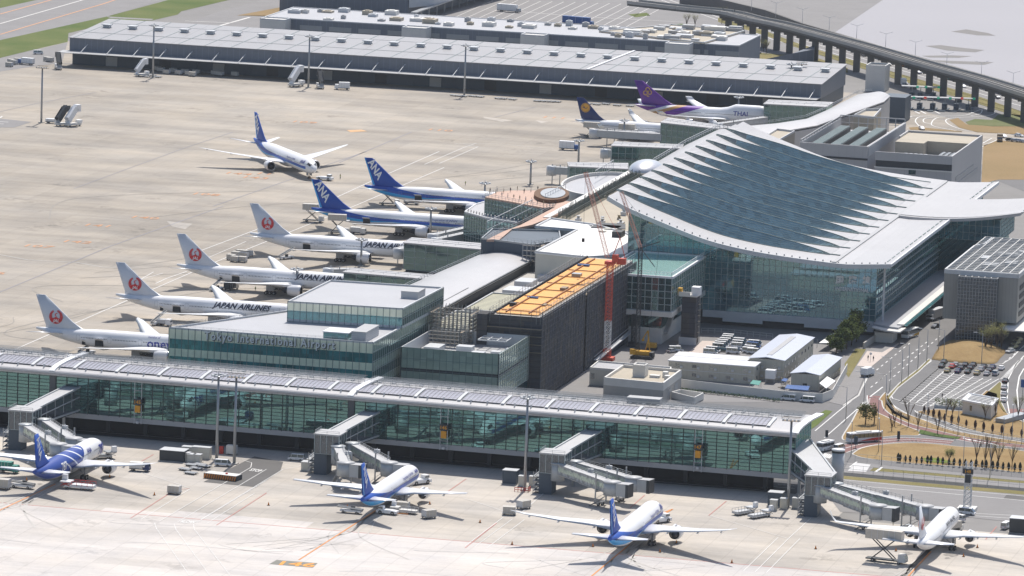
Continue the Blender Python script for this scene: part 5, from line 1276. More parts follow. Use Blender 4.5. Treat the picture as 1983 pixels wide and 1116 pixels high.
for k in range(26):
    u=random.uniform(-28,0); v=random.uniform(178,350)
    mb=MB(); h=random.uniform(.7,1.6); w_=random.uniform(.8,2.2); mb.box(u-w_/2,u+w_/2,v-w_,v+w_,20.7,20.7+h); mb.lathe([(.5,0),(.5,.8),(.8,.85),(.8,1.0)],8,(u,v,20.7+h)); mb.build('roof_vent',M['lgrey' if k%3 else 'tanroof'],mr,True)
bx(mr,'white_edge_wall','offwhite',-39.0,-36.6,200,362,20.7,22.3); bx(mr,'pale_box','offwhite',-12,-3,230,250,20.7,24)
bx(mr,'pale_box','offwhite',-14,-7,180,188,20.7,22.8)
# ================================================================ MAIN TERMINAL
T_=[(-8,47.0),(-1,44.6),(4.6,42.2),(9.6,40),(16,37.6),(23.1,35.2),(33,31.9),(42.7,29.4),(55.8,27.4),(68.8,26.2),(81.6,25.4),(88,25.2),(103,26.3),(130,28.5)]
T_=[(p[0],p[1]) for p in smooth(T_,8)]
def SZ(u):
    for (a,za),(b,zb_) in zip(T_[:-1],T_[1:]):
        if a<=u<=b:
            return za+(zb_-za)*(u-a)/(b-a)
    return T_[-1][1]
TM_V0,TM_V1=118.0,345.0
mt=thing('terminal_building','huge terminal with sweeping white roof and rows of blue glass sawtooth skylights','building',(50,230,0))
us=[3.2+ (83-3.2)*k/26 for k in range(27)]
def rsurf(name,m,us,va,vb,dz0,dz1):
    mb=MB(); mb.loft([[(u,va(u) if callable(va) else va,SZ(u)+dz0),(u,vb(u) if callable(vb) else vb,SZ(u)+dz0),(u,vb(u) if callable(vb) else vb,SZ(u)+dz1),(u,va(u) if callable(va) else va,SZ(u)+dz1)] for u in us],True,True,False)
    return mb.build(name,M[m],mt,True)
rsurf('roof','roofwhite',us,lambda u:TM_V0+(0 if u>10 else (10-u)*.2),TM_V1,0,-1.0)

us2=[83,88,93,98,103]; rsurf('east_roof','roofwhite',us2,TM_V0,TM_V1-2,.02,-1.0)
for seg in ((TM_V0+.4,150,'roofgrey'),): 
    mb=MB(); mb.loft([[(u,seg[0],SZ(u)+.08),(u,seg[1],SZ(u)+.08)] for u in us2],False,False,False); mb.build('roof_sheet',M['roofmetal'],mt,True)
# front fascia lip and gutter
mb=MB()
for a,b in zip(([3.2]+us[1:]+us2[1:])[:-1],([3.2]+us[1:]+us2[1:])[1:]):
    mb.bar((a,TM_V0-.3+(max(0,10-a)*.2),SZ(a)-.55),(b,TM_V0-.3+(max(0,10-b)*.2),SZ(b)-.55),.6,1.5)
mb.build('roof_fascia',M['lgrey'],mt,True)
mb=MB(); mb.box(82.4,83.9,TM_V0+1,TM_V1-4,25.3,25.75); mb.build('roof_gutter',M['grey'],mt,True)
mb=MB(); mb.bar((103,TM_V0,25.9),(103,TM_V1-2,25.9),.5,1.1); mb.build('east_fascia',M['white'],mt,True)
mb=MB()
for k in range(26): v=124+8.6*k; mb.box(100.6,100.9,v,v+5.5,SZ(100.7)+.1,SZ(100.7)+.28)
mb.build('snow_rail',M['mull'],mt,True)['kind']='stuff'
mb=MB()
for k in range(36): u=6+2.7*k; mb.box(u,u+.4,TM_V0+2,TM_V0+2.5,SZ(u),SZ(u)+.5)
mb.build('roof_anchors',M['grey'],mt,True)['kind']='stuff'
# eleven sawtooth skylights
M['louvre']=mat('lilac grey louvre',(.25,.26,.30),.5,var=.1)
def hh(t): return 3.9*math.sin(PI*t**1.0)**.8 if 0<t<1 else 0.0
for k in range(11):
    vk=136+18.2*k; N=30; U=[2.6+(78.6-2.6)*i/N for i in range(N+1)]
    g_=MB(); w_=MB(); f_=MB()
    A=[]; B=[]; C=[]
    for i,u in enumerate(U):
        t=i/N; h=hh(t); z=SZ(u)+.05; tip=max(0,(.12-t))*14
        A.append((u,vk-1.0,z-tip*.0)); B.append((u,vk+h*.62,z+h)); C.append((u,vk+15.5,z))
    g_.loft([[a,b,(b[0],b[1]+.25,b[2]-.05),(a[0],a[1]+.25,a[2]-.3)] for a,b in zip(A,B)],True,True,False); g_.mi=[1 if (j%4<4 and sum(g_.v[q][0] for q in f)/len(f)<11+(sum(g_.v[q][2] for q in f)/len(f)-42)*0) else 0 for j,f in enumerate(g_.f)]; go=g_.build('skylight',[M['tglass2'],M['louvre']],mt,True)
    w_.loft([[(b[0],b[1]+.3,b[2]+.02),c,(c[0],c[1],c[2]-.4),(b[0],b[1]+.35,b[2]-.5)] for b,c in zip(B,C)],True,True,False); w_.build('sawtooth_roof',M['roofwhite'],mt,True)
    for i in range(N): f_.bar((B[i][0],B[i][1],B[i][2]+.1),(B[i+1][0],B[i+1][1],B[i+1][2]+.1),.24,.26); f_.bar((A[i][0],A[i][1]-.1,A[i][2]+.1),(A[i+1][0],A[i+1][1]-.1,A[i+1][2]+.1),.22,.2)
    for i in range(1,N):
        a,b=Vector(A[i]),Vector(B[i]); n_=Vector((0,-.12,.07)); f_.bar(a+n_,b+n_,.06) if i%2 else None
    for f in (.2,.4,.6,.8):
        for i in range(N): a=Vector(A[i]).lerp(Vector(B[i]),f); b=Vector(A[i+1]).lerp(Vector(B[i+1]),f); n_=Vector((0,-.12,.07)); f_.bar(a+n_,b+n_,.10)
    f_.build('skylight_bars',M['mull'],go,True)
    m_=MB(); m_.bar((U[3],vk-2.4,SZ(U[3])+.5),(83,vk-2.4,SZ(83)+.5),.14,.0+.14) if False else None
    m_=MB()
    for i in range(10,N): m_.bar((U[i],vk+15.8,SZ(U[i])+.25),(U[i+1],vk+15.8,SZ(U[i+1])+.25),.25,.3)
    m_.bar((78.6,vk-.2,SZ(78)+.15),(82.4,vk+.1,SZ(82)+.15),.4,.35); m_.build('roof_rainwater_line',M['mull'],mt,True)
# walls
def curtain(par,u0,u1,v,z0,step,mname,n=40,top=1.3):
    mb=MB(); ring=[(u0+(u1-u0)*k/n) for k in range(n+1)]
    mb.loft([[(u,v,z0),(u,v,SZ(u)-top),(u,v+.3,SZ(u)-top),(u,v+.3,z0)] for u in ring],True,True,False); return mb.build('window_wall',M[mname],par,True)
curtain(mt,9.5,97,125.8,5.0,2,'tglass')
mb=MB(); n=42
for k in range(n+1): u=9.5+(97-9.5)*k/n; mb.bar((u,125.65,5.0),(u,125.65,SZ(u)-1.3),.13)
z=7.1
while z<40:
    ue=97 
    if z>25: 
        ue=min([u for u in range(10,98) if SZ(u)-1.3<z] or [97])
    if ue>10: mb.bar((9.5,125.66,z),(ue,125.66,z),.10)
    z+=2.1
mb.build('mullions',M['mullw'],mt,True)['kind']='stuff'
bx(mt,'core','dark',11,96.5,127.2,340,.1,23.5)
bx(mt,'plinth_band','lgrey',36.8,96.6,125.2,126.6,2.6,4.98)
for a,b,z0 in ((43.9,57.9,1.4),(72.5,96.6,1.4)): bx(mt,'plinth_band','lgrey',a,b,125.25,126.6,z0,2.59)
bx(mt,'lit_hall_floor','floor',38,96.4,126.15,127.1,4.9,5.2)
# east wall with long ledges
mb=MB(); mb.box(96.7,97,126.1,345,5.0,24.6); mb.build('east_window_wall',M['tglass'],mt,True)
for z,w_ in ((5.2,1.4),(8.2,.5),(10.6,.5),(13.2,.9),(15.8,.4),(18.4,.5),(21,.4)):
    mb=MB(); mb.box(97.02,97+w_,126,344,z,z+.28); mb.build('ledge',M['mullw'],mt,True)
frame(mt,(97,126),(97,344),5,24.5,52,0,'mull',.12,.1,.03,'east_mullions')
bx(mt,'corner_post','lgrey',99.6,100.2,124,124.6,5,25)
# projecting centre hall and its canopy
px(mt,'centre_hall','tglass',[(97.1,247),(119.5,247),(119.5,279),(97.1,279)],17.6,25.6); frame(mt,(97.1,247),(119.5,247),17.6,25.6,10,3,'mullw',.12,.1,.03); frame(mt,(119.5,247),(119.5,279),17.6,25.6,9,5,'mullw',.14,.12,.03)
px(mt,'centre_hall_base','dkglass',[(97.1,248),(118,248),(118,278),(97.1,278)],5,17.4)
mb=MB(); rings=[]
for k in range(15):
    t=k/14; u=84+(127-84)*t; z=26.0+3.0*t*t; v0=238-5*math.sin(PI*t)-(-6)*t*t; v1=289-3*t; rings.append([(u,v0,z),(u,v1,z+.3),(u,v1,z-.8),(u,v0,z-1.0)])
mb.loft(rings,True,True,False); mb.build('centre_canopy',M['roofwhite'],mt,True)
mb=MB(); 
for a,b in zip(rings[:-1],rings[1:]): mb.bar(Vector(a[0])+Vector((0,-.2,-.4)),Vector(b[0])+Vector((0,-.2,-.4)),.5,1.1); mb.bar(Vector(a[0])+Vector((0,5,.15)),Vector(b[0])+Vector((0,5,.15)),4.5,.12)
mb.build('canopy_edge',M['roofmetal'],mt,True)
# lettering on the front glass
def wall_text(par,txt,x0,x1,ybot,ytop,V,m='white',bold=.01,name='lettering',z_off=0):
    a=OV(x0,ybot,V); b=OV(x1,ybot,V); zt=OV(x0,ytop,V).z
    vs,fs=text2d(txt,1,0,bold); w0=min(v.x for v in vs); w_=max(v.x for v in vs)-w0; y0=min(v.y for v in vs); h_=max(v.y for v in vs)-y0
    mb=MB(); H=(zt-a.z)
    for v in vs: mb.v.append((a.x+(v.x-w0)/w_*(b.x-a.x),V,a.z+(v.y-y0)/h_*H))
    for f in fs: mb.fi(f)
    return mb.build(name,M[m],par,True)
for ch,x0,x1 in (('国',1619,1633),('際',1644,1660),('線',1670,1685)): wall_text(mt,ch,x0,x1,550,534,125.35,'white',.035,'lettering')
wall_text(mt,'INTERNATIONAL',1618,1683,562.5,555,125.35,'white',.02,'lettering')
# kerbside canopy
kc=thing('roadside_canopy','long pale canopy over the terminal kerbside road','canopy',(103,170,0))
def kcp(z,*p): return [tuple(G(1283+x/2.79,330+y/2.79,z))[:2] for x,y in p]
mb=MB(); mb.prism([(98,117),(103,113.5),(107.6,112),(108,117),(108,330),(98,330)],5.2,5.8); mb.build('roof',M['roofgrey'],kc,True)
bx(kc,'edge_beam','offwhite',106.2,108.6,117,330,5.8,6.2); bx(kc,'glass_strip','band',108.62,109.6,118,330,5.5,5.75)
for k in range(14): bx(kc,'column','grey',104.5,105.1,120+15*k,120.6+15*k,.1,5.2)
mb=MB(); mb.prism([(98.2,112.6),(103,108.8),(109,107.3),(109.4,117),(98.2,117)],4.7,5.15); mb.build('rounded_end',M['offwhite'],kc,True)
bx(kc,'deck_wall','dark',97.4,98,126,330,.1,5.1)
# white box hut at the ramp foot and low ramp walls
ht_=thing('white_hut','white windowless hut under the end of the kerbside canopy','hut',tuple(G(1711,664,0)))
p=G(1711,664); bx(ht_,'walls','offwhite',p.x-3.2,p.x+3,p.y,p.y+9,0,3.4); bx(ht_,'flat_roof','grey',p.x-3.4,p.x+3.2,p.y-.2,p.y+9.2,3.4,3.65)
rw=thing('ramp_wall','low pale concrete ramp wall beside the white hut','wall',tuple(G(1680,668))); mb=MB(); a=G(1672,676); b=G(1698,660); mb.bar((a.x,a.y,1.0),(b.x,b.y,1.4),.5,2.2); mb.build('wall_panel',M['concrete'],rw,True)
# ---------------------------------------------------------------- glass annex left of the main front
an=thing('glass_annex','square glass annex with mint green glass roof between scaffolding and terminal front','building',(25,98,0))
M['mint']=glass('mint glass roof',(.30,.50,.44),.06,(.7,.95,.9),panes=(3,3),rough=.2,var=.12,wob=0)
AN=[(12,73),(37,73),(37,125.0),(12,125.0)]
px(an,'glass_box','dkglass',AN,11.9,23.2); px(an,'glass_roof','mint',[(12.6,75),(36.4,75),(36.4,124.6),(12.6,124.6)],23.2,23.5); ppt(an,'roof_kerb','white',[(11.6,72.6),(37.4,72.6),(37.4,125),(11.6,125)],23.2,23.9,.7)
frame(an,AN[0],AN[1],12,23.2,11,5,'mullw',.2,.18,.03); frame(an,AN[1],AN[2],12,23.2,18,5,'mullw',.16,.14,.03)
rail(an,[(12.5,74,23.9),(36.6,74,23.9),(36.6,124,23.9)],1.2,'white',t=.1,step=1.4)
px(an,'floor_edge','offwhite',[(11.5,72),(37.6,72),(37.6,125),(11.5,125)],10.2,11.88)
px(an,'lower_glass','dkglass',[(13,77),(33,77),(33,124),(13,124)],5.5,10.18); px(an,'lower_wall','offwhite',[(13,76.8),(33.2,76.8),(33.2,124),(13,124)],0,5.48)
mb=MB(); mb.bar((33.3,80,3.5),(33.3,100,12.5),2.4,1.0); mb.build('sloping_link',M['grey'],an,True)
lt=thing('hoist_tower','dark netted lift tower with white cab platform beside the glass annex','scaffolding',tuple(G(1333,668)))
p=G(1332,668); bx(lt,'netting','netting',p.x-2.6,p.x+2.2,p.y,p.y+6,0,16.5); bx(lt,'platform','offwhite',p.x-3.6,p.x+2.8,p.y-1.2,p.y+6,16.5,17.0); bx(lt,'cab','white',p.x+.6,p.x+3.4,p.y-.5,p.y+3,17.0,19.8); bx(lt,'yellow_hoist','yellow',p.x-3.9,p.x-2.6,p.y-1,p.y+1,17.01,19.2); bx(lt,'platform_screen','offwhite',p.x-3.6,p.x+.5,p.y-1.25,p.y-1.1,17,18.1)
bx(lt,'base_hoarding','lgrey',p.x-3,p.x+3,p.y-.8,p.y-.5,0,2.6)
sc_=scaffold('slim scaffold stair tower between the netted lift tower and terminal front',[tuple(G(1343,664))[:2],tuple(G(1354,665))[:2]],0,17,1.5,1.9)
# ---------------------------------------------------------------- plant buildings behind the terminal
def lattice(par,name,m,u0,u1,v0,v1,z,nu,nv,t=.3):
    mb=MB()
    for k in range(nu+1): u=u0+(u1-u0)*k/nu; mb.bar((u,v0,z),(u,v1,z),t)
    for k in range(nv+1): v=v0+(v1-v0)*k/nv; mb.bar((u0,v,z),(u1,v,z),t)
    return mb.build(name,M[m],par,True)
M['cladwhite']=mat('pale cladding',(.46,.45,.445),.5,var=.07,vs=.1,stripe=('xy',3.2,.03,.15))
m1=thing('cooling_plant_building','pale roof plant building with dark rows of coolers behind the sawtooth roof','building',(22,472,0))
bx(m1,'walls','cladwhite',8.8,36.2,431,515,0,20.5); 
for a in ((8.8,36.2,431,431.6),(35.6,36.2,431.6,515),(8.8,9.4,431.6,515)): bx(m1,'parapet_wall','cladwhite',a[0],a[1],a[2],a[3],20.5,25)
bx(m1,'shadow_gap','dark',8.7,36.4,430.8,431,19.4,20.2)
mb=MB()
for k in range(7): z=21+.6*k; mb.box(36.25,36.5,432,515,z,z+.3)
mb.build('louvred_screen',M['lgrey'],m1,True)
mb=MB()
for k in range(8): u=9+27*k/7; mb.bar((u,514.5,20.5),(u,514.5,26.3),.3)
mb.bar((9,514.5,26.3),(36,514.5,26.3),.4); mb.bar((9,514.5,23.5),(36,514.5,23.5),.2)
for k in range(16): v=432+82*k/15; mb.bar((9.1,v,20.5),(9.1,v,26),.25)
mb.bar((9.1,431,26),(9.1,514.5,26),.35); mb.build('open_frame',M['grey'],m1,True)
for c in (14,21.5,29):
    bx(m1,'cooler_row','dark',c-2.2,c+2.2,440,500,20.5,23.6); mb=MB()
    for k in range(20): mb.box(c-2,c+2,440.5+3*k,442.3+3*k,23.6,24.0)
    mb.build('cooler_fans',M['mull'],m1,True)
m2=thing('service_building','tall pale service building with open roof well of coolers beside the brown field','building',(57,453,0))
bx(m2,'walls','cladwhite',41.6,72.4,418,490,0,18.8); 
for a in ((41.6,72.4,418,418.6),(71.8,72.4,418.6,490),(41.6,42.2,470,490),(41.6,72.4,489.4,490)): bx(m2,'parapet_wall','cladwhite',a[0],a[1],a[2],a[3],21.6 if a[2]==418 else 18.8,25)
bx(m2,'louvre_gap','dark',42,72.2,418.2,418.5,18.8,21.6); bx(m2,'lower_rail','offwhite',41.5,72.6,417.7,418,18.6,19.1)
bx(m2,'raised_roof','tanroof',42.3,71.6,466,489.3,18.8,24.2); bx(m2,'raised_roof','tanroof',42.3,54,458,465.9,18.8,24.2); bx(m2,'well_wall','cladwhite',42.25,71.6,465.6,465.95,18.8,24.3) if False else None
for a,b,c,d in ((50,60,424,436),(63.5,70,424,446)):
    bx(m2,'cooler_bank','dark',a,b,c,d,18.8,22.6); mb=MB()
    nu=int((b-a)/1.8); nv=int((d-c)/2.2)
    for i in range(nu):
        for j in range(nv): mb.lathe([(.75,0),(.75,.3),(.6,.32)],8,(a+(b-a)*(i+.5)/nu,c+(d-c)*(j+.5)/nv,22.6))
    mb.build('cooler_fans',M['steel'],m2,True)
    frame(m2,(a,c),(b,c),18.9,22.5,6,3,'steel',.12,.1,.02)
p=OV(1583+890/4.8525,130+985/4.8525,417.9); bx(m2,'window','dkglass',p.x-1.4,p.x+1.4,417.8,418,p.z-1,p.z+1)
mb=MB(); mb.box(72.45,72.6,425,480,11,13); mb.box(72.45,72.6,428,470,14,15.5); mb.build('window_strip',M['grey'],m2,True)
# far concourse roof north of the terminal
nc=thing('far_concourse_building','far concourse with curved silver roof leading to the farthest gates','building',(-8,570,0))
def gp(z,*pts): return [tuple(G(*p,z)) for p in pts]
Wn=gp(16.5,(1385,254),(1440,245),(1500,240),(1560,231),(1600,214),(1661,183),(1690,180)); En=gp(17.0,(1470,262),(1502,256),(1530,252),(1583,243),(1640,222),(1712,197),(1724,186))
barrel(nc,'roof',Wn,En,0,1.2,'roofmetal',8,.5); px(nc,'body','cladwhite',[p[:2] for p in Wn]+[p[:2] for p in En[::-1]],0,16)
rail(nc,[(x,y,z+.5) for x,y,z in Wn],1.2,'steel',t=.12,step=3)
Wl=gp(17,(1265,318),(1330,280),(1393,250)); El=gp(19,(1300,332),(1370,283),(1440,262)); barrel(nc,'side_roof',Wl,El,0,.8,'roofmetal',6,.5)
for W_ in (Wl,): rail(nc,[(x,y,z+.6) for x,y,z in W_],1.6,'lgrey',t=.14,step=3)
r1_=P_(17.5,(1583+340/4.8525,130+470/4.8525),(1583+450/4.8525,130+415/4.8525),(1583+600/4.8525,130+412/4.8525),(1583+530/4.8525,130+490/4.8525)); px(nc,'flat_roof','tanroof',r1_,0,17.6); ppt(nc,'parapet','lgrey',r1_,17.6,18.6,.4)
r2_=P_(20,(1150+1615/4.8525,170+465/4.8525),(1150+1720/4.8525,170+400/4.8525),(1150+1890/4.8525,170+420/4.8525),(1150+1740/4.8525,170+505/4.8525)); px(nc,'flat_roof','tanroof',r2_,0,20); ppt(nc,'parapet','lgrey',r2_,20,20.8,.4)
p=G(1583+735/4.8525,130+515/4.8525); bx(nc,'blue_grey_box','dkclad',p.x-6,p.x+4,p.y,p.y+14,0,11)
tw=thing('white_shaft','plain white ventilation shaft standing between long cargo building and toll roads','tower',tuple(G(1693,176)))
a=G(1675,176); b=G(1713,178); bx(tw,'shaft','offwhite',a.x,b.x,a.y,a.y+12,0,11.5); bx(tw,'shaft_opening','dark',a.x+.6,b.x-.6,a.y+.6,a.y+11.4,11.5,11.55); ppt(tw,'parapet','offwhite',[(a.x,a.y),(b.x,a.y),(b.x,a.y+12),(a.x,a.y+12)],11.5,12.2,.5)
# ---------------------------------------------------------------- parking garage block at right edge
M['garclad']=mat('ribbed garage cladding',(.33,.32,.295),.6,var=.08,stripe=('xy',1.2,.12,.18))
M['bayglass']=glass('slate garage glass',(.03,.04,.055),.06,(.6,.7,.8),panes=(1,1.2),rough=.1,var=.6,wob=.01)
ga=thing('parking_garage','square car park block with lattice roof frame at the right edge','building',(132,170,0))
px(ga,'upper_block','garclad',[(119.5,130),(145,130),(145,212),(119.5,212)],7.2,22.6); px(ga,'base','dark',[(124.2,131.5),(140,131.5),(140,210),(124.2,210)],0,7.1)
px(ga,'bay','bayglass',[(124.8,127),(138.3,127),(138.3,130.5),(124.8,130.5)],.6,22); frame(ga,(124.8,127),(138.3,127),.6,22.4,13,18,'steel',.13,.10,.02)
px(ga,'roof_deck','dark',[(119.6,130.2),(144.8,130.2),(144.8,212),(119.6,212)],22.6,22.8)
ppt(ga,'roof_edge','lgrey',[(119.4,130),(145.2,130),(145.2,213),(122,213),(122,196),(119.4,190)],22.7,24.2,.6)
lattice(ga,'roof_lattice','offwhite',120,144.8,131,212,24.2,8,22,.28); lattice(ga,'bay_lattice','offwhite',125,138.2,127,130,22.6,6,1,.22)
for a,b,w_,d_,h in ((132,150,5,7,1.2),(138,158,4,5,1.2),(134,178,8,3,1.0),(139,188,6,5,.9),(128,165,3,6,1.4)): bx(ga,'roof_unit','lgrey',a-w_/2,a+w_/2,b-d_/2,b+d_/2,22.8,22.8+h)
for z in (9,12,15,18): bx(ga,'east_opening','dark',145.02,145.2,134,208,z,z+1.6)
bx(ga,'entrance_canopy','offwhite',141,152,120,190,6.0,6.4)
# ---------------------------------------------------------------- long cargo building and its neighbours
M['cargo']=mat('ribbed blue grey cladding',(.15,.17,.205),.5,var=.10,vs=.05,stripe=(0,3.0,.10,-.22))
M['cargo_roof']=mat('pale metal roof',(.30,.295,.30),.45,.1,var=.08,vs=.04,stripe=(0,22.0,.012,.35))
wh=thing('cargo_building','very long blue grey cargo building with row of roof ventilators behind the apron','building',(-215,750,0))
W0,W1=-396.5,-40.5
mb=MB(); mb.loft([[(u,728,6.2),(u,728,12.6),(u,787,15.4),(u,787,6.2)] for u in (W0,W1)],True,True,False); mb.build('upper_walls',M['cargo'],wh,True)
bx(wh,'lower_walls','dkclad',W0+.5,W1-.5,731,786,0,6.2)
mb=MB(); mb.loft([[(u,727.4,12.65),(u,787.4,15.5),(u,787.4,15.8),(u,727.4,12.95)] for u in (W0-.5,W1+.5)],True,True,False); mb.build('roof',M['cargo_roof'],wh,True)
mb=MB(); n=int((W1-W0)/12.6)
bx(wh,'canopy','grey',W0-3,W1,718,728,6.6,6.85); 
for k in range(28):
    u=W0+7+12.75*k; v=762; zr_=12.95+2.85*(v-727.4)/60
    m_=MB(); m_.box(u-1.5,u+1.5,v-1.6,v+1.6,zr_,zr_+1.2); m_.box(u-2.1,u+2.1,v-2.2,v+2.2,zr_+1.2,zr_+1.6); m_.build('roof_ventilator',M['lgrey'],wh,True)
    m_=MB(); m_.bar((u+2,727.8,10.2),(u+1.2,718.6,6.9),.25); m_.build('canopy_stay',M['lgrey'],wh,True)
for k in range(27):
    u=W0+8+13.0*k
    m_=MB(); m_.box(u-4,u+1.5,730.7,730.99,.3,4.6); m_.build('shutter_door',M['grey' if k%4==1 else 'dark' if k%2 else 'dkclad'],wh,True)
mb=MB()
for k in range(28): u=W0+2+12.75*k; mb.bar((u,728,13.02),(u+3,787,15.84),.35,.10)
for v,z in ((745,13.85),(774,15.2)): mb.bar((W0,v,z),(W1,v,z),.25,.08)
mb.build('roof_seams',M['mull'],wh,True)['kind']='stuff'
mb=MB(); mb.bar((W1-108*1.0,727,13.2),(W1-100,787,16.0),1.2,.3); mb.build('roof_crossover',M['white'],wh,True)
b2=thing('cargo_office_building','dark banded office building with square white towers behind the long cargo roof','building',(-215,840,0))
X0,X1=-330,-98
bx(b2,'walls','cargo',X0,X1,820,870,0,17.1); bx(b2,'roof','roofgrey',X0+.5,X1-.5,820.5,869.5,17.1,17.3); ppt(b2,'parapet','lgrey',[(X0,820),(X1,820),(X1,870),(X0,870)],17.1,17.6,.6)
for k in range(15):
    u=X0+18+14.5*k; bx(b2,'window_strip','steel',u,u+11,819.8,819.98,12.4,14.6)
for (ua,ub) in ((-329,-316.5),(-259,-247),(-201,-189.5),(-131.3,-119.7)): bx(b2,'white_tower','offwhite',ua,ub,810,820,0,17.2); ppt(b2,'tower_parapet','lgrey',[(ua,810),(ub,810),(ub,820),(ua,820)],17.2,17.8,.5)
random.seed(11)
for k in range(46):
    u=X0+8+4.7*k+random.uniform(-1,1); v=random.uniform(824,864); w_=random.uniform(1,3.2); h=random.uniform(.8,2.6)
    m_=MB(); m_.box(u-w_,u+w_,v-w_,v+w_,17.3,17.3+h); m_.box(u-w_*.5,u+w_*.5,v-w_*.5,v+w_*.5,17.3+h,17.6+h); m_.build('roof_unit',M[['lgrey','offwhite','grey','tanroof'][k%4]],b2,True)
a=thing('far_office_building','dark low building with cluttered pale roof in front of the elevated railway','building',(-70,860,0))
q0=P_(17.5,(1160,62),(1363,85),(1443,62),(1300,50)); px(a,'walls','cargo',q0,0,17.5); px(a,'roof','tanroof',[tuple(Vector(p)*.999) for p in q0],17.5,17.8); ppt(a,'parapet','lgrey',q0,17.6,18.3,.7)
random.seed(3)
for k in range(22):
    t,s_=random.random(),random.random(); p=Vector(q0[0]).lerp(Vector(q0[1]),t).lerp(Vector(q0[3]).lerp(Vector(q0[2]),t),s_); w_=random.uniform(1.5,4.5)
    bx(a,'roof_unit',['lgrey','offwhite','grey'][k%3],p.x-w_,p.x+w_,p.y-w_*.7,p.y+w_*.7,17.8,17.8+random.uniform(.6,2.2))
hg=thing('hangar','big blue grey hangar wall with pale doors cut by the top edge of the picture','building',(-330,1030,0))
hA=G(541,22); hB=G(790,38); hC=G(848,18); hD=G(980,-30)
mb=MB(); 
px(hg,'walls','cargo',[(hA.x,hA.y),(hB.x,hB.y),(hB.x+10,hB.y+160),(hA.x,hA.y+160)],0,26)
px(hg,'pale_front','lgrey',[(hB.x+.5,hB.y-.5),(G(840,33).x,G(840,33).y),(G(840,33).x+12,hB.y+160),(hB.x+11,hB.y+160)],6,30)
mb=MB(); c1=G(800,48); c2=G(960,-10); mb.bar((c1.x,c1.y,6),(c2.x,c2.y,6),3,.6)
for k in range(12): p=Vector((c1.x,c1.y,0)).lerp(Vector((c2.x,c2.y,0)),k/11); mb.bar(p,p+Vector((0,0,6)),.6)
mb.build('loading_canopy',M['steel'],hg,True)
rp=thing('grey_shed','low wedge shaped grey shed beside the far car park','shed',tuple(G(1550,115))); mb=MB(); a=Z3((610,320)); 
mb.prism(Z3((560,330),(700,345),(815,345),(820,320),(800,318)),[0]*5,[1,5,7,7,2]); mb.build('shed_body',M['cargo'],rp,True)
# ---------------------------------------------------------------- elevated railway
vd=thing('elevated_railway','long elevated railway on dark piers curving along the bay','viaduct',(0,820,0))
path=[Vector(tuple(G(1283+x/2.79,y/2.79,12.5))) for x,y in ((-160,20),(100,50),(350,76),(500,112),(650,143),(850,195),(1100,262),(1400,350),(1700,432),(1953,510),(2150,572))]
path=[Vector(p) for p in smooth([tuple(p) for p in path],4)]
mb=MB(); m2_=MB(); m3=MB()
for p,q_ in zip(path[:-1],path[1:]):
    mb.bar(p,q_,9.5,1.6); d=(q_-p).normalized(); n=Vector((-d.y,d.x,0))
    for o in (-4.9,4.9): m2_.bar(p+n*o+Vector((0,0,1.0)),q_+n*o+Vector((0,0,1.0)),.45,1.6)
    for o in (-2.4,-1.0,1.0,2.4): m3.bar(p+n*o+Vector((0,0,.95)),q_+n*o+Vector((0,0,.95)),.22,.25)
    m2_.bar(p+Vector((0,0,.95)),q_+Vector((0,0,.95)),.6,.5)
mb.build('deck',M['viad'] if 'viad' in M else M.setdefault('viad',mat('aged viaduct concrete',(.135,.13,.125),.8,var=.2,vs=.1)),vd,True); m2_.build('parapet_wall',M['concrete'],vd,True); m3.build('rail',M['mud'],vd,True)
for x,y in ((358,150),(423,166),(488,180),(555,205),(622,250),(690,245),(760,280),(830,290),(902,320),(975,335),(1050,365),(1125,365),(1203,405),(1280,425),(1360,445),(1442,470),(1523,505),(1608,530),(1692,560),(1780,590),(1868,618),(1960,650)):
    b=min(path,key=lambda p:abs((991.5+FPX*(p-CPOS).dot(CR)/(p-CPOS).dot(CF))-(1283+x/2.79)))
    i=path.index(b); a_=path[max(0,i-1)]; c_=path[min(len(path)-1,i+1)]
    # point of the path whose picture column is the pier's
    best=None
    for s0,s1 in ((a_,b),(b,c_)):
        for k in range(11):
            p=s0.lerp(s1,k/10); e=abs(991.5+FPX*(p-CPOS).dot(CR)/(p-CPOS).dot(CF)-(1283+x/2.79))
            if best is None or e<best[0]: best=(e,p)
    p=best[1]; mb=MB(); mb.box(p.x-1.5,p.x+1.5,p.y-1.2,p.y+1.2,0,10.2); mb.prism([(p.x-4.6,p.y-1.2),(p.x+4.6,p.y-1.2),(p.x+4.6,p.y+1.2),(p.x-4.6,p.y+1.2)],[10.2]*4,[11.7]*4); mb.box(p.x-3,p.x+3,p.y-1.1,p.y+1.1,9.2,10.2)
    mb.build('pier',M['viad'],vd,True)
sw=thing('sea_wall','long dark parapet of the seaside road beyond the elevated railway','wall',tuple(G(1500,30)))
sp=[Vector(tuple(G(1283+x/2.79,y/2.79,6))) for x,y in ((100,-40),(360,12),(560,60),(760,132),(960,190),(1200,262),(1500,345),(1750,415),(2000,488))]
mb=MB()
for p,q_ in zip(sp[:-1],sp[1:]): mb.bar(p-Vector((0,0,3)),q_-Vector((0,0,3)),1.5,7)
mb.build('parapet_wall',M['viad'],sw,True)
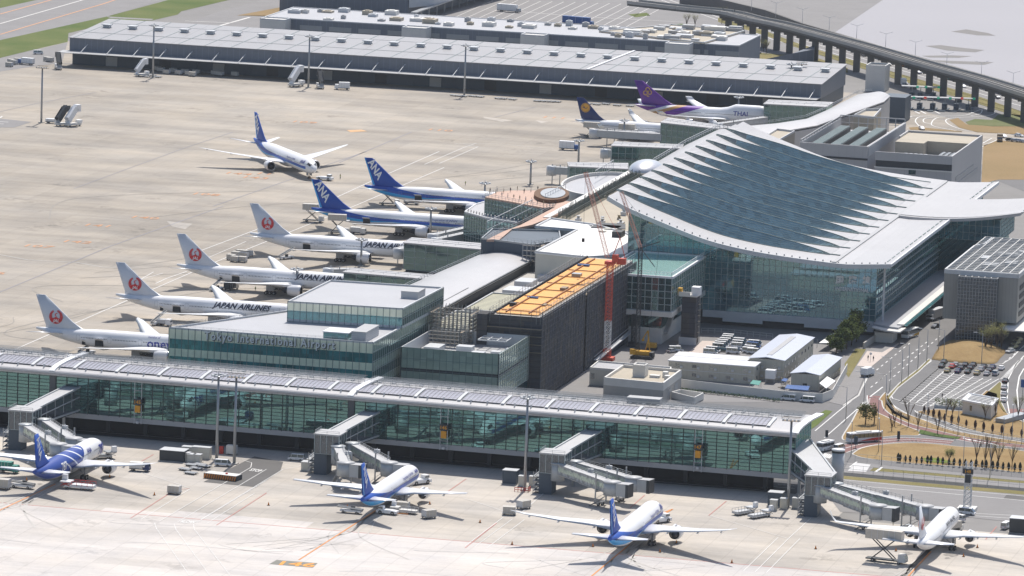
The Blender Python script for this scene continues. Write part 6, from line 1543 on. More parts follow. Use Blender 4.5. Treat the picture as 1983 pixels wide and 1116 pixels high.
# toll gates
tg=thing('toll_gate','row of toll booths under a slim gantry with green and red lights','toll gate',tuple(G(1810,212)))
M['ggreen']=emit('green lamp',(.02,.45,.25),.15); M['gred']=emit('red lamp',(.7,.07,.05),.2)
for rowx,rowy,zt_ in (((845,952,1075,1187,1297,1410),402,330),((880,960,1080),300,240)):
    pts=[G(1583+x/4.8525,130+(rowy+(x-845)*.02)/4.8525) for x in rowx]
    for p in pts:
        mb=MB(); mb.box(p.x-1,p.x+1,p.y,p.y+3.5,.1,3.0); mb.prism([(p.x-1.4,p.y-6),(p.x+1.4,p.y-6),(p.x+1.4,p.y+8),(p.x-1.4,p.y+8)],.08,.4); mb.box(p.x-.6,p.x+.6,p.y-2,p.y-1,.4,2.2); mb.build('booth',M['dkclad'],tg,True)
        mb=MB(); mb.bar((p.x,p.y+2,3),(p.x,p.y+2,5.6),.3); mb.build('post',M['steel'],tg,True)
    a=pts[0];b=pts[-1]; mb=MB(); mb.bar((a.x-5,a.y+2,5.6),(b.x+3,b.y+2,5.6),4.0,.35); mb.build('gantry_roof',M['grey'],tg,True)
    for i,p in enumerate(pts):
        mb=MB(); mb.box(p.x+2.2,p.x+3.4,p.y-.4,p.y-.1,5.3,6.3); mb.build('signal_lamp',M['gred' if i in (1,4) and rowy>350 else 'ggreen'],tg,True)
mb=MB(); a=G(1740,213);b=G(1885,218); mb.bar((a.x,a.y,.4),(b.x,b.y,.4),.4,.8); mb.build('kerb_wall',M['dkclad'],tg,True)
# ================================================================ AIRBRIDGES
M['bridge']=mat('airbridge steel',(.42,.44,.45),.45,.1,var=.12,vs=.4)
M['bridgew']=mat('airbridge white roof',(.44,.44,.44),.5,var=.12)
def airbridge(label,blk,corr,tunnels):
    b=G(*blk,12.6); t=thing('boarding_bridge',label,'boarding bridge',(b.x,b.y,0),0,'boarding bridges in front of the pier')
    bu,bv=b.x,b.y
    bx(t,'head_block','bayglass',bu-4.2,bu+3.2,bv-3,bv+4.5,6.4,11.9); bx(t,'head_roof','bridgew',bu-4.5,bu+3.5,bv-3.3,bv+4.8,11.9,12.3); frame(t,(bu-4.2,bv-3),(bu+3.2,bv-3),6.4,11.9,4,1,'mullw',.16,.14,.03); frame(t,(bu+3.2,bv-3),(bu+3.2,bv+4.5),6.4,11.9,3,1,'mullw',.16,.14,.03)
    rail(t,[(bu-4.2,bv+4,12.3),(bu-4.2,bv-3,12.3),(bu+3.2,bv-3,12.3)],.9,t=.08)
    bx(t,'stair_core','dkclad',bu-4.4,bu-.5,bv-2.5,bv+3,0,6.39); 
    mb=MB()
    for k in range(4): z=1.4*k+.8; mb.box(bu-6.2,bu-4.42,bv-2.4,bv+1.5,z,z+.15); mb.bar((bu-6.1,bv-2.3,z+1),(bu-4.5,bv-2.3,z+1),.08); mb.bar((bu-6,bv-2.4,z),(bu-4.6,bv+1.4,z+1.4),.25)
    for du in (-6.1,): mb.bar((bu+du,bv-2.3,0),(bu+du,bv-2.3,6.4),.16); mb.bar((bu+du,bv+1.4,0),(bu+du,bv+1.4,6.4),.16)
    mb.build('outside_stair',M['steel'],t,True)
    # corridor to the pier
    c=Vector(tuple(G(*corr,15.0))); y1=PF(min(c.x,127))-.4; cu=c.x; mb=MB(); h0,h1=11.6,14.2
    if cu<127: poly=[(bu-2.2,bv+4.5),(bu+2.4,bv+4.5),(cu+2.6,y1),(cu-2.0,y1)]
    else: poly=[(bu-3.2,bv+4.5),(bu+3,bv+4.5),(129.5,-154),(129.4-6.2,-162)]
    mb.prism(poly,[6.4,6.4,7.0,7.0],[h0,h0,h1,h1]); mb.build('corridor_glass',M['bayglass'],t,True)
    mb=MB(); c2=[tuple(Vector(p)) for p in poly]; mb.prism(c2,[h0+.02,h0+.02,h1+.02,h1+.02],[h0+.35,h0+.35,h1+.35,h1+.35]); mb.build('corridor_roof',M['bridgew'],t,True)
    for i,j in ((0,3),(1,2)):
        p,q_=Vector((*poly[i],h0+.4)),Vector((*poly[j],h1+.4)); mb=MB(); mb.bar(p,q_,.5,.5); mb.bar(p-Vector((0,0,2.6)),q_-Vector((0,0,3)),.3,.3); mb.bar(p-Vector((0,0,4.9)),q_-Vector((0,0,7)),.5,.5)
        for k in range(1,5): r_=p.lerp(q_,k/5); mb.bar(r_,r_-Vector((0,0,5.2)),.16)
        mb.build('corridor_frame',M['bridge'],t,True)
    for k in (.35,.75): p=Vector(poly[0]).lerp(Vector(poly[3]),k); bx(t,'support_column','steel',p.x+2.4,p.x+3.2,p.y,p.y+.8,0,6.4)
    for n_,(s0,dr) in enumerate(tunnels):
        a=G(*s0,9.4); d=G(*dr,7.9); A=Vector((a.x,a.y,7.9)); D=Vector((d.x,d.y,6.0)); v=(D-A); Lh=v.length; v.normalize(); nn=Vector((-v.y,v.x,0)).normalized()
        mb=MB(); mb.lathe([(2.0,-3.6),(2.0,1.35)],16,(A.x,A.y,A.z)); mb.lathe([(2.2,1.35),(2.2,1.6),(.3,1.75)],16,(A.x,A.y,A.z)); mb.build('rotunda',M['bridge'],t,True)
        E_=A+v*Lh*.52; tn=[]
        for i,(p,q_,w_,h) in enumerate(((A+v*1.6,E_,2.7,2.9),(E_-v*1,D-v*1.8,3.1,3.2))):
            mb=MB(); mb.bar(p,q_,w_,h); o=mb.build('tunnel',M['bridge'],t,True)
            mb=MB(); up=Vector((0,0,h/2+.06)); mb.bar(p+up,q_+up,w_+.1,.12); mb.build('tunnel_roof',M['bridgew'],o,True)
            mb=MB(); Ls=(q_-p).length; n=int(Ls/1.5)
            for sd in (-1,1):
                off_=nn*(sd*(w_/2+.06)); zt=Vector((0,0,h/2-.1)); zb_=Vector((0,0,-h/2+.15))
                mb.bar(p+off_+zt,q_+off_+zt,.16); mb.bar(p+off_+zb_,q_+off_+zb_,.28)
                for k in range(n): 
                    p0=p.lerp(q_,k/n)+off_; p1=p.lerp(q_,(k+1)/n)+off_; mb.bar(p0+zb_,p0+zt,.10); mb.bar(p0+(zb_ if k%2 else zt),p1+(zt if k%2 else zb_),.09)
            mb.build('truss',M['steel'],o,True)
            mb=MB()
            for sd in (-1,1): off_=nn*(sd*(w_/2+.03)); mb.bar(p+off_+Vector((0,0,.25)),q_+off_+Vector((0,0,.25)),.04,1.3)
            mb.build('side_glass',M['grglass' if i else 'grglass'],o,True)
            rail(o,[tuple(p+Vector((0,0,h/2+.1))+nn*(w_/2-.3)),tuple(q_+Vector((0,0,h/2+.1))+nn*(w_/2-.3))],1.0,'steel',t=.08,step=1.5); 
        mb=MB(); mb.lathe([(2.5,-2.1),(2.5,1.7)],20,(D.x,D.y,D.z)); dr_=mb.build('cab_drum',M['bridge'],t,True)
        mb=MB(); mb.lathe([(2.65,1.7),(2.65,1.9),(.5,2.1),(.1,2.12)],20,(D.x,D.y,D.z)); mb.build('cab_roof',M['bridgew'],dr_,True)
        ca=Vector((math.cos(R(-12)),math.sin(R(-12)),0)); P0=D+ca*2.0; P1=D+ca*5.0
        mb=MB(); mb.bar(P0+Vector((0,0,-.2)),P1+Vector((0,0,-.2)),3.4,3.5); mb.build('cab',M['bridge'],t,True)
        mb=MB(); mb.bar(P1+ca*.02+Vector((0,0,-.2)),P1+ca*.9+Vector((0,0,-.2)),3.7,3.8); mb.build('bellows',M['dark'],t,True)
        mb=MB(); mb.bar(P0+Vector((0,0,1.62)),P1+ca*.9+Vector((0,0,1.75)),3.5,.15); mb.build('cab_top',M['bridgew'],t,True)
        # wheel column
        Wc_=A+v*Lh*.80; mb=MB()
        for sd in (-1,1): mb.bar(Wc_+nn*(sd*2.1)+Vector((0,0,-Wc_.z+.9)),Wc_+nn*(sd*2.1)+Vector((0,0,3.6)),.38)
        mb.bar(Wc_+nn*-2.1+Vector((0,0,-1.9)),Wc_+nn*2.1+Vector((0,0,-1.9)),.5); mb.bar(Wc_+nn*-2.3+Vector((0,0,-Wc_.z+1.0)),Wc_+nn*2.3+Vector((0,0,-Wc_.z+1.0)),.6)
        co=mb.build('lift_column',M['steel'],t,True)
        for sd in (-1,1):
            q_=MB(); w0=Wc_+nn*(sd*.8); wheel_mb(q_,w0.x,w0.y,.55,.55,.5); q_.build('wheel',[M['black'],M['wheelrim']],co,True)
        mb=MB(); s_=D+nn*-2.6+Vector((0,0,-2.2)); e_=D-v*6+nn*-3.0; e_.z=.1; mb.bar(s_,e_,.8,.12); mb.bar(s_+Vector((0,0,1)),e_+Vector((0,0,1)),.08); mb.build('service_stair',M['steel'],t,True)
        mb=MB(); g_=E_+nn*1.8; mb.bar(g_,g_+Vector((0,0,3)),.25); mb.box(g_.x-.8,g_.x+.8,g_.y-.5,g_.y+.5,g_.z+1.6,g_.z+2.6); mb.build('equipment_box',M['lgrey'],t,True)
    return t
airbridge('boarding bridge with two tunnels at the dark blue 787 jet',(50,790),(95,768),[((50,822),(113,859)),((85,812),(143,848))])
airbridge('boarding bridge with two tunnels left of the jet on stand 146',(642,836),(690,812),[((655,864),(670,895)),((683,858),(754,895))])
airbridge('boarding bridge with two sloping tunnels between pier and curved-wing jet',(1078,873),(1122,850),[((1081,897),(1185.7,932.4)),((1114,893),(1226.5,924))])
airbridge('boarding bridge with white ramp roof at the right end of the pier',(1592,916),(1570,872),[((1589,939),(1700.6,978)),((1620,936),(1791,979))])
# simple bridges at the row of concourse stands
def sidebridge(label,p0,p1,z=5.5):
    a=G(*p0,z); b=G(*p1,z); t=thing('boarding_bridge',label,'boarding bridge',(a.x,a.y,0),0,'boarding bridges of the far gates')
    mb=MB(); mb.bar(a,b,2.8,2.8); mb.build('tunnel',M['bridge'],t,True); mb=MB(); mb.bar(a+Vector((0,0,1.45)),b+Vector((0,0,1.45)),2.9,.15); mb.build('tunnel_roof',M['bridgew'],t,True)
    mb=MB(); mb.lathe([(2.1,-2),(2.1,1.7),(.2,1.9)],14,tuple(b)); mb.build('cab_drum',M['lgrey'],t,True)
    c=a.lerp(b,.75); mb=MB(); mb.bar((c.x-1.6,c.y,0),(c.x-1.6,c.y,z+2.5),.35); mb.bar((c.x+1.6,c.y,0),(c.x+1.6,c.y,z+2.5),.35); mb.build('lift_column',M['steel'],t,True)
    rail(t,[tuple(a+Vector((0,0,1.5))),tuple(b+Vector((0,0,1.5)))],.9,t=.08)
sidebridge('thin boarding bridge reaching under the fourth red-crane jet beside the big glass corridor',(800,478),(772,490)); sidebridge('thin boarding bridge between office roof and the third red-crane jet',(688,528),(636,529))
sidebridge('boarding bridge with railings between the two docked blue-tailed jets',(905,447),(838,462)); sidebridge('low grey boarding bridge below the near blue-tailed jet nose',(900,458),(845,470))
sidebridge('dark boarding bridge pointing left from corridor beyond the observation deck',(1105,332),(1068,330)); sidebridge('boarding bridge reaching the dark blue and yellow tailed jet',(1282,266),(1150,258))
sidebridge('boarding bridge under the purple tailed jumbo nose',(1482,233),(1390,246)); sidebridge('short boarding bridge at the corridor above the silver dome',(1188,298),(1172,297))
# ================================================================ LIGHT MASTS
def mast(label,bp,top,near=False,g='tall floodlight masts on the aprons',head='ring',r=.33):
    b=G(*bp); h=HT(b,top[1]); t=thing('floodlight_mast',label,'light mast',tuple(b),0,g)
    mb=MB(); mb.tube([(0,0,0),(0,0,h-1)],[r*1.5,r],10); mb.build('pole',M['steel'],t)
    mb=MB()
    if head=='ring':
        mb.lathe([(1.5,0),(1.5,.15),(.3,.3)],14,(0,0,h-1.2))
        for k in range(8):
            a=2*PI*k/8; x,y=math.cos(a),math.sin(a); mb.bar((x*.3,y*.3,h-.9),(x*1.8,y*1.8,h-.9),.14); 
        mb.bar((0,0,h-1),(0,0,h+.3),.2); mb.build('head_frame',M['steel'],t)
        for k in range(8):
            a=2*PI*k/8; x,y=math.cos(a)*1.9,math.sin(a)*1.9; q_=MB(); q_.box(x-.38,x+.38,y-.38,y+.38,h-1.0,h-.55); q_.build('floodlight',M['lgrey'],t)
    else:
        mb.box(-2.6,2.6,-1.0,1.0,h-1,h-.85); mb.bar((-2.6,-1,h),(2.6,-1,h),.1); mb.bar((-2.6,1,h),(2.6,1,h),.1); mb.build('head_frame',M['rustplank'],t)
        for k in range(5): q_=MB(); q_.box(-2.2+k*1.1-.3,-2.2+k*1.1+.3,-1.3,-.9,h-.8,h-.3); q_.build('floodlight',M['lgrey'],t)
    q_=MB(); q_.box(-1.1,1.1,-1.1,1.1,0,.35); q_.build('footing',M['concrete'],t)
    return t
for bp,tp,l,hd in (((80,238),(81.7,128),'floodlight mast with wide orange platform alone at the left of the apron','bar'),
 ((296,151),(297,46),'floodlight mast in front of the left part of the cargo building','ring'),((597,170),(598,67),'floodlight mast before the cargo building beside white stair truck','ring'),
 ((899,186),(902,85),'floodlight mast before the middle of the cargo building','ring'),((1429,238),(1431,185),'floodlight mast at the nose of the purple tailed jumbo','ring'),
 ((1530,194),(1533,121),'left one of two thin masts near the right end of the cargo building','ring'),((1550,193),(1554,121),'right one of two thin masts near the right end of the cargo building','bar'),
 ((1497,190),(1498,151),'short mast against the cargo wall above the jumbo nose','ring'),((1208,272),(1209,230),'mast in front of the dark blue and yellow tailed jet','ring'),
 ((1120,316),(1122,269),'mast beside the parked blue catering truck on far apron','ring'),((1027,358),(1029,309),'mast standing beyond the round roof hall','ring'),
 ((938,397),(940,351),'mast at the nose of the farther docked blue-tailed jet','ring'),((833,462),(834,400),'mast in front of the nearer docked blue-tailed jet','ring'),
 ((699,515),(700,460),'mast in front of the fourth red-crane jet','ring'),((573.5,572),(575,517),'mast in front of the third red-crane jet engine','ring'),((427.5,620),(429,584),'mast in front of the second red-crane jet','ring'),
 ((419.4,891),(424.5,722),'left one of two tall masts before the pier near white van','ring'),((453.5,899),(457,725),'right one of two tall masts before the pier near white van','bar'),
 ((1016,950),(1022,765),'tall mast before the pier with small red base left of the sloping bridges','ring'),((1526,983),(1533,809),'tall pale mast in front of the right end of the pier','bar')):
    mast(l,bp,tp,head=hd)
# ================================================================ STREET LAMPS AND ROAD POLES
def lamp_proto():
    t=thing('street_lamp','x','street lamp',(0,0,0)); mb=MB(); mb.tube([(0,0,0),(0,0,10.5)],[.13,.08],6); mb.build('pole',M['steel'],t); mb=MB(); mb.bar((0,0,10.5),(-2.2,0,10.9),.09); mb.build('arm',M['steel'],t); mb=MB(); mb.box(-3.1,-2.0,-.18,.18,10.82,10.98); mb.build('lamp_head',M['lgrey'],t); return t
LP=lamp_proto()
lamps=[(945,445),(868,510),(785,580),(727,630),(588,850),(625,700),(400,830),(1045,355),(1090,450),(1418,480),(245,960),(520,1060)]
lamps2=[(395,650),(920,390),(1255,460),(1115,430),(1310,860),(1600,930),(428,790),(100,690),(1840,500),(1945,560),(1740,640)]
desc=['along the right kerb of the main road']*12+['by the red lanes and lawns at lower right']*11
allp=[ZP(p)[0] for p in lamps]+[ZQ(p)[0] for p in lamps2]
order=sorted(range(12),key=lambda i:allp[i][1])
for r_,i in enumerate(order): dup(LP,(*allp[i],.1),R(10),'thin grey street lamp, %s from the viewer along the terminal road'%nth(r_),'street lamps of the terminal road')
order=sorted(range(12,23),key=lambda i:allp[i][0]-allp[i][1]*.2)
for r_,i in enumerate(order): dup(LP,(*allp[i],.1),R(95),'thin grey street lamp, %s from the left among the red lanes and lawns'%nth(r_),'street lamps of the lawns')
# double armed lamps on the seaside road
t=thing('twin_arm_lamp','x','street lamp'); mb=MB(); mb.tube([(0,0,0),(0,0,11)],[.2,.12],6); mb.build('pole',M['lgrey'],t); mb=MB(); mb.bar((0,0,11),(-5,0,12.5),.2); mb.bar((0,0,11),(5,0,12.5),.2); mb.build('arms',M['lgrey'],t)
for i,(x,y) in enumerate(((480,60),(612,95),(755,130),(900,175),(1048,220),(1205,265),(1365,310),(1535,375),(1722,425),(1893,480))):
    p=G(1283+x/2.79,(y-12)/2.79,6); dup(t,(p.x,p.y,5),R(20),'pale twin-armed lamp on the seaside road, %s from the far end'%nth(i),'twin-armed lamps beside the bay',.66)
# gantry signs etc on the road
def sgn(label,p,top,w_=1.6,colr='dkclad'):
    b=G(*p); h=HT(b,top); t=thing('road_sign',label,'road sign',tuple(b)); mb=MB(); mb.bar((0,0,0),(0,0,h),.18); mb.build('post',M['steel'],t); mb=MB(); mb.box(-w_/2,w_/2,-.22,-.1,h-2.6,h); mb.build('panel',M[colr],t)
sgn('dark upright sign at the roadside beside the small white bus',(1601,846),833,.9,'dark'); sgn('dark upright sign behind the long white and red bus',(1740,853),835,.9,'dark'); sgn('dark upright sign by the front of the long white and red bus',(1657,868),845,1.2,'dkclad')
sgn('blue sign at the right edge beside the parking lane',(1980,770),735,1.4,'blue')
# ================================================================ VEHICLES
def wheels(t,xs,y,r=.34,w=.24):
    for x in xs:
        for s_ in (1,-1): q_=MB(); wheel_mb(q_,x,s_*y,r,r,w); q_.build('wheel',[M['black'],M['wheelrim']],t)
def carp(name,cat,color,L=4.4,W=1.75,H=1.45,kind='car'):
    t=thing(name,'x',cat); h=W/2; mb=MB()
    sec={'car':[(-L/2,.42,.85),(-L/2+.15,.30,.95),(-L*.18,.30,1.0),(L*.2,.30,.95),(L/2-.1,.3,.72),(L/2,.4,.6)]}.get(kind,[(-L/2,.4,1.0),(-L/2+.1,.3,1.05),(0,.3,1.05),(L*.3,.3,1.02),(L/2-.15,.3,.85),(L/2,.42,.7)])
    mb.loft([[(x,-h*.94,a),(x,h*.94,a),(x,h,(a+b)/2),(x,h*.93,b),(x,-h*.93,b),(x,-h,(a+b)/2)] for x,a,b in sec],True,True,False); mb.build('body',M[color],t)
    if kind=='car': top=[(-L*.46,.93),(-L*.30,H),(L*.06,H),(L*.27,.93)]
    elif kind=='suv': top=[(-L*.49,1.0),(-L*.44,H),(L*.10,H),(L*.28,1.0)]
    else: top=[(-L*.495,1.0),(-L*.485,H),(L*.30,H),(L*.46,1.0)]
    mb=MB(); rings=[]
    for x,z in top:
        if z<1.1: rings.append([(x,-h*.90,.9),(x,h*.90,.9),(x,h*.88,z),(x,-h*.88,z)])
        else: rings.append([(x,-h*.90,.9),(x,h*.90,.9),(x,h*.78,z-.06),(x,-h*.78,z-.06)])
    mb.loft(rings,True,True,False); g_=mb.build('windows',M['dglass'],t)
    mb=MB(); mb.loft([[(x,-h*.80,z-.07),(x,h*.80,z-.07),(x,h*.76,z),(x,-h*.76,z)] for x,z in top[1:3]],True,True,False); mb.build('roof',M[color],t)
    mb=MB(); xm=(top[1][0]+top[2][0])/2
    for s_ in (1,-1):
        for xx in ((top[1][0]+.05),xm,(top[2][0]-.05)) : mb.bar((xx,s_*h*.92,.9),(xx,s_*h*.79,H-.05),.10)
    mb.build('pillars',M[color],t)
    wheels(t,(-L*.31,L*.31),h*.88,.33,.22)
    for s_ in (1,-1): q_=MB(); q_.box(L/2-.08,L/2+.02,s_*h*.55-.18,s_*h*.55+.18,.55,.72); q_.build('headlight',M['white'],t); q_=MB(); q_.box(-L/2-.02,-L/2+.08,s_*h*.6-.15,s_*h*.6+.15,.62,.85); q_.build('tail_light',M['red'],t)
    return t
CAR={c:carp('parked_car','car',c) for c in ('carblack','silver','red','gold','navy','white','cargreen')}
VANW=carp('white_van','van','white',4.8,1.8,2.0,'van')
VANB=carp('parked_van','van','blue',4.8,1.8,2.0,'van')
TAXI=carp('taxi','taxi','gold',4.5,1.75,1.5); SUV=carp('parked_car','car','silver',4.5,1.8,1.75,'suv')
colname={'carblack':'black','silver':'silver','red':'bright red','gold':'yellowish green','navy':'dark blue','white':'white','cargreen':'dark green'}
used_l={}
def ulabel(l):
    return l
rows=[[((1095,465),'cargreen'),((1195,490),'silver'),((1280,490),'carblack'),((1350,490),'carblack'),((1440,505),'carblack'),((1515,510),'navy'),((1590,520),'white')],
 [((1165,505),'red'),((1245,515),'carblack'),((1325,515),'carblack'),((1415,530),'silver'),((1490,535),'carblack')],
 [((1075,500),'cargreen'),((1125,540),'gold'),((1215,545),'navy'),((1300,550),'cargreen'),((1380,562),'gold'),((1465,567),'silver'),((1540,567),'white')]]
rn=['back row','middle row','front row']
for ri,row in enumerate(rows):
    for i,(p,c) in enumerate(row):
        x,y=ZP(p)[0]; pr=SUV if (ri,i)==(2,6) else CAR[c]; lab='%s car, %s from the left in the %s of the striped parking area'%('pale' if pr is SUV else colname[c],nth(i),rn[ri])
        dup(pr,(x,y,.05),R(88),lab,'cars in the striped parking area')
for i,(p,c) in enumerate((((1625,630),'carblack'),((1615,690),'silver'),((1614,745),'silver'),((1612,795),'white'))):
    x,y=ZP(p)[0]; dup(CAR[c],(x,y,.05),R(90),'%s car, %s in the queue in the lane right of the parking area'%(colname[c],nth(i)),'cars queuing in the right lane')
for i,p in enumerate(((1665,372),(1692,338),(1714,305),(1730,278))):
    x,y=ZP(p)[0]; dup(TAXI if i else CAR['silver'],(x,y,.05),R(252),('silver car at the front of the taxi queue' if i==0 else 'yellowish taxi, %s in the queue below the garage canopy'%nth(i-1)),'taxi queue by the garage')
def pt(zf,p): return tuple(zf(p)[0])
dup(CAR['carblack'],(*pt(ZP,(1018,158)),.05),R(257),'black car alone on the main road below the canopy')
# site yard vans
zn=Zm(1183,470,4.8525); vp=[(1115,915,'w'),(1105,932,'w'),(1085,952,'w'),(1060,968,'w'),(1040,985,'w'),(1020,1002,'w'),(960,1032,'w'),(935,1052,'w'),(1215,952,'w'),(1205,973,'w'),(1195,996,'w'),(1180,1018,'g'),(1150,1045,'w'),(1060,1028,'n'),(1300,1040,'w'),(1355,972,'w'),(1340,992,'b'),(1320,1022,'w'),(1345,1050,'w')]
vp.sort(key=lambda a:(a[1],a[0]))
pc=0
for i,(x,y,c) in enumerate(vp):
    X,Y=zn((x,y))[0]
    if c=='b': dup(VANB,(X,Y,.08),0,'blue van parked among the white vans in the builders yard','vans in the builders yard')
    elif c in'gn': dup(CAR['silver'] if c=='g' else CAR['cargreen'],(X,Y,.08),0,'%s car parked among the white vans in the builders yard'%('silver' if c=='g' else 'dark green'),'vans in the builders yard')
    else: dup(VANW,(X,Y,.08),0,'white van, %s from the back among those in the builders yard'%nth(pc),'vans in the builders yard'); pc+=1
dup(VANW,(*pt(zn,(612,1028)),.08),R(20),'white van beside the yellow crane in the builders yard'); dup(CAR['silver'],(*pt(zn,(575,1035)),.08),R(60),'silver pickup parked beside the lone van near the yellow crane')
za=Zm(1250,600,3.72); dup(VANW,(*pt(za,(1030,655)),.08),R(178),'white van at the kerb in front of the hoarding, left of two'); dup(VANW,(*pt(za,(1165,668)),.08),R(178),'white van at the kerb in front of the hoarding, right of two')
dup(VANW,(*pt(ZA,(1600,492)),.08),R(184),'white minibus driving on the apron road left of stand 146'); dup(VANW,(*pt(ZA,(1205,522)),.08),R(5),'white van at the foot of the two tall masts')
dup(VANW,(*pt(Zm(1540,860,4.359),(1450,598)),.08),R(-8),'white estate car with tall lattice behind, by the lower right airside road'); dup(VANW,(*pt(Zm(1540,860,4.359),(1370,650)),.08),R(150),'white van close to the nose of the winglet jet'); dup(VANW,(*pt(Zm(1540,860,4.359),(1778,715)),.08),R(80),'small white van near the lower right grey shelter')
dup(VANW,(*pt(ZC,(955,436)),.05),R(72),'small white van behind the small white bus on the red lane')
dup(VANW,(*pt(Z1,(207,295)),.1),R(20),'white van alone on the far left perimeter road',None)
i=0
for x,y,c in ((1310,458,'silver'),(1085,305,'carblack'),(1180,322,'white'),(1220,357,'carblack'),(1385,400,'navy'),(1470,388,'silver'),(1625,475,'white'),(1810,535,'carblack'),(1400,702,'white'),(1845,745,'white')):
    dup(CAR[c],(*pt(Z3,(x,y)),.12),R(-62),'%s car, %s from the left among those on the roads below the elevated railway'%(colname[c],nth([1085,1180,1220,1310,1385,1400,1470,1625,1810,1845].index(x))),'cars near the elevated railway')
for i,(x,y,c) in enumerate(((1880,765,'carblack'),(1905,768,'silver'),(1930,770,'silver'),(1950,772,'white'),(1925,740,'white'))): dup(CAR[c],(*pt(Z3,(x,y)),.12),R(-20),'%s car, %s of the few parked at the far right edge by the brown field'%(colname[c],nth(i)),'cars at the far right edge')
for i,(x,y) in enumerate(((510,292),)): dup(CAR['carblack'],(*pt(Z3,(x,y)),.12),R(0),'black car behind the long cargo roof near the dark office')
# bigger vehicles
def bus(label,p,rz,W=2.5,L=11.,H=3.1,stripe='red',z=.06,scale=1.):
    t=thing('bus',label,'bus',(*p,z),rz,None,scale); mb=MB(); mb.box(-L/2,L/2,-W/2,W/2,.35,1.5); mb.build('lower_body',M['white'],t)
    mb=MB(); mb.box(-L/2+.05,L/2-.05,-W/2+.04,W/2-.04,1.5,H-.35); mb.build('windows',M['dglass'],t); mb=MB(); mb.box(-L/2,L/2,-W/2,W/2,H-.35,H); mb.build('roof',M['white'],t)
    mb=MB(); mb.box(-L*.2,L*.25,-W*.3,W*.3,H,H+.3); mb.build('roof_cooler',M['offwhite'],t)
    mb=MB()
    for k in range(1,int(L/1.6)):
        for s_ in (1,-1): mb.bar((-L/2+1.6*k,s_*(W/2-.02),1.5),(-L/2+1.6*k,s_*(W/2-.02),H-.3),.10)
    mb.build('window_posts',M['dark'],t)
    mb=MB()
    for s_ in (1,-1): mb.face([(-L/2,s_*(W/2+.015),.5),(-L/2+L*.75,s_*(W/2+.015),.5),(-L/2+L*.30,s_*(W/2+.015),1.3),(-L/2,s_*(W/2+.015),1.45)])
    mb.build('side_stripe',M[stripe],t); wheels(t,(-L*.3,L*.32),W/2-.15,.48,.3); return t
a,b=[Vector(p) for p in ZQ((400,525),(75,548))]; c_=(a+b)/2; bus('long white coach with red side panels on the red lane',tuple(c_),math.atan2((b-a).y,(b-a).x),L=11.5)
bus('small white bus waiting behind the pier end',pt(Zm(1250,600,3.72),(1295,1015)),R(250),2.3,7,2.9,'grey')
bus('orange and white bus leaving from under the canopy',pt(ZP,(800,240)),R(255),2.5,9,3.1,'yellow')
def truck(label,p,rz,cab='white',box_='white',L=8.,H=3.4,z=.06,cat='truck',scale=1.,name='box_truck',W=2.4,boxm=True,group=None):
    t=thing(name,label,cat,(*p,z),rz,group,scale); mb=MB(); mb.box(-L/2,L/2,-W*.42,W*.42,.55,.85); mb.build('chassis',M['dark'],t)
    mb=MB(); mb.loft([[(x,-W/2,.5),(x,W/2,.5),(x,W/2*.95,z1),(x,-W/2*.95,z1)] for x,z1 in ((L/2-1.9,2.35),(L/2-.35,2.35),(L/2-.05,1.5),(L/2,.9))],True,True,False); c=mb.build('cab',M[cab],t)
    mb=MB(); mb.loft([[(x,-W/2*.9,z0),(x,W/2*.9,z0),(x,W/2*.88,z1),(x,-W/2*.88,z1)] for x,z0,z1 in ((L/2-.34,2.0,2.28),(L/2-.02,1.45,1.5))],True,True,False); mb.build('windscreen',M['dglass'],c)
    if boxm:
        mb=MB(); mb.box(-L/2,L/2-2.05,-W/2,W/2,.86,H); b=mb.build('cargo_box',M[box_],t); mb=MB()
        for k in range(1,4): x=-L/2+(L-2.05)*k/4; mb.box(x-.04,x+.04,-W/2-.03,W/2+.03,.86,H+.03)
        mb.build('box_ribs',M['lgrey'],b)
    wheels(t,(-L*.32,L*.34),W/2-.15,.45,.28); return t
truck('tall grey box truck coming out from under the canopy',pt(ZP,(1018,85)),R(256),'lgrey','lgrey',11,3.8); truck('white truck heading away near the left kerb of the main road',pt(ZP,(432,575)),R(77),'white','white',6.5,3)
truck('white box truck standing before the cargo building',pt(Z1,(1848,485)),R(195),'white','white',7,3.4)
truck('white and blue catering truck on the far apron',pt(Z2,(1262,812)),R(3),'blue','white',8.5,3.8)
truck('long white trailer on the cargo forecourt',pt(Z2,(936,66)),R(-12),'grey','white',13,4.0); truck('long blue trailer on the cargo forecourt',pt(Z2,(1310,136)),R(-12),'blue','blue',17,4.2,boxm=True)
truck('big truck with orange load on the expressway',pt(Z3,(1290,358)),R(-60),'orange','orange',10,3.6); truck('turquoise truck on the expressway',pt(Z3,(1540,428)),R(-60),'teal','teal',10,3.6); truck('white truck on the expressway behind the elevated railway',pt(Z3,(930,243)),R(-60),'white','white',10,3.6); truck('pale truck on the expressway between two piers',pt(Z3,(1157,305)),R(-60),'lgrey','offwhite',9,3.6); truck('white truck approaching the toll booths',pt(ZT,(810,185)),R(-75),'lgrey','white',9,3.6); truck('brown truck at the far right edge by the brown field',pt(Z3,(1822,765)),R(-80),'rustplank','rustplank',6,3.2)
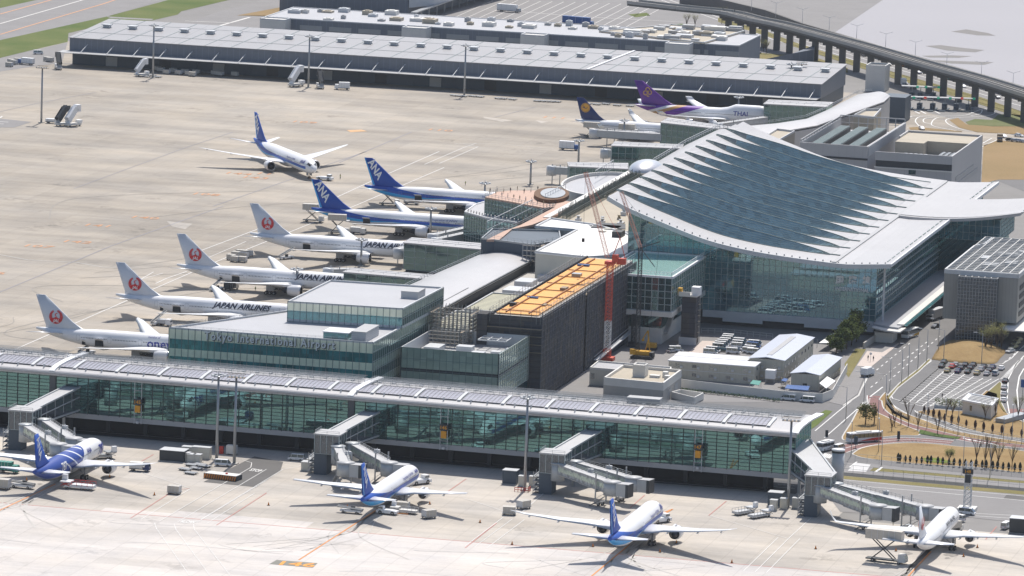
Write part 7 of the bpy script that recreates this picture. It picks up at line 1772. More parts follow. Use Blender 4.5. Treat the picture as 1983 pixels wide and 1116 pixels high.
# lifted catering trucks
def lifttruck(label,p,rz,lift=3.2,scale=1.,L=8.,group='catering lift trucks at the jets'):
    t=truck(label,p,rz,'offwhite','offwhite',L,3,scale=scale,cat='catering truck',name='catering_truck',boxm=False,group=group)
    mb=MB(); mb.box(-L/2-.2,L/2-1.2,-1.25,1.25,1.0+lift,3.3+lift); b=mb.build('lifted_box',M['crate'],t); mb=MB()
    for k in range(1,6): x=-L/2+(L-1.5)*k/6; mb.box(x-.04,x+.04,-1.29,1.29,1.0+lift,3.33+lift)
    mb.box(L/2-1.2,L/2,-1.2,1.2,1.0+lift,1.15+lift); mb.build('box_ribs',M['lgrey'],b)
    mb=MB()
    for s_ in (1,-1): mb.bar((-L*.35,s_*.8,.9),(L*.2,s_*.8,1.0+lift),.22); mb.bar((L*.2,s_*.8,.9),(-L*.35,s_*.8,1.0+lift),.22)
    mb.build('scissor_lift',M['dark'],t); return t
z8=Zm(1540,860,4.359); lifttruck('catering truck with high raised box and scissor lift left of the winglet jet tail',pt(z8,(770,1000)),R(-7),4.6,1.15,10)
lifttruck('catering truck with raised box behind the fourth red-crane jet, under the near blue tail',pt(Z4,(1830,150)),R(10),4.2); lifttruck('catering truck with raised box at the rear of the farther docked blue-tailed jet',pt(Z2,(290,1110)),R(8),4.2)
lifttruck('catering truck with raised box at the rear of the dark blue and yellow tailed jet',pt(Z2,(1390,745)),R(5),3.4); lifttruck('catering truck with raised box along the dark blue and yellow tailed jet middle',pt(Z2,(1580,755)),R(5),3.4)
lifttruck('catering truck with raised box at the front of the near blue-tailed jet',pt(Z2,(-120,1200)),R(5),3.6)
lifttruck('catering truck beside the right front of the winglet jet',pt(z8,(1340,745)),R(60),.6,.8)
# passenger stair trucks
def stairs(label,p,rz,scale=1.,dark=False):
    t=thing('stair_truck',label,'stair truck',(*p,.06),rz,'stair trucks on the far apron',scale); mb=MB(); mb.box(-3.5,3.2,-1.1,1.1,.5,1.2); mb.build('chassis',M['offwhite'],t); mb=MB(); mb.box(2.0,3.6,-1.1,1.1,1.2,2.2); mb.build('cab',M['white'],t)
    mb=MB(); mb.bar((-2.8,0,1.2),(1.0,0,5.6),2.0,.5); mb.bar((1.0,0,5.55),(2.8,0,5.55),2.2,.3); mb.build('stair_flight',M['grey' if dark else 'white'],t)
    mb=MB(); 
    for s_ in (1,-1): mb.bar((-2.8,s_*1.05,2.4),(1.0,s_*1.05,6.9),.12,2.0); mb.bar((1.0,s_*1.05,6.7),(2.8,s_*1.05,6.7),.12,2.2)
    mb.bar((-2.9,0,3.4),(1.1,0,7.9),2.2,.12); mb.bar((1.0,0,7.9),(2.9,0,7.9),2.2,.12) if not dark else None
    mb.build('side_panels',M['dark' if dark else 'white'],t); wheels(t,(-2.3,2.4),.95,.42,.28)
stairs('white covered stair truck left of the mast before the cargo building',pt(Z1,(765,412)),R(50)); stairs('white covered stair truck beside the middle-left mast',pt(Z1,(1600,468)),R(60),1.2)
stairs('dark stair truck right of the middle-left mast',pt(Z1,(1730,478)),R(120),1.,True); stairs('dark stair truck at the left corner of the cargo building',pt(Z1,(315,375)),R(120),1.,True)
stairs('dark covered stair truck, left of the pair by the lone left mast',pt(Z1,(340,680)),R(60),1.1,True); stairs('white covered stair truck, right of the pair by the lone left mast',pt(Z1,(395,683)),R(60),1.15)
# tugs, loaders, dollies
def tug(label,p,rz,scale=1.,big=False):
    t=thing('aircraft_tug',label,'tug',(*p,.06),rz,None,scale); mb=MB(); mb.box(-3.4,3.4,-1.3,1.3,.45,1.25); mb.loft([[(x,-1.2,1.25),(x,1.2,1.25),(x,1.1,z),(x,-1.1,z)] for x,z in ((-3.3,1.3),(-1.2,1.5),(.8,1.5),(3.3,1.35))],True,True,False); mb.build('body',M['white'],t)
    mb=MB(); mb.box(1.2,2.7,-1.0,1.0,1.5,2.5); c=mb.build('cab',M['white'],t); mb=MB(); mb.box(1.25,2.75,-1.03,1.03,1.75,2.3); mb.build('windows',M['dglass'],c); wheels(t,(-2.1,2.0),1.15,.62,.4); mb=MB(); mb.bar((-3.4,0,.6),(-7,0,.6),.18); mb.build('towbar',M['orange'],t)
tug('white tug pulling the taxiing jet by its nose wheel',pt(Z1,(1755,975)),R(-8)); tug('white tug at the nose of the jet on stand 146',pt(Zm(540,880,5.166),(1405,300)),R(55),1.05); tug('white tug at the nose of the curved-wing jet',pt(Zm(980,950,4.3109),(1285,270)),R(55),1.0)
tug('white tug under the tail side of the jet on stand 146',pt(Zm(540,880,5.166),(1085,600)),R(175),.9)
def loader(label,p,rz,scale=1.,m='white',rail_='red',stuffed=True):
    t=thing('cargo_loader',label,'loader',(*p,.06),rz,None,scale); mb=MB(); mb.box(-4.5,3,-1.3,1.3,.5,.95); mb.box(-4.5,1.2,-1.2,1.2,1.0,1.25); mb.build('platform',M[m],t)
    mb=MB(); mb.box(1.5,4.2,-1.5,1.5,1.6,1.9); mb.build('raised_deck',M[m],t); mb=MB()
    for s_ in (1,-1): mb.bar((1.6,s_*1.3,.8),(4.0,s_*1.3,1.6),.15); mb.bar((4.0,s_*1.3,.8),(1.6,s_*1.3,1.6),.15); mb.bar((-4.4,s_*1.3,2.0),(1.2,s_*1.3,2.0),.09); [mb.bar((-4.4+k*1.4,s_*1.3,1.0),(-4.4+k*1.4,s_*1.3,2.0),.08) for k in range(5)]
    mb.build('rails',M[rail_],t); mb=MB(); mb.box(3.0,4.3,-1.4,-.4,1.9,3.3); mb.build('driver_cab',M['white'],t); wheels(t,(-3.2,-1.6,2.6),1.05,.4,.3)
loader('long white and red cargo loader beside the dark blue 787 jet',pt(Z6:=Zm(0,840,6.197),(930,665)),R(178),1.15)
loader('grey cargo loader under the nose of the dark blue 787 jet',pt(Z6,(1200,300)),R(40),1.1,'steel','steel')
loader('white platform loader, left of two parked near the right mast',pt(ZC,(445,780)),R(60),.95,'lgrey','steel'); loader('white platform loader, right of two parked near the right mast',pt(ZC,(530,798)),R(60),.95,'lgrey','steel')
loader('beige loader under the right wing of the jet on stand 146',pt(Zm(540,880,5.166),(1250,590)),R(175),.9,'offwhite','lgrey')
def belt(label,p,rz,scale=1.,up=2.8):
    t=thing('belt_loader',label,'belt loader',(*p,.06),rz,None,scale); mb=MB(); mb.box(-3.2,3.0,-.95,.95,.45,1.0); mb.build('chassis',M['white'],t); mb=MB(); mb.bar((-3.6,0,1.1),(4.0,0,up),.9,.25); mb.build('belt',M['dark'],t)
    mb=MB(); mb.bar((-3.6,.55,1.3),(4.0,.55,up+.2),.1,.35); mb.bar((-3.6,-.55,1.3),(4.0,-.55,up+.2),.1,.35); mb.build('side_rail',M['offwhite'],t); wheels(t,(-2,2),.85,.4,.26)
    mb=MB(); mb.box(-1.0,.2,-1.0,-.5,1.0,1.9); mb.build('seat_box',M['dark'],t)
belt('white belt loader by the tail of the dark blue 787 jet',pt(Z6,(265,655)),R(175),1.1,1.6); belt('white belt loader under the left tailplane of the jet on stand 146',pt(Zm(540,880,5.166),(720,590)),R(176),1.0,1.6)
belt('belt loader reaching the hold of the first red-crane jet',pt(Z4,(470,800)),R(60),1.,4.0); belt('belt loader reaching the hold of the second red-crane jet',pt(Z4,(855,640)),R(70),1.,4.2); belt('belt loader reaching the hold of the third red-crane jet',pt(Z4,(1170,455)),R(70),1.,4.2); belt('belt loader reaching the hold of the fourth red-crane jet',pt(Z4,(1545,285)),R(60),1.,3.8)
def dolly():
    t=thing('container_dolly','x','baggage dolly'); mb=MB(); mb.box(-1.7,1.7,-1.1,1.1,.4,.55); mb.build('bed',M['steel'],t); mb=MB(); mb.prism([(-1.5,-1.0),(1.5,-1.0),(1.5,1.0),(-1.5,1.0)],.56,2.1); mb.build('container',M['crate'],t); mb=MB()
    for x in (-1.52,-.5,.5,1.52): mb.box(x-.03,x+.03,-1.03,1.03,.6,2.13)
    mb.build('container_ribs',M['lgrey'],t); wheels(t,(-1.2,1.2),.9,.24,.18); return t
def flat():
    t=thing('empty_dolly','x','baggage dolly'); mb=MB(); mb.box(-1.8,1.8,-1.2,1.2,.42,.55); mb.build('bed',M['steel'],t); mb=MB()
    for k in range(6): mb.box(-1.7+k*.6,-1.5+k*.6,-1.1,1.1,.55,.62)
    mb.build('rollers',M['lgrey'],t); mb=MB(); mb.bar((1.8,0,.45),(2.8,0,.4),.1); mb.build('drawbar',M['dark'],t); wheels(t,(-1.2,1.2),.9,.24,.18); return t
DO=dolly(); FL_=flat()
dl=[(Z1,[(870,390),(900,402),(935,394),(965,406),(1000,399),(1020,410),(1060,402),(850,384),(1040,414),(1160,408),(1190,412),(1270,414)],'in front of the left part of the cargo building'),
 (Z4,[(1250,290),(1275,275),(1300,265),(1320,280),(1340,270),(1270,300),(1310,302)],'behind the third red-crane jet'),
 (Z1,[(50,362),(75,350),(95,340),(60,345),(255,332),(270,336)],'at the far left corner of the apron')]
for zf,ps,wh_ in dl:
    ps=sorted(ps)
    for i,p in enumerate(ps): dup(DO,(*pt(zf,p),.06),R(-12+random.uniform(-9,9)),'baggage container, %s from the left %s'%(nth(i),wh_),'baggage containers '+wh_)
fl=[(ZA,[(1000,545),(1035,522),(1060,540),(1080,520),(1030,565),(1105,528)],'beside the mast van on the front apron',R(-15)),(Z2,[(640,520),(665,522),(690,524),(740,524),(780,527),(880,536),(905,537),(955,541),(1090,550),(1115,551),(1140,552),(1165,553),(1195,554),(1360,565),(1410,568),(1460,566),(1520,573),(1590,577)],'in a loose line before the cargo building',R(-14)),(Z1,[(1095,395),(1130,398),(820,412),(850,420),(790,418)],'near the second mast before the cargo building',R(-14))]
for zf,ps,wh_,rz in fl:
    ps=sorted(ps)
    for i,p in enumerate(ps): dup(FL_,(*pt(zf,p),.06),rz,'flat empty dolly, %s from the left %s'%(nth(i),wh_),'empty dollies '+wh_)
zb5=Zm(540,880,5.166)
for p,l,rz,zf in (((942,672),'tall dark container on dolly alone in front of the double lines',R(-3),ZA),((938,785),'white container on dolly left of the curved-wing jet wingtip',R(10),ZB),((1500,640),'white container on dolly at the wingtip of the jet on stand 146',R(50),zb5),((1240,560),'beige container on the apron under the jet on stand 146',R(0),zb5),((1015,752),'dark service cart beside the white container near the curved-wing jet wingtip',R(60),ZB)):
    dup(DO,(*pt(zf,p),.06),rz,l,'single baggage containers on the front apron',1.15)
dup(DO,(*pt(Z6,(30,665)),.06),R(0),'blue based cargo container at the left edge by the dark blue 787 jet','single baggage containers on the front apron',1.4)
truck('small blue and white truck under the right wing of the dark blue 787 jet',pt(Z6,(1680,450)),R(5),'navy','offwhite',6,2.6); truck('green tarpaulin service truck left of the dark blue 787 jet tail',pt(Z6,(110,470)),R(0),'teal','teal',6,3.2)
truck('small white service truck by the hold of the second red-crane jet',pt(Z4,(890,645)),R(-5),'white','lgrey',5,2.2); truck('white tanker truck parked at the far left corner of the apron',pt(Z1,(140,350)),R(170),'blue','white',8,3.2); truck('low white truck beside the lone left mast',pt(Z1,(285,668)),R(0),'white','white',6,2.0)
truck('cargo truck under the wing of the third red-crane jet',pt(Z4,(1250,450)),R(70),'offwhite','dark',6,2.8); truck('service truck at the wing root of the near docked blue-tailed jet',pt(Z4,(1935,150)),R(0),'offwhite','offwhite',6,2.6); truck('service truck beside the wing of the farther docked blue-tailed jet',pt(Z2,(410,1105)),R(5),'offwhite','grey',6,2.6)
# shelters, cabinets, barriers on the front apron
def cab_(label,p,w_,d_,h,m,name='equipment_cabinet',cat='cabinet',z=.05,group=None):
    t=thing(name,label,cat,(*p,z),0,group); mb=MB(); mb.box(-w_/2,w_/2,-d_/2,d_/2,.15,h); b=mb.build('housing',M[m],t); mb=MB(); mb.box(-w_/2-.1,w_/2+.1,-d_/2-.1,d_/2+.1,h,h+.12); mb.build('lid',M['lgrey'],b); mb=MB(); mb.box(-w_/2+.1,w_/2-.1,-d_/2-.03,-d_/2+.0,.4,h-.3); mb.build('door',M[m],t); mb=MB(); mb.box(-w_/2-.3,w_/2+.3,-d_/2-.3,d_/2+.3,0,.15); mb.build('footing',M['concrete'],t); return t
cab_('dark rooftop cage shelter left of the beige cabinets',pt(ZA,(940,490)),7.5,5,3.2,'dark','plant_shelter','shelter'); 
for i,(x,y,w_,h) in enumerate(((1000,495,3,2.6),(1035,500,2.2,2.4),(1068,502,2.2,2.4),(1090,480,5.5,3.4),(1030,475,5,3.2))): cab_('beige cabinet, %s from the left of the cluster before the pier'%nth([1000,1030,1035,1068,1090].index(x)),pt(ZA,(x,y)),w_,2.2,h,'cream',group='beige cabinets before the pier')
for i,(x,y) in enumerate(((1660,545),(1690,530),(1710,515))): cab_('beige machine box, %s from the left beside the bridge of stand 146'%nth(i),pt(ZA,(x,y)),3,3,2.6,'cream',group='beige machine boxes by stand 146')
cab_('dark grey shelter near the mast left of the sloping bridges',pt(ZB,(945,615)),4.2,3.5,4,'dkclad','plant_shelter','shelter'); cab_('dark grey shelter near the right mast',pt(ZC,(612,735)),4.2,3.5,4,'dkclad','plant_shelter','shelter'); cab_('grey slatted shelter at the lower right edge',pt(ZC,(1940,880)),6.5,4.5,4.2,'dark','plant_shelter','shelter')
for i,(zf,x,y) in enumerate(((ZB,1008,630),(ZB,1065,632),(ZC,655,752),(ZC,720,750),(ZC,600,760))): cab_('cream cabinet standing beside the %s'%(['left side of the red based mast','right side of the red based mast','left side of the right mast','right side of the right mast','right dark shelter'][i]),pt(zf,(x,y)),2,1.8,3.0,'cream')
t=thing('striped_barrier_box','low barrier box with orange and black stripes at the corner of the dark asphalt patch','barrier',(*pt(ZA,(1200,592)),.05),R(-8)); mb=MB(); mb.box(-5.2,5.2,-1.6,2.6,0,1.5); mb.build('box',M['dark'],t); mb=MB(); mb.box(-5.0,5.0,-1.4,2.4,1.5,1.56); mb.build('top',M['offwhite'],t); mb=MB()
for k in range(14): mb.face([(-5.2+k*.74,-1.63,.05),(-4.75+k*.74,-1.63,.05),(-4.4+k*.74,-1.63,1.45),(-4.85+k*.74,-1.63,1.45)])
mb.build('stripes',M['orange'],t); mb=MB(); mb.box(1.0,1.6,0,.5,.9,1.9); mb.build('red_box',M['red'],t)
t=thing('fuel_post_cluster','small red and white equipment between the two tall masts','equipment',(*pt(ZA,(1200,455)),.05)); mb=MB(); mb.box(-.8,.4,-.5,.5,0,2.2); mb.build('red_unit',M['red'],t); mb=MB(); mb.box(1.5,4.5,-1,1,.3,2.8); mb.build('white_box',M['offwhite'],t)
t=thing('mast_foot_fence','red and white fence at the foot of the mast by the sloping bridges','fence',(*pt(ZB,(1012,655)),.05)); rail(t,[(t.location.x-2,t.location.y-2,.05),(t.location.x+2,t.location.y-2,.05),(t.location.x+2,t.location.y+1,.05)],1.2,'red',t=.15,step=1)
# lattice sign tower 148
b=G(1540+1450/4.359,860+565/4.359); h=HT(b,860+150/4.359); t=thing('sign_tower','lattice tower carrying amber stand number 148 over the airside road','sign tower',tuple(b)); mb=MB()
for dx in (-1,1):
    for dy in (-1,1): mb.bar((dx,dy,0),(dx*.85,dy*.85,h),.16)
for k in range(10):
    z=h*k/10; z2=h*(k+1)/10
    for dy in (-1,1): mb.bar((-1,dy,z),(1,dy,z2),.1); mb.bar((1,dy,z),(-1,dy,z2),.1); mb.bar((-1,dy,z),(1,dy,z),.1)
    for dx in (-1,1): mb.bar((dx,-1,z),(dx,1,z2),.1)
mb.build('lattice',M['lgrey'],t); mb=MB(); mb.box(-1.5,1.5,-1.3,-1.1,h-3.4,h-1.9); pn=mb.build('number_panel',M['dark'],t); mb=MB(); add_text(mb,'148',lambda x,y:(x,-1.35,h-2.65+y),1.3,0,.02,1,True); mb.build('number',M['sign_amber'],pn); mb=MB(); mb.box(-.8,.8,-1.3,0,h-6,h-3.6); mb.build('guidance_display',M['dark'],t); mb=MB(); mb.box(-2.6,2.6,-2.6,2.6,0,1.1); mb.build('base_block',M['offwhite'],t)
t=thing('silo_tower','small round grey tower behind the bridge at the pier end','tower',tuple(G(1621,932))); mb=MB(); mb.lathe([(1.9,0),(1.9,8.6)],20); mb.build('shaft',M['lgrey'],t); mb=MB(); mb.lathe([(1.95,8.6),(1.95,9.2)],20); mb.build('dark_band',M['dark'],t); mb=MB(); mb.lathe([(2.0,9.2),(2.0,9.6),(.1,9.8)],20); mb.build('cap',M['white'],t)
# traffic cones and extra ground crew round the near stands
t=thing('traffic_cone','x','traffic cone'); mb=MB(); mb.lathe([(.24,.04),(.05,.75),(.03,.78)],10); mb.build('cone_body',M['orange'],t); mb=MB(); mb.box(-.3,.3,-.3,.3,0,.05); mb.build('cone_base',M['black'],t); CONE=t
for u0,v0,nm in ((-74,-228,'the dark blue 787 jet'),(22.3,-229,'the jet above painted number 146'),(100.2,-255,'the curved-wing jet'),(180,-227,'the winglet jet')):
    for i,(du,dv) in enumerate(((-31,-14),(-11,6),(-9.5,-8),(9.5,-8),(11,6),(31,-14))):
        dup(CONE,(u0+du,v0+dv,.07),0,'orange cone, %s from the left around %s'%(nth(i),nm),'orange cones at the front stands',1.25)
# fences along the airside road
def fence(label,pts,h=2.4,step=3.,m='steel',z=.1,tt=.07):
    P=[Vector((p[0],p[1],z)) for p in pts]; t=thing('fence',label,'fence',tuple(P[0])); rail(t,[tuple(p) for p in P],h,m,'fence_panel',step,tt)
fence('wire fence between drain channel and lower road, right of the pier',ZC((975,556),(1300,590),(2100,660))); fence('wire fence along the upper edge of the lower right road',ZC((1040,500),(1300,522),(2100,595))); fence('railing along the rim of the red curved lane',[tuple(p) for p in offs(r1,3.3)],1.0,2.5); fence('railing along the lower rim of the parking lane',smooth(ZQ((870,240),(1050,300),(1300,392),(1990,525)),3),1.0,2.5)
fence('pale hoarding in front of the terminal forecourt',Zm(1183,470,4.8525)((850,850),(1100,860),(1520,905)),1.6,2.2,'offwhite'); 
t=thing('hoarding_wall','white hoarding around the site offices beside the kerb','wall',tuple(G(1400,760))); mb=MB(); hz=[G(*p) for p in ((1318,752),(1400,762),(1512,775),(1592,780),(1612,772),(1640,722))]
for a,b in zip(hz[:-1],hz[1:]): mb.bar(a+Vector((0,0,1.5)),b+Vector((0,0,1.5)),.2,3)
mb.build('panels',M['offwhite'],t,True)
mb=MB(); a=[G(*p) for p in ((1318,757),(1400,766),(1512,779))]
t=thing('clipped_hedge','dark clipped hedge at the foot of the white hoarding','hedge',tuple(a[0])); 
mb=MB(); random.seed(9)
for k in range(900):
    f=random.random()*2; i=int(f); p=a[i].lerp(a[i+1],f-i)+Vector((random.uniform(-.5,.5),random.uniform(-1,0),random.uniform(.1,1.0))); s_=.22; r_=random.uniform(0,6); mb.face([p+Vector((s_*math.cos(r_),s_*math.sin(r_),0)),p+Vector((s_*math.cos(r_+2),s_*math.sin(r_+2),.15)),p+Vector((s_*math.cos(r_+4),s_*math.sin(r_+4),.25))])
mb.build('foliage',grassmat('hedge leaf',(.03,.06,.02),(.06,.10,.03),.5),t,True)
# ================================================================ CRANES
def lattice_mast(par,name,m,p0,p1,w,n,t=.14):
    p0,p1=Vector(p0),Vector(p1); d=(p1-p0).normalized(); up=Vector((0,0,1)) if abs(d.z)<.9 else Vector((0,1,0)); x=d.cross(up).normalized(); y=x.cross(d).normalized(); mb=MB()
    c=[x*(i*w/2)+y*(j*w/2) for i,j in ((-1,-1),(1,-1),(1,1),(-1,1))]
    for q_ in c: mb.bar(p0+q_,p1+q_,t)
    for k in range(n):
        a=p0.lerp(p1,k/n); b=p0.lerp(p1,(k+1)/n)
        for i in range(4): j=(i+1)%4; mb.bar(a+c[i],b+c[j],t*.7); mb.bar(b+c[i],a+c[j],t*.7); mb.bar(b+c[i],b+c[j],t*.7)
    return mb.build(name,M[m],par,True)
b=G(1175,698); hm=HT(b,500); t=thing('tower_crane','red tower crane with one white mast section beside the dark netted block','crane',tuple(b))
z1,z2=HT(b,676),HT(b,622)
M['jibpaint']=mat('faded red and white jib',(.52,.26,.20),.5,var=.4,vs=.3)
M['cranered']=mat('crane red paint',(.62,.09,.05),.5,var=.12)
lattice_mast(t,'mast_base','cranered',(b.x,b.y,0),(b.x,b.y,z1),2.2,3,.15); lattice_mast(t,'mast_white_section','white',(b.x,b.y,z1),(b.x,b.y,z2),1.9,6,.13); lattice_mast(t,'mast','cranered',(b.x,b.y,z2),(b.x,b.y,hm-2),1.9,16,.13)
bx(t,'slewing_platform','cranered',b.x-1.6,b.x+1.6,b.y-1.6,b.y+1.6,hm-2,hm-1); bx(t,'operator_cab','cranered',b.x+1.0,b.x+2.8,b.y-2,b.y,hm-.98,hm+1.4); bx(t,'counterweight','cranered',b.x+2.4,b.x+5.2,b.y-1.2,b.y+1.2,hm-1.8,hm+.2)
jt=OV(1134,334,b.y+3); lattice_mast(t,'jib','jibpaint',(b.x-1,b.y,hm),tuple(jt),1.2,24,.07)
mb=MB(); mb.bar((b.x+.5,b.y,hm),(b.x+3,b.y,hm+7),.25); mb.bar((b.x+5,b.y,hm),(b.x+3,b.y,hm+7),.2); mb.bar((b.x+3,b.y,hm+7),tuple(jt),.07); mb.build('back_mast',M['cranered'],t,True)
mb=MB(); mb.bar(tuple(jt),(jt.x,jt.y,jt.z-22),.07); mb.box(jt.x-.4,jt.x+.4,jt.y-.4,jt.y+.4,jt.z-23.2,jt.z-22); mb.build('hoist_rope_and_hook',M['dark'],t,True)
bx(t,'base_frame','cranered',b.x-1.9,b.x+2.4,b.y-1.9,b.y+1.9,0,1.2)
b=G(1244,694); t=thing('crawler_crane','yellow crawler crane with black lattice mast and red and white luffing jib','crane',tuple(b))
for s_ in (-1,1):
    q_=MB(); q_.loft([[(b.x-3.6,b.y+s_*2.2-.5,.35),(b.x-3.6,b.y+s_*2.2+.5,.35),(b.x-3.6,b.y+s_*2.2+.5,.8),(b.x-3.6,b.y+s_*2.2-.5,.8)],[(b.x-3,b.y+s_*2.2-.5,0),(b.x-3,b.y+s_*2.2+.5,0),(b.x-3,b.y+s_*2.2+.5,1.15),(b.x-3,b.y+s_*2.2-.5,1.15)],[(b.x+3,b.y+s_*2.2-.5,0),(b.x+3,b.y+s_*2.2+.5,0),(b.x+3,b.y+s_*2.2+.5,1.15),(b.x+3,b.y+s_*2.2-.5,1.15)],[(b.x+3.6,b.y+s_*2.2-.5,.35),(b.x+3.6,b.y+s_*2.2+.5,.35),(b.x+3.6,b.y+s_*2.2+.5,.8),(b.x+3.6,b.y+s_*2.2-.5,.8)]],True,True,False); q_.build('crawler_track',M['dark'],t,True)
bx(t,'house','yellow',b.x-2.6,b.x+2.6,b.y-1.4,b.y+1.4,1.2,2.5); bx(t,'operator_cab','yellow',b.x-3.8,b.x-2.0,b.y-2.6,b.y-1.62,1.4,3.2); bx(t,'counterweight','dark',b.x+2.62,b.x+3.8,b.y-1.6,b.y+1.6,1.0,2.3); 
mb=MB(); mb.bar((b.x+1,b.y,3),(b.x+1.8,b.y,7),.22); mb.bar((b.x+2.4,b.y,2.5),(b.x+1.8,b.y,7),.2); mb.build('gantry',M['yellow'],t,True)
tp=OV(1240,480,b.y); lattice_mast(t,'mast','dark',(b.x-1.8,b.y,2.2),(b.x-2.0,b.y,tp.z),1.2,20,.12); j2=OV(1203,372,b.y+2); lattice_mast(t,'jib','jibpaint',(b.x-2.0,b.y,tp.z),tuple(j2),1.0,18,.06)
mb=MB(); mb.bar((b.x-2,b.y,tp.z),(b.x+3,b.y,tp.z-6.0),.22); mb.bar((b.x-2,b.y,tp.z),(b.x+4.5,b.y,tp.z+2.5),.3); mb.bar((b.x+4.5,b.y,tp.z+2.5),tuple(j2),.06); mb.bar((b.x+4.5,b.y,tp.z+2.5),(b.x+1.8,b.y,7),.07); mb.build('struts',M['dark'],t,True)
b=G(1240,690); t=thing('black_lattice_drill','short black lattice drill rig left of the yellow crane','drill rig',tuple(G(1226,672))); p=t.location; lattice_mast(t,'mast','dark',(p.x,p.y,0),(p.x,p.y,11),1.3,7,.22); bx(t,'base','dark',p.x-1.6,p.x+1.8,p.y-1.4,p.y+1.4,0,1.6)
t=thing('excavator','small yellow excavator behind the yellow crane','excavator',tuple(G(1262,678))); p=t.location; bx(t,'body','yellow',p.x-1.5,p.x+1.5,p.y-1.2,p.y+1.2,.9,2.4); bx(t,'tracks','dark',p.x-1.7,p.x+1.7,p.y-1.3,p.y+1.3,0,.88); mb=MB(); mb.bar((p.x-1,p.y,2),(p.x-1.5,p.y,6.5),.45); mb.bar((p.x-1.5,p.y,6.5),(p.x-3.2,p.y,3.5),.35); mb.bar((p.x-3.2,p.y,3.5),(p.x-3.0,p.y,2.8),.8); mb.build('arm',M['yellow'],t,True)
# ================================================================ SITE OFFICES AND LOW BUILDINGS
M['prefab']=mat('cream prefab panel',(.47,.45,.385),.6,var=.07,stripe=('xy',1.8,.05,.2)); M['prefabroof']=mat('white prefab roof',(.66,.66,.67),.45,var=.07)
M['prefabroof2']=mat('bluish prefab roof',(.50,.53,.60),.45,var=.07,stripe=('xy',1.0,.1,.08))
def prefab(label,u0,u1,v0,v1,h,roof='prefabroof',wins='front',skyl=False,gable='v'):
    t=thing('site_office',label,'site office',((u0+u1)/2,(v0+v1)/2,0),0,'builders site offices'); bx(t,'walls','prefab',u0,u1,v0,v1,0,h-.35)
    mb=MB(); 
    if gable=='v': um=(u0+u1)/2; mb.loft([[(u0-.4,v,h-.34),(um,v,h+.45),(u1+.4,v,h-.34),(u1+.4,v,h-.5),(um,v,h+.2),(u0-.4,v,h-.5)] for v in (v0-.4,v1+.4)],True,True,False)
    else: mb.box(u0-.3,u1+.3,v0-.3,v1+.3,h-.34,h)
    mb.build('roof',M[roof],t,True)
    if skyl: 
        um=(u0+u1)/2; mb=MB(); mb.loft([[(um-.9,v,h+.42-.12),(um+.9,v,h+.42-.12),(um+.9,v,h+.5),(um-.9,v,h+.5)] for v in (v0+4,v1-6)],True,True,False); mb.build('ridge_light',M['grey'],t,True)
    n=int((u1-u0)/5.5)
    for k in range(n):
        u=u0+(u1-u0)*(k+.5)/n
        for z in ((1.2,4.0) if h>5.8 else (1.2,)):
            if z+1.1<h-.4: bx(t,'window','dglass',u-.7,u+.7,v0-.05,v0-.005,z,z+1.0); bx(t,'air_unit','lgrey',u+1.0,u+1.8,v0-.5,v0-.01,z-.3,z+.4)
    n=int((v1-v0)/5)
    for k in range(n):
        v=v0+(v1-v0)*(k+.5)/n
        for z in ((1.2,4.0) if h>5.8 else (1.2,)): 
            if z+1.1<h-.4: bx(t,'window','dglass',u1+.005,u1+.05,v-.8,v+.8,z,z+1.0)
    if h>5.8: bx(t,'floor_band','lgrey',u0-.06,u1+.06,v0-.07,v0-.055,3.0,3.2)
    return t
prefab('long cream site office with bright white roof facing the pier',50,78.4,13,22,6,'prefabroof',gable='b'); prefab('low site office with bright white roof, directly behind the longest one',49,73,26.5,34,5.4,'prefabroof',gable='b')
prefab('largest site office with pale ridge roof and grey ridge light',74.6,86,23.5,73,7.2,'prefabroof2',skyl=True); prefab('right hand site office with pale blue roof at the hoarding corner',91.2,100.4,10,47,5.6,'prefabroof2')
t=thing('tent_shelter','white tent roof beside the dark green trees','tent',tuple(G(1608,672))); mb=MB(); mb.prism(ZP((10,360),(95,360),(200,300),(130,282)),[2.6]*4,[2.9,2.9,3.2,3.2]); mb.build('canopy',M['membrane'],t,True); p=t.location; mb=MB(); [mb.bar((p.x+a,p.y+b_,0),(p.x+a,p.y+b_,2.7),.15) for a,b_ in ((-4,-3),(3,-3),(4,5),(-2,5))]; mb.build('posts',M['steel'],t,True)
t=thing('lean_to_shelter','white lean-to roof against the hoarding at the right hand site office','shelter',tuple(G(1600,752))); c=P_(3.2,(1587,742),(1600,752),(1618,738),(1602,729)); mb=MB(); mb.prism(c,3.0,3.2); mb.build('roof',M['membrane'],t,True); mb=MB(); [mb.bar((*p,0),(*p,3.0),.15) for p in c]; mb.build('posts',M['steel'],t,True)
for i,(pts,l,m_) in enumerate((([(1452,743),(1470,746),(1474,738),(1458,736)],'turquoise sheet shelter between the two larger site offices','teal'),([(1520,752),(1565,756),(1568,748),(1524,745)],'blue sheet lean-to at the foot of the right hand site office','blue'),([(1513,737),(1522,739),(1526,734),(1517,732)],'small blue sheet beside the white tank','blue'))):
    c=P_(2.6,*pts); t=thing('sheet_shelter',l,'shelter',(*c[0],0)); mb=MB(); mb.prism(c,2.45,2.6); mb.build('sheet',M[m_],t,True); mb=MB(); [mb.bar((*p,0),(*p,2.45),.12) for p in c]; mb.build('posts',M['steel'],t,True)
p=G(1492,742); t=thing('water_tank','white water tank cube in front of the largest site office','tank',tuple(p)); bx(t,'tank','white',p.x-1.6,p.x+1.6,p.y-1.4,p.y+1.4,1.6,4.4); mb=MB(); [mb.bar((p.x+a,p.y+b_,0),(p.x+a,p.y+b_,1.6),.2) for a in (-1.4,1.4) for b_ in (-1.2,1.2)]; mb.build('legs',M['steel'],t,True)
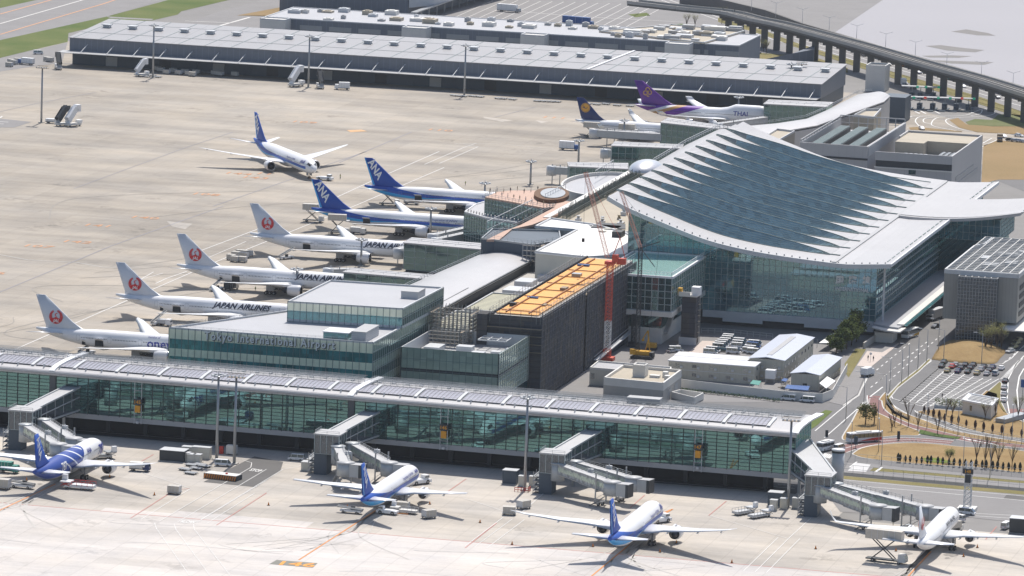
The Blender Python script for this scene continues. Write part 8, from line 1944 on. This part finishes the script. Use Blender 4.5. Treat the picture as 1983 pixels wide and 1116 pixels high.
p=G(1500,750); t=thing('pipe_stack','small dark pile of pipes and frames near the white tank','pipe stack',tuple(p)); mb=MB(); random.seed(2)
for k in range(14): a=Vector((p.x+random.uniform(0,7),p.y+random.uniform(-2,2),random.uniform(.2,2.6))); mb.bar(a,a+Vector((random.uniform(-2,2),random.uniform(-1,1),random.uniform(-.4,.8))),.2)
mb.build('pipes',M['rustplank'],t,True)
bb=thing('beige_building','beige flat roofed buildings with roof hut directly behind the pier roof','building',tuple(G(1230,768)))
fr=P_(6.2,(1169,735),(1285,746),(1320,720),(1206,710)); px(bb,'front_block','concrete',fr,0,5.9); px(bb,'roof','tanroof',fr,5.9,6.0); ppt(bb,'parapet','offwhite',fr,4.4,6.9,.6)
bk=P_(5.6,(1142,713),(1180,716),(1300,728),(1300,712),(1158,700)); px(bb,'rear_block','cream',bk,0,5.3); px(bb,'rear_roof','roofgrey',bk,5.3,5.4); ppt(bb,'rear_parapet','offwhite',bk,5.2,5.9,.4)
p=G(1240,728,6.0); bx(bb,'roof_hut','offwhite',p.x-2,p.x+2,p.y-2.5,p.y+2.5,6.0,9.4); ppt(bb,'hut_parapet','offwhite',[(p.x-2,p.y-2.5),(p.x+2,p.y-2.5),(p.x+2,p.y+2.5),(p.x-2,p.y+2.5)],9.4,9.9,.4)
for dx,dy,w_,h in ((5,-1,1.6,.8),(8,1,.8,1.8),(9.5,-3,.8,1.3)): bx(bb,'roof_unit','offwhite',p.x+dx-w_,p.x+dx+w_,p.y+dy-1,p.y+dy+1,6.0,6+h)
a=Vector(fr[0]);
for u in (31.5,33.4): bx(bb,'window','dglass',bk[0][0]+u-31,bk[0][0]+u-29.8,bk[0][1]-.05+.0,bk[0][1]+.2,2.2,4)
yw=P_(2.2,(1300,760),(1345,771),(1363,762),(1318,755)); px(bb,'yard_wall','concrete',yw,0,.4); ppt(bb,'yard_parapet','offwhite',yw,0.4,2.4,.35)
for i,u in enumerate((0.35,.7)): q0_=Vector(fr[1]).lerp(Vector(fr[2]),u); bx(bb,'shutter_door','grey',q0_.x-.1,q0_.x+.12,q0_.y-2.4,q0_.y+2.4,0,3.6)
kk=thing('toilet_hut','small square hut with solar strips on its roof beside the parking area','hut',tuple(G(1893,812)))
kz=4.4; kp=[tuple(G(1630+x/5.58,760+y/5.58,kz))[:2] for x,y in ((1295,85),(1625,150),(1700,70),(1375,12))]; kc_=sum((Vector(p) for p in kp),Vector((0,0)))/4
px(kk,'walls','offwhite',[tuple(kc_+(Vector(p)-kc_)*.93) for p in kp],0,kz-.35); px(kk,'roof','white',kp,kz-.35,kz); ppt(kk,'roof_edge','white',kp,kz,kz+.25,.4)
for f in (.25,.42,.59,.76): a=Vector(kp[0]).lerp(Vector(kp[3]),f); b_=Vector(kp[1]).lerp(Vector(kp[2]),f); a2=a.lerp(b_,.15); b2_=a.lerp(b_,.88); mb=MB(); mb.bar((*a2,kz+.35),(*b2_,kz+.35),.9,.08); mb.build('solar_strip',M['dark'],kk,True)
dq=Vector(kp[0]).lerp(Vector(kp[1]),.32); dq=kc_+(dq-kc_)*.935; bx(kk,'window','dglass',dq.x-.6,dq.x+.6,dq.y-.05,dq.y+.3,1.6,3.2)
bs=thing('planted_pergola','low bed of white frames and bushes beside the square hut','planter',tuple(G(1841,790))); mb=MB(); p=G(1841,790); mb.box(p.x-5,p.x+7,p.y-2,p.y+3,0,.9); mb.build('planter_box',M['offwhite'],bs,True)
mb=MB(); random.seed(4)
for k in range(700): q_=Vector((p.x+random.uniform(-5,8),p.y+random.uniform(-2,3),random.uniform(.8,2.6)**1)); a=random.uniform(0,6); s_=.3; mb.face([q_+Vector((s_*math.cos(a),s_*math.sin(a),0)),q_+Vector((s_*math.cos(a+2),s_*math.sin(a+2),.2)),q_+Vector((s_*math.cos(a+4),s_*math.sin(a+4),.2))])
mb.build('shrubs',grassmat('shrub leaf',(.05,.075,.03),(.10,.12,.05),.6),bs,True)
bs_=thing('footbridge_steps','blue grey glazed subway stair beside the right lane','staircase',tuple(G(1955,815))); p=G(1955,815); mb=MB(); mb.bar((p.x-2,p.y-6,.8),(p.x+3,p.y+8,.9),3.5,1.4); mb.build('stair_cover',M['steel'],bs_,True); rail(bs_,[(p.x-4,p.y-6,.1),(p.x+1.4,p.y+8,.1)],1.2,'white',t=.1)
# ================================================================ TREES
M['leaf']=grassmat('tree leaf',(.05,.085,.025),(.15,.17,.05),.35); M['leaf2']=grassmat('yellowish leaf',(.12,.13,.04),(.20,.19,.07),.4); M['bark']=mat('bark',(.12,.09,.065),.9,var=.25); M['conif']=mat('dark conifer',(.028,.030,.022),.9,var=.4,vs=.8); M['conifr']=mat('reddish conifer',(.075,.035,.025),.9,var=.4,vs=.8)
def tree(label,p,h,r,n,leaf='leaf',group=None,seed=1,sz=.42):
    rnd=random.Random(seed); t=thing('tree',label,'tree',(p[0],p[1],.1),0,group); mb=MB(); mb.tube([(0,0,0),(.1,0,h*.3),(0,.1,h*.6),(.1,0,h*.85)],[.22,.17,.11,.04],7)
    for k in range(9): a=rnd.uniform(0,6.3); z=h*rnd.uniform(.3,.7); mb.tube([(0,0,z),(math.cos(a)*r*.4,math.sin(a)*r*.4,z+h*.12),(math.cos(a)*r*.75,math.sin(a)*r*.75,z+h*.22)],[.09,.06,.02],5)
    mb.build('trunk',M['bark'],t); mb=MB(); cl=[(rnd.gauss(0,r*.42),rnd.gauss(0,r*.42),h*rnd.uniform(.38,.92)) for _ in range(int(10+r*3))]
    for k in range(n):
        c=cl[k%len(cl)]; f=1-abs(c[2]/h-.62)*1.2; q_=Vector((c[0]*f+rnd.gauss(0,r*.2),c[1]*f+rnd.gauss(0,r*.2),c[2]+rnd.gauss(0,h*.07))); a=rnd.uniform(0,6.3); b_=rnd.uniform(-1,1); s_=sz*rnd.uniform(.5,1.2)
        x=Vector((math.cos(a),math.sin(a),b_*.5)).normalized()*s_; y=Vector((-math.sin(a)*.6,math.cos(a)*.6,.7)).normalized()*s_; mb.face([q_-x,q_+y*.7,q_+x,q_-y*.7])
    mb.build('crown',M[leaf],t); return t
for i,(x,y,h,r) in enumerate(((160,385,6,2.7),(205,370,8,3.1),(250,345,9,3.3),(295,312,10,3.4),(335,280,10.5,3.2))):
    tree('dense dark green tree, %s from the left in the clump by the pavement'%nth(i),pt(ZP,(x,y)),h,r,3200,'leaf','dark green trees by the pavement',seed=20+i)
tree('small green tree, left of two on the triangular lawn',pt(ZQ,(255,350)),6.5,2.6,900,'leaf2','two small trees on the triangular lawn',3,.3); tree('thin dark tree, right of two on the triangular lawn',pt(ZQ,(350,345)),6.5,1.3,260,'leaf2','two small trees on the triangular lawn',4,.3)
def bare(label,p,h,r,group,seed,leafy=0,mat_='bark'):
    rnd=random.Random(seed); t=thing('bare_tree',label,'tree',(p[0],p[1],.1),0,group); mb=MB(); mb.tube([(0,0,0),(0,0,h*.25)],[.14,.11],6)
    tips=[]
    for k in range(13):
        a=rnd.uniform(0,6.3); q1_=Vector((math.cos(a)*r*.3,math.sin(a)*r*.3,h*rnd.uniform(.45,.6))); q2_=Vector((math.cos(a)*r*rnd.uniform(.5,1),math.sin(a)*r*rnd.uniform(.5,1),h*rnd.uniform(.8,1))); mb.tube([(0,0,h*rnd.uniform(.1,.25)),q1_,q2_],[.07,.05,.02],4)
        for j in range(4): a2=a+rnd.uniform(-.8,.8); m_=q1_.lerp(q2_,rnd.uniform(.1,.8)); e=m_+Vector((math.cos(a2)*r*.35,math.sin(a2)*r*.35,h*.18)); mb.tube([m_,e],[.035,.015],3); tips.append(e)
    mb.build('branches',M['bark'],t)
    if leafy:
        mb=MB()
        for e in tips:
            for j in range(leafy): q_=e+Vector((rnd.gauss(0,.4),rnd.gauss(0,.4),rnd.gauss(0,.5))); s_=.16; mb.face([q_+Vector((s_,0,0)),q_+Vector((0,s_,.1)),q_+Vector((-s_,0,.1))])
        mb.build('leaves',M[mat_],t)
    return t
for i,(x,y,h,l) in enumerate(((720,370,9,0),(822,410,6,0),(1035,450,6,0),(570,370,5,0),(540,420,5,0),(640,350,4,0),(1455,765,8,0),(1545,790,9,0),(1615,800,9,0),(1690,790,6,4),(1840,800,6,2),(1130,250,5,0),(1195,260,4,2),(1550,300,5,2),(1660,250,5,2),(1905,300,7,4),(1160,770,3.5,14))):
    bare('thin bare tree, %s of those scattered over the lower right lawns counted from the left'%nth(sorted([720,822,1035,570,540,640,1455,1545,1615,1690,1840,1130,1195,1550,1660,1905,1160]).index(x)),pt(ZQ,(x,y)),h*1.05,h*.3,'bare trees on the lower right lawns',40+i,l,'leaf2')
for i,(x,y,h) in enumerate(((1450,370,8),(1500,365,9),(1550,355,9),(1590,350,7))): bare('brownish thin tree, %s from the left in front of the garage glass'%nth(i),pt(ZP,(x,y)),h,h*.3,'brown thin trees before the garage',70+i,8,'leaf2')
for i,(x,y,h) in enumerate(((560,290,6),(515,275,6),(545,280,5),(130,145,6),(175,150,6),(320,130,8))): bare('thin bare tree, %s of those beside the far roads under the elevated railway'%nth(i),pt(Z3,(x,y)),h,h*.3,'bare trees on the far verges',80+i,4,'leaf2')
cf=[]
for nm,mm in (('conif',''),('conifr','')):
    t=thing('conifer','x','conifer'); rnd=random.Random(5); mb=MB(); mb.tube([(0,0,0),(0,0,.6)],[.08,.07],5); mb.build('trunk',M['bark'],t); mb=MB(); rings=[]
    for k in range(8):
        z=.35+2.9*k/7; rr=.52*math.sin(PI*min(.98,(k+.9)/8.2))**.7; rings.append([(rr*rnd.uniform(.75,1.2)*math.cos(a),rr*rnd.uniform(.75,1.2)*math.sin(a),z) for a in [2*PI*j/9 for j in range(9)]])
    mb.loft(rings)
    for k in range(160): a=rnd.uniform(0,6.3); z=rnd.uniform(.3,3.3); rr=.55*math.sin(PI*min(.97,z/3.5)); q_=Vector((rr*math.cos(a),rr*math.sin(a),z)); mb.face([q_+Vector((.12,0,0)),q_+Vector((0,.12,.2)),q_+Vector((-.1,0,.05))])
    mb.build('crown',M[nm],t); cf.append(t)
row1=[608,630,688,738,808,862,925,962,1037,1090,1157,1212,1274,1333,1397,1449,1516,1560,1630,1682,1742,1802,1868,1926]
for i,x in enumerate(row1): dup(cf[0],(*pt(ZQ,(x,757+(x-608)*.080)),.12),random.uniform(0,6),'slim dark conifer, %s from the left in the front row along the long lawn'%nth(i),'dark conifers along the long lawn',random.uniform(.68,.9))
row2=[(890,235),(935,260),(990,280),(1052,300),(1110,325),(1186,345),(1260,345),(1345,380),(1441,405),(1531,425),(1628,440),(1728,460),(1832,470),(1942,490)]
for i,p in enumerate(row2): dup(cf[1],(*pt(ZQ,p),.12),random.uniform(0,6),'slim reddish conifer, %s from the left in the row below the square hut'%nth(i),'reddish conifers below the square hut',random.uniform(.7,.95))
# ================================================================ PEOPLE
def person_mat(name,top,legs,hair=(.02,.015,.012)):
    m,nt,p=newmat(name); v,(x,y,z)=coords(nt); c=mixc(nt,z.gt(.88),legs,top); c=mixc(nt,z.gt(1.46),c,(.45,.28,.2)); c=mixc(nt,z.lt(.08),c,(.03,.03,.03)); c=mixc(nt,(x.abs().gt(.24)*z.band(.7,.92)),c,(.45,.28,.2)); nt.links.new(c,p.inputs['Base Color']); p.inputs['Roughness'].default_value=.8; return m
def person(name_m,arm=0.0):
    me=bpy.data.meshes.new('person'); V_=[(0,0,.95),(0,0,1.15),(0,.0,1.38),(0,0,1.50),(0,.02,1.62),(0,.01,1.74),(.10,0,.88),(.11,.05,.5),(.11,0,.09),(.12,.14,.04),(-.10,0,.88),(-.11,-.03,.5),(-.11,-.1,.09),(-.12,.03,.04),(.19,0,1.38),(.26,0,1.12),(.28,.1+arm,.88+arm*.5),(.28,.15+arm,.78+arm*.5),(-.19,0,1.38),(-.26,-.02,1.12),(-.28,.05,.88),(-.28,.08,.78)]
    E_=[(0,1),(1,2),(2,3),(3,4),(4,5),(0,6),(6,7),(7,8),(8,9),(0,10),(10,11),(11,12),(12,13),(2,14),(14,15),(15,16),(16,17),(2,18),(18,19),(19,20),(20,21)]
    rad=[.15,.14,.17,.055,.105,.07,.10,.07,.05,.045,.10,.07,.05,.045,.07,.05,.04,.035,.07,.05,.04,.035]
    me.from_pydata(V_,E_,[]); o=bpy.data.objects.new('person',me); COL.objects.link(o); mo=o.modifiers.new('skin','SKIN')
    for i,d in enumerate(me.skin_vertices[0].data if me.skin_vertices else []): d.radius=(rad[i],rad[i]*.8)
    if not me.skin_vertices:
        bpy.context.view_layer.objects.active=o
    o.modifiers.new('sub','SUBSURF').levels=1; me.materials.append(name_m); return o
PM=[person_mat('dark clothes',(.04,.045,.06),(.03,.03,.04)),person_mat('khaki workwear',(.30,.28,.18),(.25,.23,.15)),person_mat('white shirt',(.6,.6,.6),(.05,.06,.10)),person_mat('hi vis vest',(.35,.42,.10),(.04,.05,.10))]
def bake_person(pm,arm):
    o=person(pm,arm); 
    import bmesh
    me=o.data
    if not me.skin_vertices:
        bm=bmesh.new(); bm.from_mesh(me); l=bm.verts.layers.skin.new(); 
        rad=[.15,.14,.17,.055,.105,.07,.10,.07,.05,.045,.10,.07,.05,.045,.07,.05,.04,.035,.07,.05,.04,.035]
        bm.verts.ensure_lookup_table()
        for i,v in enumerate(bm.verts): v[l].radius=(rad[i],rad[i]*.8); v[l].use_root=(i==0)
        bm.to_mesh(me); bm.free()
    bpy.context.view_layer.update(); dg=bpy.context.evaluated_depsgraph_get(); m2=bpy.data.meshes.new_from_object(o.evaluated_get(dg)); 
    for p_ in m2.polygons: p_.use_smooth=True
    bpy.data.objects.remove(o); return m2
PMesh=[bake_person(m_,a) for m_,a in zip(PM,(0,.15,0,.2))]
M['hair']=mat('dark hair',(.02,.016,.014),.7,var=.1)
hm_=MB(); hm_.loft([[(.105*math.cos(a)*s_,.115*math.sin(a)*s_-.012,z) for a in [2*PI*j/10 for j in range(10)]] for z,s_ in ((1.64,1.0),(1.70,1.03),(1.76,.85),(1.80,.4))]); HAIR=hm_.mesh('hair',M['hair'])
def person_at(label,p,z,rz,k,group=None):
    o=bpy.data.objects.new('person',PMesh[k]); COL.objects.link(o); o.location=(p[0],p[1],z); o.rotation_euler=(0,0,rz); tag(o,label,'person',group); h_=bpy.data.objects.new('hair',HAIR); COL.objects.link(h_); h_.parent=o
person_at('person in dark clothes, left of the pair on the pink pavement',pt(ZP,(437,440)),.14,R(200),0,'people on the pink pavement'); person_at('person in dark clothes, right of the pair on the pink pavement',pt(ZP,(483,446)),.14,R(150),0,'people on the pink pavement')
person_at('person in dark clothes alone at the lower edge of the striped parking area',pt(ZP,(1079,770)),.06,0,0); person_at('ground worker in khaki standing under the right hand bridge',pt(Zm(1540,860,4.359),(826,690)),.06,R(180),1); person_at('ground worker walking behind the tug of the taxiing jet',pt(Z1,(1838,970)),.06,R(90),3); person_at('ground worker alone on the apron above the far docked blue-tailed jet',pt(Z2,(701,1003)),.06,R(40),3)
person_at('ground worker near the wing of the third red-crane jet',pt(Z4,(1380,460)),.06,R(20),3); person_at('ground worker under the tail of the jet on stand 146',pt(zb5,(1165,520)),.06,R(20),3); person_at('ground worker near the tug of the jet on stand 146',pt(zb5,(850,200)),.06,R(20),1); person_at('ground worker standing alone beyond the wingtip of the taxiing jet',pt(Z2,(25,965)),.06,0,3)
random.seed(21); vs_=[]
for k in range(20):
    f=k/20; vs_.append((400+640*f,262-f*10+ (k%3)*12) if k%2 else (430+560*f,290+110*f))
for k in range(12): vs_.append((740+28*k,548-14*k-random.uniform(0,12)))
pts_=sorted([tuple(G(*cA(x,y-15),zd))[:2] for x,y in vs_])
for i,p in enumerate(pts_): person_at('visitor on the observation deck, %s from the left'%nth(i),p,zd+.02,random.uniform(0,6),i%3,'visitors on the observation deck')
t=thing('pavement_sign','round sign on a thin post between the pair on the pink pavement','sign',(*pt(ZP,(458,450)),.13)); mb=MB(); mb.bar((0,0,0),(0,0,2.6),.1); mb.build('post',M['steel'],t); mb=MB(); mb.lathe([(.45,-.03),(.45,.03)],14,(0,0,2.6),'y'); mb.build('disc',M['white'],t)
HAZE=0.000021
# ================================================================ HAZE over the whole field
hz=MB(); hz.box(-1400,1400,-1850,3600,-1.0,330); m=bpy.data.materials.new('thin haze'); m.use_nodes=True; n_=m.node_tree; n_.nodes.clear()
o_=n_.nodes.new('ShaderNodeOutputMaterial'); pv=n_.nodes.new('ShaderNodeVolumePrincipled'); pv.inputs['Color'].default_value=(.80,.86,.95,1); pv.inputs['Density'].default_value=HAZE; pv.inputs['Anisotropy'].default_value=.2
n_.links.new(pv.outputs[0],o_.inputs['Volume']); hz.build('haze',m,None,kind='stuff')
